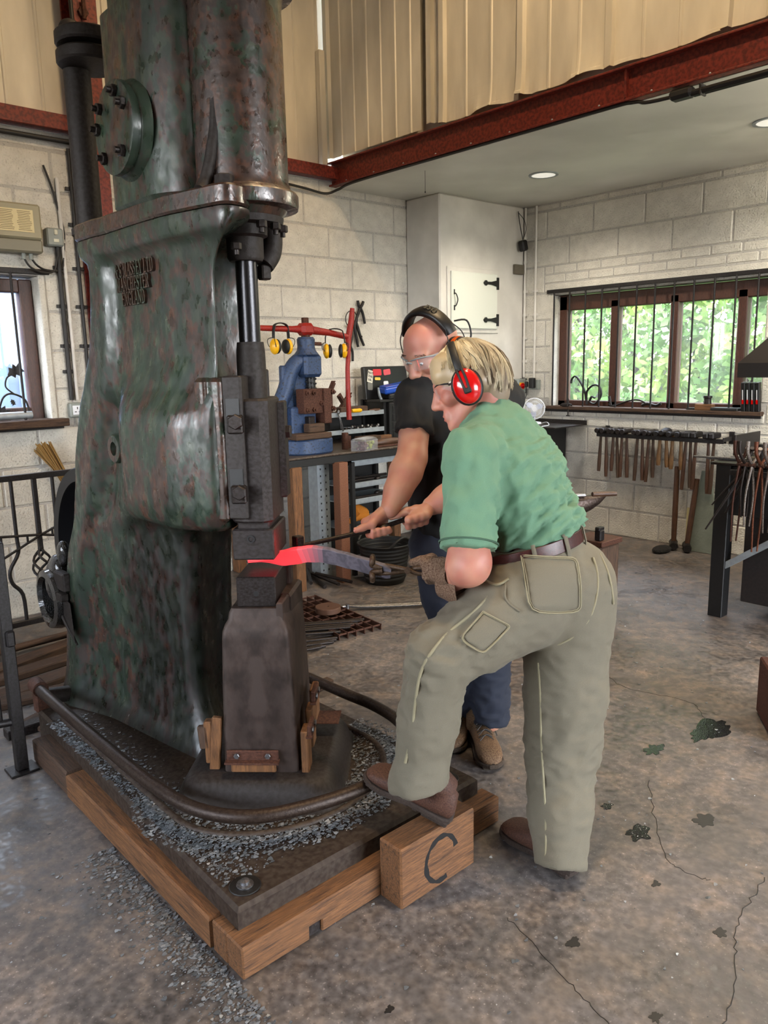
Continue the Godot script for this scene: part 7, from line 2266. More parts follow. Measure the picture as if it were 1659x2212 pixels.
var J := {
	"w_pelL": Vector3(1.749, 0.817, -1.328), "w_pelR": Vector3(1.893, 0.789, -1.314), "w_belly": Vector3(1.758, 0.859, -1.413), "w_waist": Vector3(1.840, 0.963, -1.380),
	"w_chest": Vector3(1.831, 1.117, -1.455), "w_upper": Vector3(1.821, 1.212, -1.503), "w_neckb": Vector3(1.818, 1.288, -1.525), "w_head": Vector3(1.781, 1.389, -1.584),
	"w_shL": Vector3(1.633, 1.200, -1.436), "w_shR": Vector3(1.963, 1.239, -1.601), "w_elL": Vector3(1.527, 0.917, -1.362), "w_wrL": Vector3(1.574, 0.844, -1.466),
	"w_haL": Vector3(1.583, 0.855, -1.529), "w_elR": Vector3(1.926, 0.906, -1.617), "w_wrR": Vector3(1.723, 0.836, -1.575), "w_haR": Vector3(1.643, 0.845, -1.554),
	"w_hipL": Vector3(1.706, 0.768, -1.327), "w_kneL": Vector3(1.448, 0.670, -1.397), "w_shinL": Vector3(1.423, 0.480, -1.412), "w_ankL": Vector3(1.391, 0.307, -1.423),
	"w_hipR": Vector3(1.899, 0.700, -1.300), "w_thR": Vector3(1.856, 0.472, -1.266), "w_kneR": Vector3(1.822, 0.327, -1.246), "w_ankR": Vector3(1.693, 0.054, -1.161),
	"w_capL": Vector3(1.703, 0.658, -1.274), "m_head": Vector3(2.013, 1.495, -1.951), "m_neckb": Vector3(2.130, 1.345, -1.944), "m_shR": Vector3(1.943, 1.333, -1.972),
	"m_shL": Vector3(2.293, 1.319, -1.872), "m_elR": Vector3(1.846, 1.138, -1.900), "m_wrR": Vector3(1.711, 0.983, -1.871), "m_haR": Vector3(1.664, 0.939, -1.875),
	"m_elL": Vector3(1.979, 1.040, -1.754), "m_wrL": Vector3(1.844, 0.983, -1.807), "m_haL": Vector3(1.775, 0.958, -1.835), "m_chest": Vector3(2.119, 1.210, -1.946),
	"m_waist": Vector3(2.117, 0.949, -1.962), "m_pel": Vector3(2.127, 0.796, -1.956), "m_hipR": Vector3(2.061, 0.777, -1.982), "m_hipL": Vector3(2.204, 0.762, -1.918),
	"m_kneR": Vector3(2.065, 0.420, -1.900), "m_ankR": Vector3(2.170, 0.107, -1.917), "m_kneL": Vector3(2.149, 0.433, -1.801), "m_ankL": Vector3(2.143, 0.102, -1.789),
	"bar0": Vector3(1.276, 0.888, -2.019), "bar1": Vector3(1.316, 0.891, -1.956), "bar2": Vector3(1.377, 0.895, -1.848), "bar3": Vector3(1.439, 0.877, -1.746),
	"bar4": Vector3(1.502, 0.848, -1.641), "tong0": Vector3(1.469, 0.860, -1.687), "tong1": Vector3(1.532, 0.858, -1.603), "tong2": Vector3(1.583, 0.859, -1.529),
	"tong3": Vector3(1.634, 0.860, -1.457), "rod0": Vector3(1.435, 0.889, -1.986), "rod1": Vector3(1.664, 0.925, -1.871), "rod2": Vector3(1.764, 0.947, -1.842),
	"rod3": Vector3(1.814, 0.958, -1.826), "w_hemR": Vector3(1.692, 0.032, -1.156), "w_heelR": Vector3(1.738, -0.009, -1.152), "w_toeR": Vector3(1.740, 0.006, -1.346),
	"w_heelL": Vector3(1.415, 0.236, -1.383), "w_toeL": Vector3(1.366, 0.280, -1.576), "w_hemL": Vector3(1.391, 0.298, -1.421),
}
const CR := Vector3(0.7401, -0.0210, 0.6721)
const CU := Vector3(0.1420, 0.9819, -0.1257)
const BAX := Vector3(-0.128, 0.968, -0.214)
const CT := Vector3(-0.6573, 0.1884, 0.7297)

func skin_tint(base: Color, red: Color, sd: int) -> Callable:
	var f := fnl(sd, 14.0, 0, 3)
	return func(p: Vector3, _n: Vector3) -> Color: return base.lerp(red, clampf(0.35 + 0.9 * f.get_noise_3d(p.x, p.y, p.z), 0, 1))

func people() -> void:
	M.skin = sm(Color(1, 1, 1), 0.48, 0.0, {"vc": true, "sss": 0.25, "bump": T.fine, "bs": 0.02, "scale": 8.0})
	woman()
	man()
	work()

func cloth(c: Color, s := 10.0, rim := 0.3) -> StandardMaterial3D:
	return sm(c, 0.85, 0.0, {"tex": T.cloth, "bump": T.fine, "bs": 0.025, "scale": s, "rim": rim})

func woman() -> void:
	var w := thing("person", "grey blonde person in a green T-shirt and olive trousers, stepping on a block, holding tongs", "person")
	var lat := (J.w_shR - J.w_shL).normalized() as Vector3
	var skin := skin_tint(Color(0.44, 0.20, 0.14), Color(0.35, 0.115, 0.085), 3)
	# ---- body: one skin under the clothes, with arms, hands and head
	var mb := MB.new()
	var hx := axes(-CR * 0.93 - CU * 0.30 - CT * 0.16, CU * 0.93 - CR * 0.33, J.w_head + CU * 0.0)
	head_shape(mb, hx, J.w_neckb, skin, false)
	var bb := bounds([J.w_neckb, J.w_shL, J.w_shR, J.w_ankL, J.w_ankR, J.w_elL, J.w_elR], 0.17)
	var s := SN.new(bb[0], bb[1], 0.016, 60.0)
	s.cap(J.w_waist, J.w_chest, 0.11, 0.115)
	s.cap(J.w_chest, J.w_neckb, 0.10, 0.06)
	s.cap(J.w_waist, (J.w_pelL + J.w_pelR) / 2, 0.11, 0.11)
	s.chain([J.w_pelL, J.w_kneL, J.w_ankL], [0.085, 0.05, 0.038])
	s.chain([J.w_pelR, J.w_thR, J.w_kneR, J.w_ankR + Vector3(0, 0.03, 0)], [0.09, 0.07, 0.055, 0.038])
	s.skin(mb, skin, null)
	bb = bounds([J.w_shL, J.w_elL, J.w_wrL, J.w_shR, J.w_elR, J.w_wrR], 0.09)
	s = SN.new(bb[0], bb[1], 0.007, 130.0)
	s.cap(J.w_shL, J.w_elL, 0.062, 0.054)
	s.cap(J.w_elL, J.w_elL + Vector3(0.0, -0.004, -0.006), 0.052)
	s.cap(J.w_elL + Vector3(0.012, 0, 0), J.w_wrL, 0.052, 0.034)
	s.ball(J.w_elL + CR * 0.022 + CU * 0.018 + CT * 0.012, 0.036)
	s.cap(J.w_shR, J.w_elR, 0.058, 0.046)
	s.cap(J.w_elR, J.w_wrR, 0.045, 0.03)
	s.skin(mb, skin, null)
	part("body", mb, M.skin, w)
	# eyes and lips
	for k in [-1.0, 1.0]:
		mb = MB.new()
		mb.xf = hx
		mb.ball(Vector3(k * 0.031, 0.004, 0.0825), Vector3(0.0115, 0.0085, 0.0115), 14, 8)
		var ey := part("eye", mb, M.white, w)
		mb = MB.new()
		mb.xf = hx
		mb.ball(Vector3(k * 0.031, 0.001, 0.0905), Vector3(0.005, 0.005, 0.004), 10, 6)
		part("iris", mb, sm(Color(0.2, 0.25, 0.3), 0.2), ey)
	mb = MB.new()
	mb.xf = hx
	mb.tube(sweep([Vector3(-0.022, -0.069, 0.088), Vector3(0, -0.066, 0.0975), Vector3(0.022, -0.069, 0.088)], 4), [0.002, 0.004, 0.0048, 0.005, 0.0052, 0.005, 0.0048, 0.004, 0.002], 8)
	mb.tube(sweep([Vector3(-0.02, -0.073, 0.088), Vector3(0, -0.078, 0.0965), Vector3(0.02, -0.073, 0.088)], 4), [0.002, 0.0045, 0.0052, 0.0055, 0.0057, 0.0055, 0.0052, 0.0045, 0.002], 8)
	part("lips", mb, sm(Color(0.70, 0.38, 0.35), 0.4, 0.0, {"sss": 0.2}), w)
	# ---- T-shirt
	bb = bounds([J.w_waist, J.w_chest, J.w_neckb, J.w_shL, J.w_shR, J.w_elL, J.w_elR], 0.18)
	s = SN.new(bb[0], bb[1], 0.0085, 75.0)
	var wst: Vector3 = J.w_waist
	s.cap(wst + lat * 0.03, J.w_chest + lat * 0.05, 0.128, 0.142)
	s.cap(wst - lat * 0.03, J.w_chest - lat * 0.05, 0.128, 0.138)
	s.cap(wst, wst - CU * 0.03 + CR * 0.01, 0.138, 0.134)
	s.cap(J.w_chest, J.w_upper, 0.145, 0.118)
	s.cap(J.w_upper, J.w_neckb, 0.105, 0.068)
	s.cap(J.w_upper + CU * 0.02, J.w_shL, 0.095, 0.078)
	s.cap(J.w_upper + CU * 0.02, J.w_shR, 0.095, 0.074)
	var hemL: Vector3 = J.w_shL.lerp(J.w_elL, 0.86)
	s.cap(J.w_shL, hemL + (hemL - J.w_shL) * 0.12, 0.078, 0.077)
	var hemR: Vector3 = J.w_shR.lerp(J.w_elR, 0.7)
	s.cap(J.w_shR, hemR, 0.075, 0.07)
	s.clip(hemL, (J.w_elL - J.w_shL).normalized() + CU * -0.15, 0.15)
	s.clip(hemR, J.w_elR - J.w_shR, 0.12)
	s.clip(wst - CU * 0.022, -BAX, 0.2)
	var fs := fnl(5, 1.0, 0, 2)
	var fdir := (CR * 0.8 + CU * 0.6).normalized()
	var fold := func(p: Vector3, n: Vector3) -> float:
		var q: Vector3 = p - J.w_chest
		var al := q.dot(fdir)
		var ac := q.dot((CU * 0.8 - CR * 0.6).normalized())
		var dp := q.dot(CT)
		var low := clampf(0.95 - (p - J.w_waist - CR * 0.02).length() * 2.6, 0.0, 1.0)
		var e := fs.get_noise_3d(al * 5.0, ac * 30.0, dp * 6.0)
		var arm := fs.get_noise_3d(q.x * 16.0, q.y * 9.0 + 7.0, q.z * 16.0)
		return (0.9 - absf(e) * 3.0) * 0.020 * low + arm * 0.011
	mb = MB.new()
	s.skin(mb, null, fold)
	var shirt := part("t_shirt", mb, cloth(Color(0.36, 0.50, 0.40), 9.0, 0.3), w)
	mb = MB.new()
	var ring := []
	var nax: Vector3 = (J.w_neckb - J.w_upper).normalized()
	for k in 25:
		var a := TAU * k / 24
		var e1 := lat
		var e2 := nax.cross(e1).normalized()
		ring.append(J.w_neckb - nax * 0.006 + (e1 * cos(a) + e2 * sin(a)) * 0.070)
	mb.tube(ring, 0.011, 8, false, 0.5, nax)
	part("collar", mb, cloth(Color(0.25, 0.38, 0.32)), shirt)
	mb = MB.new()
	for r in [0.93, 0.94]:
		ring = []
		var ax: Vector3 = (J.w_elL - J.w_shL).normalized()
		for k in 25:
			var a := TAU * k / 24
			var e1 := (CR - ax * CR.dot(ax)).normalized()
			ring.append(J.w_shL.lerp(hemL, r) + (e1 * cos(a) + ax.cross(e1) * sin(a)) * 0.0815)
		mb.tube(ring, 0.0016, 5, false)
	part("hem_stitch", mb, cloth(Color(0.22, 0.34, 0.27)), shirt)
	# ---- trousers
	bb = bounds([J.w_waist, J.w_pelL, J.w_pelR, J.w_kneL, J.w_ankL, J.w_ankR, J.w_hemR, J.w_hemL], 0.17)
	s = SN.new(bb[0], bb[1], 0.0085, 80.0)
	var pl: Vector3 = J.w_pelL
	var pr: Vector3 = J.w_pelR
	s.cap(wst - CU * 0.045, (pl + pr) / 2 + CU * 0.02, 0.137, 0.13)
	s.cap(wst - CU * 0.06 - CR * 0.03, J.w_belly, 0.12, 0.10)
	s.cap(pl + CR * 0.01, pr + CR * 0.015, 0.122, 0.142)
	s.chain([pl, J.w_hipL, J.w_hipL.lerp(J.w_kneL, 0.55), J.w_kneL, J.w_shinL, J.w_ankL, J.w_hemL], [0.12, 0.124, 0.104, 0.085, 0.081, 0.074, 0.074])
	s.chain([pr, J.w_hipR, J.w_thR, J.w_kneR, J.w_kneR.lerp(J.w_ankR, 0.6), J.w_hemR], [0.135, 0.138, 0.118, 0.106, 0.088, 0.072])
	s.clip(J.w_waist - CU * 0.018, BAX, 0.30)
	s.clip(J.w_hemL, J.w_hemL - J.w_shinL + CR * 0.06 , 0.15)
	s.clip(J.w_hemR, J.w_hemR - J.w_kneR, 0.15)
	var ft := fnl(9, 1.0, 0, 2)
	var foldt := func(p: Vector3, n: Vector3) -> float:
		var e := ft.get_noise_3d(p.x * 9.0, p.y * 16.0, p.z * 9.0)
		var kn := exp(-pow((p - J.w_kneL).length() / 0.16, 2)) + exp(-pow((p - J.w_belly).length() / 0.13, 2)) + 0.7 * exp(-pow((p - J.w_kneR).length() / 0.2, 2)) + 0.6 * exp(-pow((p - J.w_ankL).length() / 0.1, 2)) + 0.3
		return (0.55 - absf(e) * 2.0) * 0.010 * kn + ft.get_noise_3d(p.x * 4, p.y * 4, p.z * 4) * 0.006
	mb = MB.new()
	var field := SN.new(bb[0], bb[1], 0.0085, 80.0)
	field.f = s.f.duplicate()
	s.skin(mb, null, foldt)
	var om := cloth(Color(0.40, 0.375, 0.315), 8.0, 0.3)
	var tr := part("trousers", mb, om, w)
	trouser_trim(tr, field, om)
	# ---- belt
	mb = MB.new()
	ring = []
	var bax := BAX.normalized()
	for k in 41:
		var a := TAU * k / 40
		var e1 := (CR - bax * CR.dot(bax)).normalized()
		var e2 := bax.cross(e1)
		var c: Vector3 = J.w_waist - CU * 0.040
		var p := c + (e1 * cos(a) + e2 * sin(a)) * 0.25
		var e := field.hit(p, c - p)
		ring.append((e if e.is_finite() else c.lerp(p, 0.55)) - (c - p).normalized() * 0.003)
	for k in 3:
		var t := ring.duplicate()
		for i in range(1, 40): t[i] = (ring[i - 1] + ring[i] * 2 + ring[i + 1]) / 4
		ring = t
	var belt_rows := []
	for r in [[-0.019, 0.0], [-0.019, 0.005], [-0.017, 0.007], [0.017, 0.007], [0.019, 0.005], [0.019, 0.0]]:
		var row := PackedVector3Array()
		for i in 40:
			var c: Vector3 = J.w_waist - CU * 0.040
			row.append(ring[i] + bax * r[0] + (ring[i] - c).normalized() * r[1])
		belt_rows.append(row)
	mb = MB.new()
	mb.grid(belt_rows)
	part("belt", mb, sm(Color(0.24, 0.065, 0.055), 0.35, 0.0, {"tex": T.grain, "scale": 6.0, "bump": T.fine, "bs": 0.03}), w)
	mb = MB.new()
	for i in [33, 38, 2, 29]:
		var c: Vector3 = J.w_waist - CU * 0.040
		var o := (ring[i] - c as Vector3).normalized()
		mb.tube([ring[i] + bax * 0.028 + o * 0.004, ring[i] + bax * 0.02 + o * 0.012, ring[i] - bax * 0.02 + o * 0.012, ring[i] - bax * 0.045 + o * 0.006], 0.007, 6, true, 0.4, o)
	part("belt_loop", mb, om, tr)
	# ---- boots
	var leather := sm(Color(0.31, 0.195, 0.14), 0.7, 0.0, {"tex": T.rust, "bump": T.bump, "bs": 0.1, "scale": 6.0})
	var sole := sm(Color(0.20, 0.155, 0.125), 0.85, 0.0, {"tex": T.rust, "scale": 6.0})
	boot(w, Vector3(1.452, 0.181, -1.375), Vector3(1.352, 0.262, -1.60), Vector3(0.1, 1, 0.25), J.w_ankL + Vector3(0.01, 0.02, 0), leather, sole)
	boot(w, Vector3(1.722, 0.0, -1.135), Vector3(1.752, 0.0, -1.40), Vector3.UP, J.w_ankR + Vector3(0.02, 0.09, -0.03), leather, sole)
	# ---- gauntlet gloves on the tongs
	var gm := sm(Color(0.44, 0.36, 0.29), 0.85, 0.0, {"tex": T.rust, "bump": T.bump, "bs": 0.15, "scale": 6.0})
	var a := (J.tong0 - J.tong3) as Vector3
	var gt := func(_p: Vector3, _n: Vector3) -> Color: return Color.WHITE
	mb = MB.new()
	grip(mb, J.tong2 + a.normalized() * -0.006, a, Vector3.UP, CT, J.w_wrL.lerp(J.tong2, 0.25) + CT * 0.02, J.w_elL - J.w_wrL, [40, 105, 185, 250], 1.32, gt, 0.014)
	var gl := part("glove", mb, gm, w, "thick brown leather gauntlet on the tongs")
	mb = MB.new()
	var cax := (CR * 0.80 + CT * 0.62 + CU * 0.05).normalized()
	var rows := []
	for q in [[0.0, 0.034], [0.025, 0.043], [0.055, 0.056], [0.085, 0.066], [0.088, 0.068], [0.087, 0.065], [0.05, 0.050], [0.0, 0.030]]:
		var row := PackedVector3Array()
		for k in 28:
			var t := TAU * k / 28
			var e1 := (CU - cax * CU.dot(cax)).normalized()
			var e2 := cax.cross(e1)
			row.append(J.w_wrL - cax * 0.035 - CU * 0.012 + cax * q[0] + (e1 * cos(t) + e2 * sin(t)) * q[1] * (1.0 + 0.05 * sin(3 * t)))
		rows.append(row)
	mb.grid(rows)
	part("gauntlet_cuff", mb, gm, gl)
	mb = MB.new()
	grip(mb, J.tong3 + a.normalized() * -0.03, a, Vector3.UP, -CT, J.w_wrR, J.w_elR - J.w_wrR, [60, 125, 195, 250], 1.3, gt, 0.014)
	part("glove", mb, gm, w)
	# ---- hair
	hair(w, hx)
	# ---- ear defenders and glasses she wears
	var ed := thing("ear_defenders", "red shelled ear defenders with a black headband, worn over blonde hair", "ear defenders")
	earcup(ed, hx, 1.0, M.red, M.rubber, Vector3(0.100, -0.012, 0.004), Vector3(0.028, 0.053, 0.040))
	earcup(ed, hx, -1.0, M.red, M.rubber, Vector3(0.100, -0.012, 0.004), Vector3(0.028, 0.053, 0.040))
	mb = MB.new()
	mb.xf = hx
	var hp := []
	for k in 21:
		var t := PI * (k / 20.0)
		hp.append(Vector3(cos(t) * 0.112, 0.035 + sin(t) * 0.103, 0.012))
	mb.tube(hp, 0.011, 8, true, 0.28, Vector3(1, 0, 0))
	for k in [-1.0, 1.0]:
		for d in [-0.008, 0.008]:
			mb.tube(sweep([Vector3(k * 0.113, 0.04, 0.012 + d), Vector3(k * 0.124, 0.01, 0.008 + d), Vector3(k * 0.130, -0.03, 0.006 + d * 0.8)], 4), 0.0042, 6)
		mb.box(Vector3(k * 0.128, -0.028, 0.006), Vector3(0.010, 0.016, 0.022), 0.003)
	part("headband", mb, M.rubber, ed)
	glasses("clear safety glasses with a dark bridge, worn under blonde hair", hx, 0.90)

func earcup(ed: Node3D, hx: Transform3D, k: float, mc: Material, mr: Material, c: Vector3, r: Vector3) -> void:
	var mb := MB.new()
	mb.xf = hx
	mb.ball(Vector3(c.x * k, c.y, c.z), r, 22, 14)
	var cp := part("cup", mb, mc, ed)
	mb = MB.new()
	mb.xf = hx
	var p := []
	for i in 25:
		p.append(Vector3((c.x - 0.010) * k, c.y + sin(TAU * i / 24) * r.y * 0.86, c.z + cos(TAU * i / 24) * r.z * 0.86))
	mb.tube(p, 0.012, 8, false)
	part("cushion", mb, mr, cp)

func glasses(label: String, hx: Transform3D, g: float) -> void:
	var o := thing("safety_glasses", label, "glasses")
	var clear := sm(Color(0.97, 0.98, 1.0, 0.10), 0.05)
	clear.transparency = BaseMaterial3D.TRANSPARENCY_ALPHA
	for k in [-1.0, 1.0]:
		var mb := MB.new()
		mb.xf = hx
		var rows := []
		for i in 7:
			var row := PackedVector3Array()
			for j in 9:
				var u := j / 8.0
				var v := i / 6.0 - 0.5
				var ang := 0.1 + u * 1.15
				row.append(Vector3(k * sin(ang) * 0.082 * g, 0.004 + v * 0.042 * (1.0 - 0.35 * absf(u - 0.5)), 0.018 + cos(ang) * 0.094 * g))
			rows.append(row)
		mb.grid(rows, false)
		part("lens", mb, clear, o)
		mb = MB.new()
		mb.xf = hx
		mb.tube(sweep([Vector3(k * 0.078 * g, 0.012, 0.055), Vector3(k * 0.080 * g, 0.014, 0.0), Vector3(k * 0.079 * g, 0.0, -0.02)], 4), 0.0028, 6)
		mb.tube(sweep([Vector3(k * 0.008, 0.020, 0.112 * g), Vector3(k * 0.045, 0.025, 0.098 * g), Vector3(k * 0.078 * g, 0.016, 0.055)], 4), 0.0024, 6)
		part("temple", mb, M.black if g < 0.95 else M.galv, o)
	var mb2 := MB.new()
	mb2.xf = hx
	mb2.tube(sweep([Vector3(-0.010, 0.010, 0.112 * g), Vector3(0, 0.016, 0.118 * g), Vector3(0.010, 0.010, 0.112 * g)], 4), 0.003, 6)
	part("bridge", mb2, M.black if g < 0.95 else M.galv, o)

func hair(w: Node3D, hx: Transform3D) -> void:
	var hm := sm(Color(1, 1, 1), 0.42, 0.0, {"vc": true})
	var b := bounds([hx * Vector3(0, 0.03, -0.01)], 0.17)
	var s := SN.new(b[0], b[1], 0.005, 150.0)
	var P := func(x: float, y: float, z: float) -> Vector3: return hx * Vector3(x, y, z)
	s.cap(P.call(0, 0.040, -0.035), P.call(0, 0.048, 0.025), 0.083, 0.076)
	s.cap(P.call(0, 0.0, -0.06), P.call(0, 0.03, -0.04), 0.066, 0.072)
	s.cap(P.call(0, -0.045, -0.062), P.call(0, -0.01, -0.065), 0.050, 0.060)
	for k in [-1.0, 1.0]:
		s.cap(P.call(k * 0.03, 0.07, 0.055), P.call(k * 0.045, 0.048, 0.068), 0.040, 0.026)
		s.cap(P.call(k * 0.05, 0.03, 0.0), P.call(k * 0.058, -0.005, -0.035), 0.038, 0.032)
	var mb := MB.new()
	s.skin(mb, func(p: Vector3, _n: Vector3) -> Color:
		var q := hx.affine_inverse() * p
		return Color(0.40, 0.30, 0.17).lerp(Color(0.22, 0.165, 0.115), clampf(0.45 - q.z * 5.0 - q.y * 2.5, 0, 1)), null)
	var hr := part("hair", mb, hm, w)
	# locks, swept from the crown; the strands of a lock draw together at its end
	mb = MB.new()
	var r2 := RandomNumberGenerator.new()
	r2.seed = 5
	for lk in 130:
		var phi := -PI + TAU * (lk + r2.randf()) / 130.0
		var front := cos(phi)
		var layer := r2.randf()
		var endc := lerpf(2.22, 1.20, clampf(front * 0.55 + 0.5, 0, 1)) - 0.55 * layer * layer * (1.0 if front < 0.3 else 0.35)
		if absf(absf(phi) - PI / 2) < 0.55: endc = minf(endc, 1.52)
		var startc := 0.05 + 0.35 * r2.randf()
		var swirl := r2.randf_range(-0.22, 0.22) + 0.42 * front
		var wave := r2.randf_range(0, TAU)
		var liftc := 0.945 + 0.06 * layer + r2.randf_range(-0.01, 0.015)
		var flip := r2.randf_range(0.02, 0.13)
		var ct := r2.randf()
		for i in 13:
			var dp := r2.randf_range(-0.11, 0.11)
			var dt := r2.randf_range(-0.06, 0.05)
			var dl := r2.randf_range(-0.012, 0.014)
			var pts := []
			var rad := []
			var n := 9
			for j in n:
				var t := j / float(n - 1)
				var th := lerpf(startc, maxf(endc + dt, startc + 0.45), t)
				var ph := phi + dp * (1.0 - 0.7 * t) + swirl * t + 0.07 * sin(wave + t * 5.0)
				var e := Vector3(0.096, 0.112, 0.122) * (liftc + dl * (1.0 - 0.5 * t)) * (1.0 + flip * t * t * t * t + 0.018 * sin(wave * 3.0 + t * 7.0))
				var back := clampf(-cos(ph), 0, 1)
				pts.append(hx * Vector3(sin(th) * sin(ph) * e.x, 0.024 + cos(th) * e.y - back * 0.012 * t, -0.012 + sin(th) * cos(ph) * e.z * (0.93 if cos(ph) > 0 else 0.97)))
				rad.append(0.0021 * (1.0 - 0.75 * t))
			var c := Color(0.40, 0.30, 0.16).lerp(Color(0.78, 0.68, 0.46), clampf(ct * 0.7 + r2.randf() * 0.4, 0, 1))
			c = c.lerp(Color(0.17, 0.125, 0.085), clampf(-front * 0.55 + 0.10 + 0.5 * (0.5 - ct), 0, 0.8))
			mb.col = c
			mb.tube(pts, rad, 3, false)
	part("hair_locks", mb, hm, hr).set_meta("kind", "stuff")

const TRIM := [
	[Vector3(1.465, 0.992, -1.067), Vector3(1.586, 0.980, -0.955), Vector3(1.570, 0.827, -0.930), Vector3(1.451, 0.842, -1.041)],  # hip pocket
	[Vector3(1.315, 0.863, -1.073), Vector3(1.365, 0.823, -1.018), Vector3(1.297, 0.754, -1.061), Vector3(1.255, 0.797, -1.111)],  # tool pocket
	[Vector3(1.326, 0.897, -1.058), Vector3(1.277, 0.850, -1.091), Vector3(1.217, 0.800, -1.132), Vector3(1.167, 0.729, -1.158), Vector3(1.141, 0.634, -1.157), Vector3(1.120, 0.539, -1.152), Vector3(1.096, 0.462, -1.153)],  # outseam
	[Vector3(1.688, 0.957, -0.981), Vector3(1.682, 0.880, -0.966), Vector3(1.634, 0.760, -0.979), Vector3(1.550, 0.703, -1.040)],  # seat seam
	[Vector3(1.538, 0.657, -1.052), Vector3(1.526, 0.548, -1.035), Vector3(1.507, 0.410, -1.016), Vector3(1.489, 0.271, -0.997), Vector3(1.467, 0.133, -0.981)],  # inseam
	[Vector3(1.402, 0.988, -1.110), Vector3(1.378, 0.955, -1.122), Vector3(1.376, 0.926, -1.117), Vector3(1.398, 0.914, -1.094), Vector3(1.424, 0.931, -1.075)],  # front pocket
	[Vector3(1.763, 0.950, -1.021), Vector3(1.768, 0.889, -1.000), Vector3(1.767, 0.808, -0.981)],  # right pocket
	[Vector3(1.402, 0.922, -1.065), Vector3(1.391, 0.881, -1.064), Vector3(1.415, 0.852, -1.035)],  # hammer loop
]
func trouser_trim(tr: Node3D, f: SN, om: Material) -> void:
	var d := -CT
	var thread := cloth(Color(0.52, 0.49, 0.39))
	for i in 2:
		var b := MB.new()
		patch(b, f, TRIM[i], d, 0.008)
		part("pocket", b, om, tr)
		b = MB.new()
		var q: Array = TRIM[i]
		var c: Vector3 = (q[0] + q[1] + q[2] + q[3]) / 4
		for k in [0.985, 0.93]:
			var p := []
			for e in [0, 1, 2, 3, 0]:
				p.append(c + (q[e] - c) * k)
				if e < 4 and p.size() < 5: p.append(c + ((q[e] + q[(e + 1) % 4]) / 2 - c) * k)
			var line := []
			for j in p.size() - 1:
				for t in 6:
					var e := f.hit((p[j] as Vector3).lerp(p[j + 1], t / 6.0), d)
					if e.is_finite(): line.append(e - d * (0.010 if k > 0.95 else 0.009))
			line.append(line[0])
			for s in 2:
				var t2 := line.duplicate()
				for j in range(1, line.size() - 1): t2[j] = (line[j - 1] + line[j] * 2 + line[j + 1]) / 4
				line = t2
			b.tube(line, 0.0022 if k > 0.95 else 0.0011, 5, false)
		part("pocket_stitch", b, thread, tr)
	for i in range(2, TRIM.size()):
		var b := MB.new()
		var o := []
		for p in TRIM[i]: o.append(p)
		seam(b, f, o, d, 0.0045 if i in [2, 5] else 0.0034)
		part("seam", b, thread if i != 7 else om, tr)

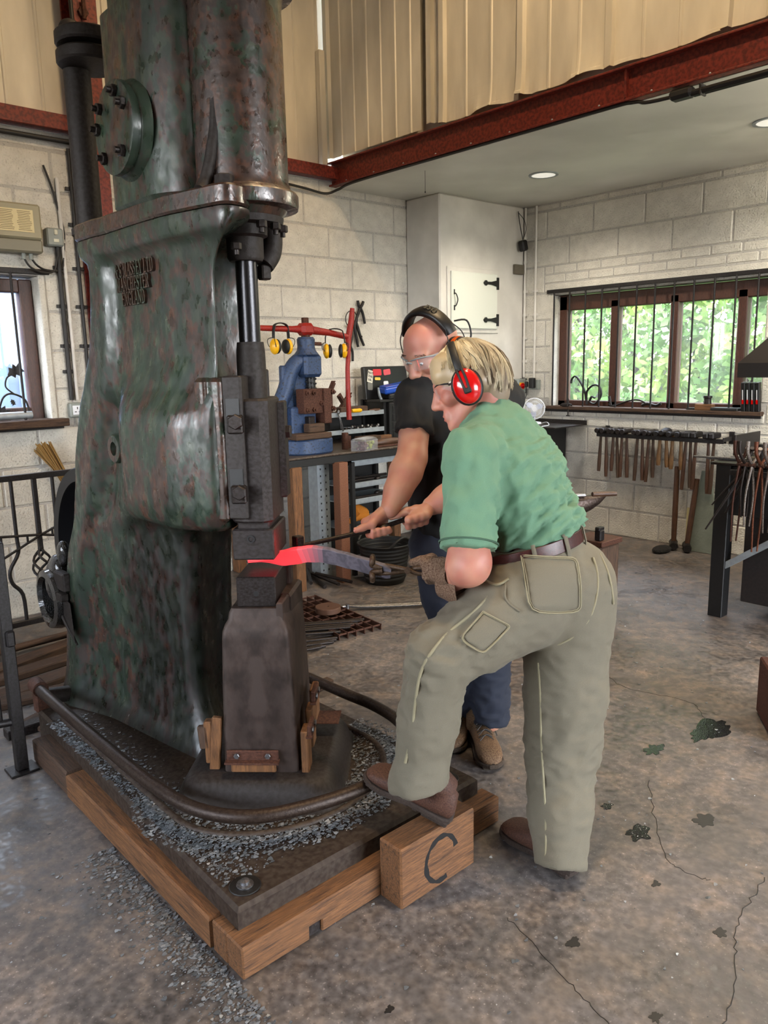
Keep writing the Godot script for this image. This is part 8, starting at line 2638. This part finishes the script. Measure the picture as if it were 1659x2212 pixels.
func man() -> void:
	var w := thing("person", "bald bearded person in a black T-shirt and dark jeans, gripping a thin rod", "person")
	var skin := skin_tint(Color(0.46, 0.24, 0.165), Color(0.42, 0.165, 0.12), 13)
	var hx := axes(-CR * 0.66 - CU * 0.54 + CT * 0.52, CU * 0.80 - CR * 0.30 + CT * 0.45, J.m_head - CR * 0.008)
	hx.basis = hx.basis.scaled(Vector3.ONE * 1.07)
	var face := func(p: Vector3, n: Vector3) -> Color:
		var q := hx.affine_inverse() * p
		var c: Color = skin.call(p, n)
		if q.y > 0.03: c = c.lerp(Color(0.50, 0.20, 0.16), clampf((q.y - 0.03) * 12, 0, 0.6))
		return c
	var mb := MB.new()
	head_shape(mb, hx, J.m_neckb, face, true)
	var bb := bounds([J.m_neckb, J.m_shL, J.m_shR, J.m_ankL, J.m_ankR, J.m_elL, J.m_elR], 0.18)
	var s := SN.new(bb[0], bb[1], 0.016, 60.0)
	s.cap(J.m_waist, J.m_chest, 0.12, 0.13)
	s.cap(J.m_chest, J.m_neckb, 0.12, 0.06)
	s.cap(J.m_waist, J.m_pel, 0.12, 0.12)
	s.chain([J.m_hipL, J.m_kneL, J.m_ankL], [0.08, 0.052, 0.038])
	s.chain([J.m_hipR, J.m_kneR, J.m_ankR], [0.08, 0.052, 0.038])
	s.skin(mb, skin, null)
	bb = bounds([J.m_shL, J.m_elL, J.m_wrL, J.m_shR, J.m_elR, J.m_wrR], 0.09)
	s = SN.new(bb[0], bb[1], 0.007, 130.0)
	for k in ["R", "L"]:
		var el: Vector3 = J["m_el" + k]
		var wr: Vector3 = J["m_wr" + k]
		s.cap(J["m_sh" + k], el, 0.060, 0.050)
		s.chain([el, el.lerp(wr, 0.28), el.lerp(wr, 0.65), wr], [0.048, 0.054, 0.044, 0.032])
		s.cap(el + CT * 0.012, el.lerp(wr, 0.45) + CT * 0.012 + CR * 0.008, 0.036, 0.032)
	s.skin(mb, skin, null)
	# hands closed on the rod
	var a := (J.rod0 - J.rod3) as Vector3
	grip(mb, J.rod1, a, Vector3.UP, -CT, J.m_wrR, J.m_elR - J.m_wrR, [55, 130, 215, 268], 1.0, skin, 0.008)
	grip(mb, (J.rod2 + J.rod3) / 2 - a.normalized() * 0.0, a, Vector3.UP, CT, J.m_wrL, J.m_elL - J.m_wrL, [85, 150, 220, 280], 1.0, skin, 0.008)
	part("body", mb, M.skin, w)
	# thumb nails
	for k in 2:
		mb = MB.new()
		var c: Vector3 = (J.rod1 if k == 0 else (J.rod2 + J.rod3) / 2) + a.normalized() * 0.084 + Vector3(0, 0.0225, 0) + (CT * 0.004)
		mb.xf = axes(a, Vector3.UP, c)
		mb.ball(Vector3.ZERO, Vector3(0.0055, 0.0025, 0.007), 12, 6)
		part("nail", mb, sm(Color(0.80, 0.58, 0.50), 0.3), w)
	for k in [-1.0, 1.0]:
		mb = MB.new()
		mb.xf = hx
		mb.ball(Vector3(k * 0.031, 0.003, 0.0825), Vector3(0.0115, 0.0085, 0.0115), 14, 8)
		var ey := part("eye", mb, M.white, w)
		mb = MB.new()
		mb.xf = hx
		mb.ball(Vector3(k * 0.031, 0.000, 0.0905), Vector3(0.005, 0.005, 0.004), 10, 6)
		part("iris", mb, sm(Color(0.15, 0.12, 0.1), 0.2), ey)
	# beard, moustache, brows and the cropped hair behind
	var r2 := RandomNumberGenerator.new()
	r2.seed = 11
	mb = MB.new()
	var bs := SN.new(hx * Vector3(0, -0.07, 0.05) - Vector3.ONE * 0.13, hx * Vector3(0, -0.07, 0.05) + Vector3.ONE * 0.13, 0.004, 180.0)
	var P := func(x: float, y: float, z: float) -> Vector3: return hx * Vector3(x, y, z)
	for k in [-1.0, 1.0]:
		bs.cap(P.call(k * 0.062, -0.040, 0.012), P.call(k * 0.030, -0.098, 0.062), 0.017, 0.022)
		bs.cap(P.call(k * 0.006, -0.054, 0.098), P.call(k * 0.028, -0.072, 0.082), 0.0095, 0.010)
	bs.cap(P.call(0, -0.105, 0.078), P.call(0, -0.138, 0.088), 0.028, 0.016)
	bs.cap(P.call(-0.02, -0.10, 0.07), P.call(0.02, -0.10, 0.07), 0.024)
	bs.skin(mb, func(_p, _n): return Color(0.17, 0.115, 0.075), null)
	var bc := Color(0.20, 0.135, 0.085)
	for i in 1500:
		var k := r2.randf_range(-1, 1)
		var base := Vector3(k * 0.064, -0.04 - 0.07 * (1.0 - absf(k)) - r2.randf() * 0.02, 0.018 + 0.085 * sqrt(1.0 - absf(k)) - r2.randf() * 0.02)
		if i % 5 == 0: base = Vector3(k * 0.028, -0.056 - 0.012 * absf(k), 0.105 - 0.02 * absf(k))
		var dn := Vector3(k * 0.25, -1.0, 0.35 + r2.randf_range(-0.3, 0.3)).normalized() * r2.randf_range(0.012, 0.026)
		mb.col = bc.lerp(Color(0.42, 0.33, 0.24), r2.randf() * 0.8)
		mb.tube([hx * base, hx * (base + dn * 0.6 + Vector3(r2.randf_range(-0.003, 0.003), 0, 0)), hx * (base + dn)], [0.0013, 0.0010, 0.0004], 3, false)
	part("beard", mb, sm(Color(1, 1, 1), 0.6, 0.0, {"vc": true}), w)
	mb = MB.new()
	for i in 160:
		var k := -1.0 if i % 2 else 1.0
		var u := r2.randf()
		var base := Vector3(k * (0.014 + 0.034 * u), 0.031 + r2.randf_range(-0.004, 0.004) - 0.004 * u, 0.099 - 0.017 * u)
		mb.tube([hx * base, hx * (base + Vector3(k * 0.009, -0.001, 0.0))], [0.0009, 0.0004], 3, false)
	part("eyebrows", mb, sm(Color(0.30, 0.21, 0.14), 0.6), w)
	mb = MB.new()
	mb.xf = hx
	mb.tube(sweep([Vector3(-0.018, -0.074, 0.090), Vector3(0, -0.077, 0.0975), Vector3(0.018, -0.074, 0.090)], 4), [0.002, 0.0035, 0.004, 0.0043, 0.0045, 0.0043, 0.004, 0.0035, 0.002], 8)
	part("lips", mb, sm(Color(0.62, 0.36, 0.33), 0.4), w)
	# ---- T-shirt
	bb = bounds([J.m_waist, J.m_pel, J.m_chest, J.m_neckb, J.m_shL, J.m_shR, J.m_elL, J.m_elR], 0.19)
	s = SN.new(bb[0], bb[1], 0.009, 75.0)
	var lat := (J.m_shL - J.m_shR).normalized() as Vector3
	var low: Vector3 = J.m_pel + CU * 0.03
	s.cap(J.m_chest - lat * 0.06, J.m_waist - lat * 0.05, 0.125, 0.115)
	s.cap(J.m_chest + lat * 0.06, J.m_waist + lat * 0.05, 0.125, 0.115)
	s.cap(J.m_waist - lat * 0.04, low - lat * 0.04, 0.118, 0.125)
	s.cap(J.m_waist + lat * 0.04, low + lat * 0.04, 0.118, 0.125)
	s.cap(J.m_chest, J.m_neckb, 0.13, 0.066)
	for k in ["R", "L"]:
		var el: Vector3 = J["m_el" + k]
		var sh: Vector3 = J["m_sh" + k]
		s.cap(J.m_chest + (J.m_neckb - J.m_chest) * 0.6, sh, 0.085, 0.070)
		s.cap(sh, sh.lerp(el, 0.72), 0.071, 0.066)
		s.clip(sh.lerp(el, 0.60), el - sh, 0.11)
	s.clip(J.m_pel + CU * 0.01, -CU, 0.25)
	var fs := fnl(17, 1.0, 0, 2)
	mb = MB.new()
	s.skin(mb, null, func(p: Vector3, _n: Vector3) -> float: return fs.get_noise_3d(p.x * 14, p.y * 6, p.z * 14) * 0.014)
	part("t_shirt", mb, cloth(Color(0.055, 0.055, 0.058), 9.0, 0.2), w)
	mb = MB.new()
	var fz := CT * 0.135
	mb.tube([J.m_neckb.lerp(J.m_chest, 0.5) + CT * 0.13 - CR * 0.03, J.m_chest + CT * 0.145 - CR * 0.045, J.m_waist + CT * 0.14 - CR * 0.03], 0.0022, 6)
	part("apron_cord", mb, M.galv, w)
	# ---- jeans
	bb = bounds([J.m_pel, J.m_hipL, J.m_hipR, J.m_kneL, J.m_kneR, J.m_ankL, J.m_ankR], 0.17)
	s = SN.new(bb[0], bb[1], 0.009, 80.0)
	s.cap(J.m_waist - CU * 0.06, J.m_pel, 0.118, 0.125)
	s.cap(J.m_hipR, J.m_hipL, 0.108, 0.108)
	s.chain([J.m_hipR, J.m_hipR.lerp(J.m_kneR, 0.5), J.m_kneR, J.m_ankR], [0.105, 0.095, 0.080, 0.066])
	s.chain([J.m_hipL, J.m_hipL.lerp(J.m_kneL, 0.5), J.m_kneL, J.m_ankL], [0.105, 0.095, 0.080, 0.066])
	s.clip(J.m_ankL - CU * 0.0, J.m_ankL - J.m_kneL, 0.12)
	s.clip(J.m_ankR - CU * 0.0, J.m_ankR - J.m_kneR, 0.12)
	mb = MB.new()
	s.skin(mb, null, func(p: Vector3, _n: Vector3) -> float: return (0.5 - absf(fs.get_noise_3d(p.x * 9, p.y * 17, p.z * 9)) * 2.0) * 0.010 * (0.4 + clampf((0.4 - p.y) * 3, 0, 1)))
	part("jeans", mb, cloth(Color(0.085, 0.11, 0.17), 9.0, 0.2), w)
	var leather := sm(Color(0.42, 0.33, 0.23), 0.75, 0.0, {"tex": T.rust, "bump": T.bump, "bs": 0.1, "scale": 6.0})
	var sole := sm(Color(0.24, 0.20, 0.16), 0.85, 0.0, {"tex": T.rust, "scale": 6.0})
	boot(w, Vector3(2.165, 0.0, -1.895), Vector3(2.055, 0.0, -1.735) + Vector3(-0.045, 0, 0.065), Vector3.UP, J.m_ankL + Vector3(0.0, 0.03, 0), leather, sole, M.cable)
	boot(w, Vector3(2.20, 0.0, -1.99), Vector3(1.99, 0.0, -1.86), Vector3.UP, J.m_ankR + Vector3(0.0, 0.03, 0), leather, sole, M.cable)
	# ---- what he wears on his head
	var ed := thing("ear_defenders", "ear defenders with orange bands and a padded black headband, on a bald head", "ear defenders")
	for k in [-1.0, 1.0]:
		mb = MB.new()
		mb.xf = hx * Transform3D(Basis(Vector3(0, 0, 1), -PI / 2 * k), Vector3(k * 0.074, -0.004, -0.022))
		mb.lathe([Vector2(0.040, 0.0), Vector2(0.044, 0.006), Vector2(0.042, 0.018)], 26)
		part("cushion", mb, M.rubber, ed)
		mb = MB.new()
		mb.xf = hx * Transform3D(Basis(Vector3(0, 0, 1), -PI / 2 * k), Vector3(k * 0.074, -0.004, -0.022))
		mb.lathe([Vector2(0.043, 0.017), Vector2(0.045, 0.022), Vector2(0.043, 0.034)], 26)
		part("orange_band", mb, M.orange, ed)
		mb = MB.new()
		mb.xf = hx * Transform3D(Basis(Vector3(0, 0, 1), -PI / 2 * k), Vector3(k * 0.074, -0.004, -0.022))
		mb.lathe([Vector2(0.043, 0.033), Vector2(0.041, 0.042), Vector2(0.030, 0.052), Vector2(0.0, 0.055)], 26)
		part("cup", mb, sm(Color(0.16, 0.16, 0.17), 0.4), ed)
		mb = MB.new()
		mb.xf = hx
		mb.tube(sweep([Vector3(k * 0.095, 0.085, 0.008), Vector3(k * 0.108, 0.05, 0.022), Vector3(k * 0.11, 0.005, 0.026)], 4), 0.0018, 6)
		mb.tube(sweep([Vector3(k * 0.095, 0.085, -0.03), Vector3(k * 0.110, 0.05, -0.046), Vector3(k * 0.112, 0.005, -0.05)], 4), 0.0018, 6)
		mb.tube(sweep([Vector3(k * 0.10, 0.09, -0.035), Vector3(k * 0.13, 0.08, -0.06), Vector3(k * 0.135, 0.03, -0.055), Vector3(k * 0.118, 0.0, -0.03)], 5), 0.003, 6)
		part("wire", mb, M.black, ed)
	mb = MB.new()
	mb.xf = hx
	var rows := []
	for i in 25:
		var t := lerpf(0.30, PI - 0.30, i / 24.0)
		var row := PackedVector3Array()
		var wd := 0.020 + 0.006 * sin(t)
		for q in [[-1.0, 0.0], [-1.0, 0.010], [-0.75, 0.0165], [0.0, 0.019], [0.75, 0.0165], [1.0, 0.010], [1.0, 0.0], [0.0, -0.001]]:
			row.append(Vector3(cos(t) * (0.098 + q[1]), 0.028 + sin(t) * (0.104 + q[1]), -0.010 + q[0] * wd))
		rows.append(row)
	mb.grid(rows)
	mb.fan(rows[0], Vector3(1, -1, 0))
	mb.fan(rows[-1], Vector3(-1, -1, 0))
	for r in rows: pass
	part("headband", mb, sm(Color(0.07, 0.07, 0.075), 0.38, 0.0, {"bump": T.fine, "bs": 0.02, "scale": 10.0}), ed)
	mb = MB.new()
	var tm := text_mesh("ISO", 0.030, 0.002)
	var o := part("raised_letters", tm, sm(Color(0.30, 0.29, 0.25), 0.35), ed)
	o.transform = hx * Transform3D(Basis(Vector3(0, 0, 1), -0.35), Vector3(0.042, 0.1455, -0.010)) * Transform3D(Basis(Vector3(1, 0, 0), -PI / 2), Vector3.ZERO)
	glasses("clear safety glasses with thin pale frames, worn by the bearded man", hx, 0.98)

func work() -> void:
	# ---- the hot bar, the tongs that hold it and the rod laid on it
	var b := MB.new()
	var prof := [[-0.02, 0.022, 0.006, 0.0], [0.0, 0.024, 0.007, 0.0], [0.10, 0.025, 0.008, 0.15], [0.20, 0.026, 0.010, 0.55], [0.30, 0.027, 0.010, 1.1], [0.45, 0.027, 0.009, 1.2], [0.55, 0.027, 0.009, 1.2], [0.75, 0.026, 0.008, 1.2], [0.92, 0.025, 0.008, 1.2], [1.0, 0.017, 0.007, 1.2]]
	var pts := [J.bar0, J.bar1, J.bar2, J.bar3, J.bar4]
	pts[0] = Vector3(1.268, 0.866, -2.035)
	pts[1] = Vector3(1.318, 0.872, -1.956)
	var hot := MB.new()
	var cold := MB.new()
	var sw := sweep(pts, 8)
	var rows := []
	for i in sw.size():
		var t := i / float(sw.size() - 1)
		var k := 0
		while k < prof.size() - 2 and prof[k + 1][0] < t: k += 1
		var u := clampf((t - prof[k][0]) / (prof[k + 1][0] - prof[k][0]), 0, 1)
		var hw: float = lerpf(prof[k][1], prof[k + 1][1], u)
		var th: float = lerpf(prof[k][2], prof[k + 1][2], u)
		var tilt: float = lerpf(prof[k][3], prof[k + 1][3], u)
		var d: Vector3 = (sw[mini(i + 1, sw.size() - 1)] - sw[maxi(i - 1, 0)]).normalized()
		var side := d.cross(Vector3.UP).normalized()
		var upv := side.cross(d)
		# broad face: level in the dies, turned up towards the smiths beyond them
		var e1 := side * cos(tilt) + upv * sin(tilt)
		var e2 := d.cross(e1)
		var row := PackedVector3Array()
		var wob := 0.0012 * sin(i * 1.7)
		for q in [[-1, -0.7], [-0.9, -1], [0.9, -1], [1, -0.7], [1, 0.7], [0.9, 1], [-0.9, 1], [-1, 0.7]]:
			row.append(sw[i] + e1 * (q[0] * hw + wob * q[0]) + e2 * (q[1] * th))
		rows.append(row)
	var cols := PackedColorArray()
	var bar := thing("hot_bar", "flat steel bar glowing red between the dies and cooling to grey at the tongs", "bar")
	var cut := 20
	hot.grid(rows.slice(0, 14))
	hot.fan(rows[0], rows[0][0] - rows[2][0])
	var em := sm(Color(0.60, 0.16, 0.15), 0.6)
	em.emission_enabled = true
	em.emission = Color(1.0, 0.25, 0.30)
	em.emission_energy_multiplier = 0.72
	part("glowing_end", hot, em, bar, "red hot glowing end")
	for i in 5:
		var g := MB.new()
		g.grid(rows.slice(13 + i, 15 + i))
		var e2 := sm(Color(0.50, 0.30, 0.32).lerp(Color(0.38, 0.36, 0.40), i / 5.0), 0.6)
		e2.emission_enabled = true
		e2.emission = Color(1.0, 0.28, 0.34)
		e2.emission_energy_multiplier = [0.58, 0.42, 0.26, 0.13, 0.05][i]
		part("glow_fade", g, e2, bar)
	cold.grid(rows.slice(18))
	cold.fan(rows[-1], rows[-1][0] - rows[-2][0])
	part("cool_end", cold, sm(Color(0.38, 0.36, 0.40), 0.6, 0.2, {"tex": T.grain, "scale": 1.5}), bar)
	var l := OmniLight3D.new()
	l.name = "glow_light"
	add_child(l)
	l.position = Vector3(1.345, 0.93, -1.88)
	l.light_color = Color(1.0, 0.10, 0.08)
	l.light_energy = 0.012
	l.light_size = 0.03
	l.omni_range = 8
	l.omni_attenuation = 2.0
	l.shadow_enabled = true
	var a := (J.tong3 - J.tong0).normalized() as Vector3
	var tg := thing("tongs", "rust brown smith's tongs gripping the cool end of the glowing bar", "tongs")
	var rm := sm(Color(0.30, 0.235, 0.17), 0.55, 0.4, {"tex": T.rust, "scale": 6.0})
	for s in [-1.0, 1.0]:
		b = MB.new()
		var j := [J.tong0 + CU * 0.014 * s + CT * 0.004 * s, J.tong0.lerp(J.tong1, 0.5) + CU * 0.010 * s + CT * 0.003, J.tong1 + CU * 0.002 * s + CT * 0.008 * s, J.tong1.lerp(J.tong2, 0.35) - CU * 0.008 * s + CT * 0.003, J.tong2 - CU * 0.007 * s, J.tong3 - CU * 0.010 * s + a * 0.05]
		b.tube(sweep(j, 5), 0.0072, 8)
		part("rein", b, rm, tg)
		b = MB.new()
		b.tube(sweep([J.tong0 + CU * 0.034 * s + CT * 0.012, J.tong0 + CU * 0.022 * s + CT * 0.020, J.tong0 + CU * 0.010 * s + CT * 0.012, J.tong0 + a * 0.03 + CT * 0.008 + CU * 0.005 * s], 4), 0.0085, 8)
		b.tube(sweep([J.tong0 + CU * 0.034 * s + CT * 0.014, J.tong0 + CU * 0.036 * s - CT * 0.010], 3), 0.008, 8)
		part("jaw", b, rm, tg)
	b = MB.new()
	b.cyl(J.tong1 - CT * 0.014, J.tong1 + CT * 0.018, 0.010, 10)
	part("rivet", b, rm, tg)
	single("steel_rod", "thin dark steel rod held in both hands by the bearded man", "rod", MB.new().tube([J.rod0, J.rod1, J.rod3, J.rod3 + (J.rod3 - J.rod0).normalized() * 0.05], [0.0075, 0.008, 0.009, 0.009], 10), M.darksteel)
	b = MB.new()
	b.box(Vector3.ZERO, Vector3(0.03, 0.055, 0.03), 0.003)
	single("hot_cut", "small dark steel top tool at the end of the rod behind the glowing bar", "tool", b, M.darksteel, J.rod0 + Vector3(-0.012, 0.004, -0.01))

func flake_field(called: String, label: String, category: String, n: int, sd: int, place: Callable, m: Material) -> void:
	var fm := MB.new()
	var p := PackedVector2Array()
	for k in 6:
		p.append(Vector2.from_angle(TAU * k / 6) * [1.0, 0.7, 0.9, 0.6, 1.05, 0.75][k])
	fm.prism(p, 0.0, 0.22)
	var mm := MultiMesh.new()
	mm.transform_format = MultiMesh.TRANSFORM_3D
	mm.use_colors = true
	mm.mesh = fm.mesh()
	mm.instance_count = n
	var r := RandomNumberGenerator.new()
	r.seed = sd
	for i in n:
		var q: Vector3 = place.call(r)
		var s := 0.0022 + 0.0075 * pow(r.randf(), 3.5)
		var bb := Basis.from_euler(Vector3(r.randf_range(-0.25, 0.25), r.randf() * TAU, r.randf_range(-0.25, 0.25))).scaled(Vector3(s, minf(s, 0.005), s * r.randf_range(0.5, 1.0)))
		mm.set_instance_transform(i, Transform3D(bb, q))
		var t := r.randf()
		mm.set_instance_color(i, Color(0.09, 0.10, 0.11).lerp(Color(0.30, 0.32, 0.34), t * t))
	var o := MultiMeshInstance3D.new()
	o.name = called
	o.multimesh = mm
	o.material_override = m
	add_child(o)
	tag(o, label, category, "", "stuff")

func blob(c: Vector2, rx: float, rz: float, sd: int, rough := 0.35) -> PackedVector2Array:
	var f := fnl(sd, 0.5, 0, 3)
	var p := PackedVector2Array()
	for k in 64:
		var a := TAU * k / 64
		var r := 1.0 + rough * 1.6 * f.get_noise_2d(cos(a) * 1.5, sin(a) * 1.5)
		p.append(c + Vector2(cos(a) * rx, sin(a) * rz) * maxf(r, 0.25))
	return p

func small() -> void:
	# ---- mill scale: flakes past counting
	var fm := sm(Color(1, 1, 1), 0.42, 0.35, {"vc": true})
	flake_field("scale_flakes_plate", "grey flakes of mill scale gathered on the base plate inside the treadle", "scale", 6000, 3, func(r):
		var a: float = r.randf_range(-0.3, PI + 0.5)
		var d: float = r.randf_range(0.72, 1.32) if r.randf() < 0.6 else 1.12 + r.randfn() * 0.06
		return Vector3(1.295 + cos(a) * 0.36 * d, 0.147 + r.randf() * 0.004, -1.98 + sin(a) * 0.31 * d), fm)
	flake_field("scale_flakes_side", "thin scatter of scale flakes along the left of the base plate", "scale", 2500, 4, func(r):
		return Vector3(0.87 + absf(r.randfn()) * 0.07, 0.1465, r.randf_range(-2.9, -1.6)), fm)
	flake_field("scale_flakes_floor", "pale scale flakes swept against the left timber on the floor", "scale", 2200, 5, func(r):
		return Vector3(0.81 - absf(r.randfn()) * 0.06, 0.0015, r.randf_range(-2.2, -1.3)), fm)
	flake_field("grit", "scattered pale grit over the concrete floor", "grit", 2500, 6, func(r):
		var x: float = r.randf_range(-0.3, 5.2)
		return Vector3(x, 0.0008, r.randf_range(-4.4, -0.2)), fm)
	# ---- wet patches and stains on the floor
	var wet := sm(Color(0.10, 0.10, 0.11), 0.03, 0.0, {"bump": T.bump, "bs": 0.05, "scale": 5.0, "spec": 1.0})
	for q in [[2.56, -1.345, 0.05, 0.03, 1, "small bright puddle on the floor, nearer the woman"], [2.84, -1.27, 0.12, 0.055, 2, "large puddle on the floor by the rusty box"], [2.04, -1.11, 0.045, 0.03, 3, "small wet patch on the floor right of the woman's rear boot"], [2.10, -1.26, 0.02, 0.015, 4, "tiny wet spot on the floor behind the small wet patch"], [2.62, -1.62, 0.025, 0.012, 5, "tiny wet spot on the floor before the forge post"]]:
		var b := MB.new()
		b.prism(blob(Vector2.ZERO, q[2], q[3], q[4], 0.5), 0.0, 0.0016)
		single("puddle", q[5], "puddle", b, wet, Vector3(q[0], 0.0, q[1]), "wet patches")
	var st := sm(Color(0.09, 0.085, 0.085), 0.5)
	var k := 0
	for q in [[1.50, -0.98, 0.02, "beside the step block's corner"], [1.44, -0.72, 0.016, "in front of the step block"], [1.86, -0.95, 0.014, "right of the woman's heel"], [1.80, -0.74, 0.018, "well before the woman's heel"], [1.22, -0.55, 0.016, "at the bottom of the picture"], [1.02, -1.15, 0.012, "before the near timber corner"], [2.25, -1.0, 0.04, "below the row of wet patches"], [2.9, -1.0, 0.05, "before the rusty box"], [1.40, -0.45, 0.014, "nearest the camera on the right"]]:
		var b := MB.new()
		b.prism(blob(Vector2.ZERO, q[2], q[2] * 0.7, 20 + k, 0.5), 0.0, 0.0009)
		single("oil_spot", "black oil spot on the floor %s" % q[3], "stain", b, st, Vector3(q[0], 0.0, q[1]), "oil spots")
		k += 1
	# ---- cracks in the concrete
	var fl := get_node("floor")
	for q in [[[3.20, -2.02], [3.0, -1.75], [3.05, -1.45], [2.9, -1.3]], [[2.1, -0.75], [1.85, -0.72], [1.6, -0.62], [1.25, -0.6]], [[1.45, -1.15], [1.38, -0.9], [1.33, -0.75], [1.26, -0.62], [1.25, -0.45]], [[2.35, -1.25], [2.0, -1.0], [1.98, -0.85]]]:
		var pts := []
		for e in q: pts.append(Vector3(e[0], 0.0002, e[1]))
		var b := MB.new()
		var w := sweep(pts, 14)
		for i in w.size(): w[i] += Vector3(rng.randf_range(-0.006, 0.006), 0, rng.randf_range(-0.006, 0.006))
		b.tube(w, 0.0011, 4, false)
		part("crack", b, M.black, fl)
	# ---- grating, rods and what lies on it, behind the hammer
	var gr := thing("floor_grating", "rusty iron bar grating lying on the floor behind the hammer", "grating", Vector3(2.66, 0, -3.45))
	var gb := Basis(Vector3.UP, 0.0)
	for i in 6:
		var b := MB.new()
		b.xf = Transform3D(Basis(Vector3.UP, 1.46), Vector3.ZERO)
		b.box(Vector3(0, 0.02, -0.16 + i * 0.055), Vector3(0.72, 0.035, 0.006), 0.001)
		part("bar", b, M.rustiron, gr)
	for i in 9:
		var b := MB.new()
		b.xf = Transform3D(Basis(Vector3.UP, 1.46), Vector3.ZERO)
		b.box(Vector3(-0.35 + i * 0.0875, 0.03, -0.02), Vector3(0.005, 0.01, 0.29), 0.001)
		part("cross_bar", b, M.rustiron, gr)
	single("iron_disc", "flat rusty iron disc with a small hole lying on the grating", "disc", MB.new().lathe([Vector2(0.008, 0.0), Vector2(0.072, 0.0), Vector2(0.075, 0.004), Vector2(0.075, 0.03), Vector2(0.072, 0.034), Vector2(0.008, 0.034), Vector2(0.008, 0.0)], 32), sm(Color(0.33, 0.22, 0.16), 0.7, 0.2), Vector3(2.66, 0.038, -3.46))
	var rods := ["topmost thin steel rod of the bundle fanned out on the floor behind the hammer"]
	for i in 18:
		var b := MB.new()
		var t := i / 17.0
		b.cyl(Vector3(2.10 + 0.05 * sin(i * 2.1), 0.012 + 0.008 * (i % 3), -3.62 + 0.50 * t), Vector3(2.73 - 0.42 * t + 0.03 * sin(i * 3.7), 0.010 + 0.005 * (i % 2), -3.22 + 0.14 * t), 0.0085, 8)
		single("steel_rod", "thin dark steel rod in the bundle fanned out on the floor behind the hammer", "rod", b, M.darksteel, Vector3(0, 0.022 if i < 9 else 0.0, 0), "rods fanned on the floor")
	var tg := thing("tongs", "long bright steel tongs lying on the floor beyond the grating", "tongs", Vector3(0, 0.012, 0))
	for s in [-1.0, 1.0]:
		var b := MB.new()
		b.tube(sweep([Vector3(2.74, 0.012, -3.56 + 0.02 * s), Vector3(2.79, 0.012, -3.52 + 0.012 * s), Vector3(2.83, 0.014, -3.49), Vector3(2.95, 0.006, -3.40 - 0.014 * s), Vector3(3.30, 0.004, -3.14 - 0.018 * s)], 4), 0.009, 8)
		part("rein", b, M.steel, tg)
	var b3 := MB.new()
	b3.cyl(Vector3(2.83, 0.0, -3.49), Vector3(2.83, 0.026, -3.49), 0.014, 10)
	part("rivet", b3, M.steel, tg)
	# offcuts under the bench
	for i in 6:
		var b := MB.new()
		b.cyl(Vector3(-0.16, 0, 0), Vector3(0.16, 0.01, 0.0), 0.012, 8)
		var o := single("bar_offcut", "dark iron bar offcut in the heap on the floor under the workbench", "bar offcut", b, M.darksteel, Vector3(2.98 + 0.03 * i, 0.015 + 0.012 * (i % 3), -4.25 + 0.05 * i), "offcuts under the workbench")
		o.rotation.y = 0.5 + 0.25 * i
	var lf := MB.new()
	lf.prism(blob(Vector2.ZERO, 0.018, 0.012, 60, 0.3), 0.0, 0.004)
	single("dead_leaf", "small brown dead leaf on the floor between the woman and the rusty box", "leaf", lf, sm(Color(0.42, 0.24, 0.14), 0.7), Vector3(2.62, 0.0, -1.86))
	# ---- pull cord and cobwebs near the ceiling
	single("pull_cord", "thin hanging cord under the low ceiling beside the beam", "cord", MB.new().cyl(Vector3(4.05, 2.755, -4.0), Vector3(4.05, 2.62, -4.0), 0.0015, 5).ball(Vector3(4.05, 2.615, -4.0), Vector3(0.004, 0.007, 0.004), 8, 5), M.cable)
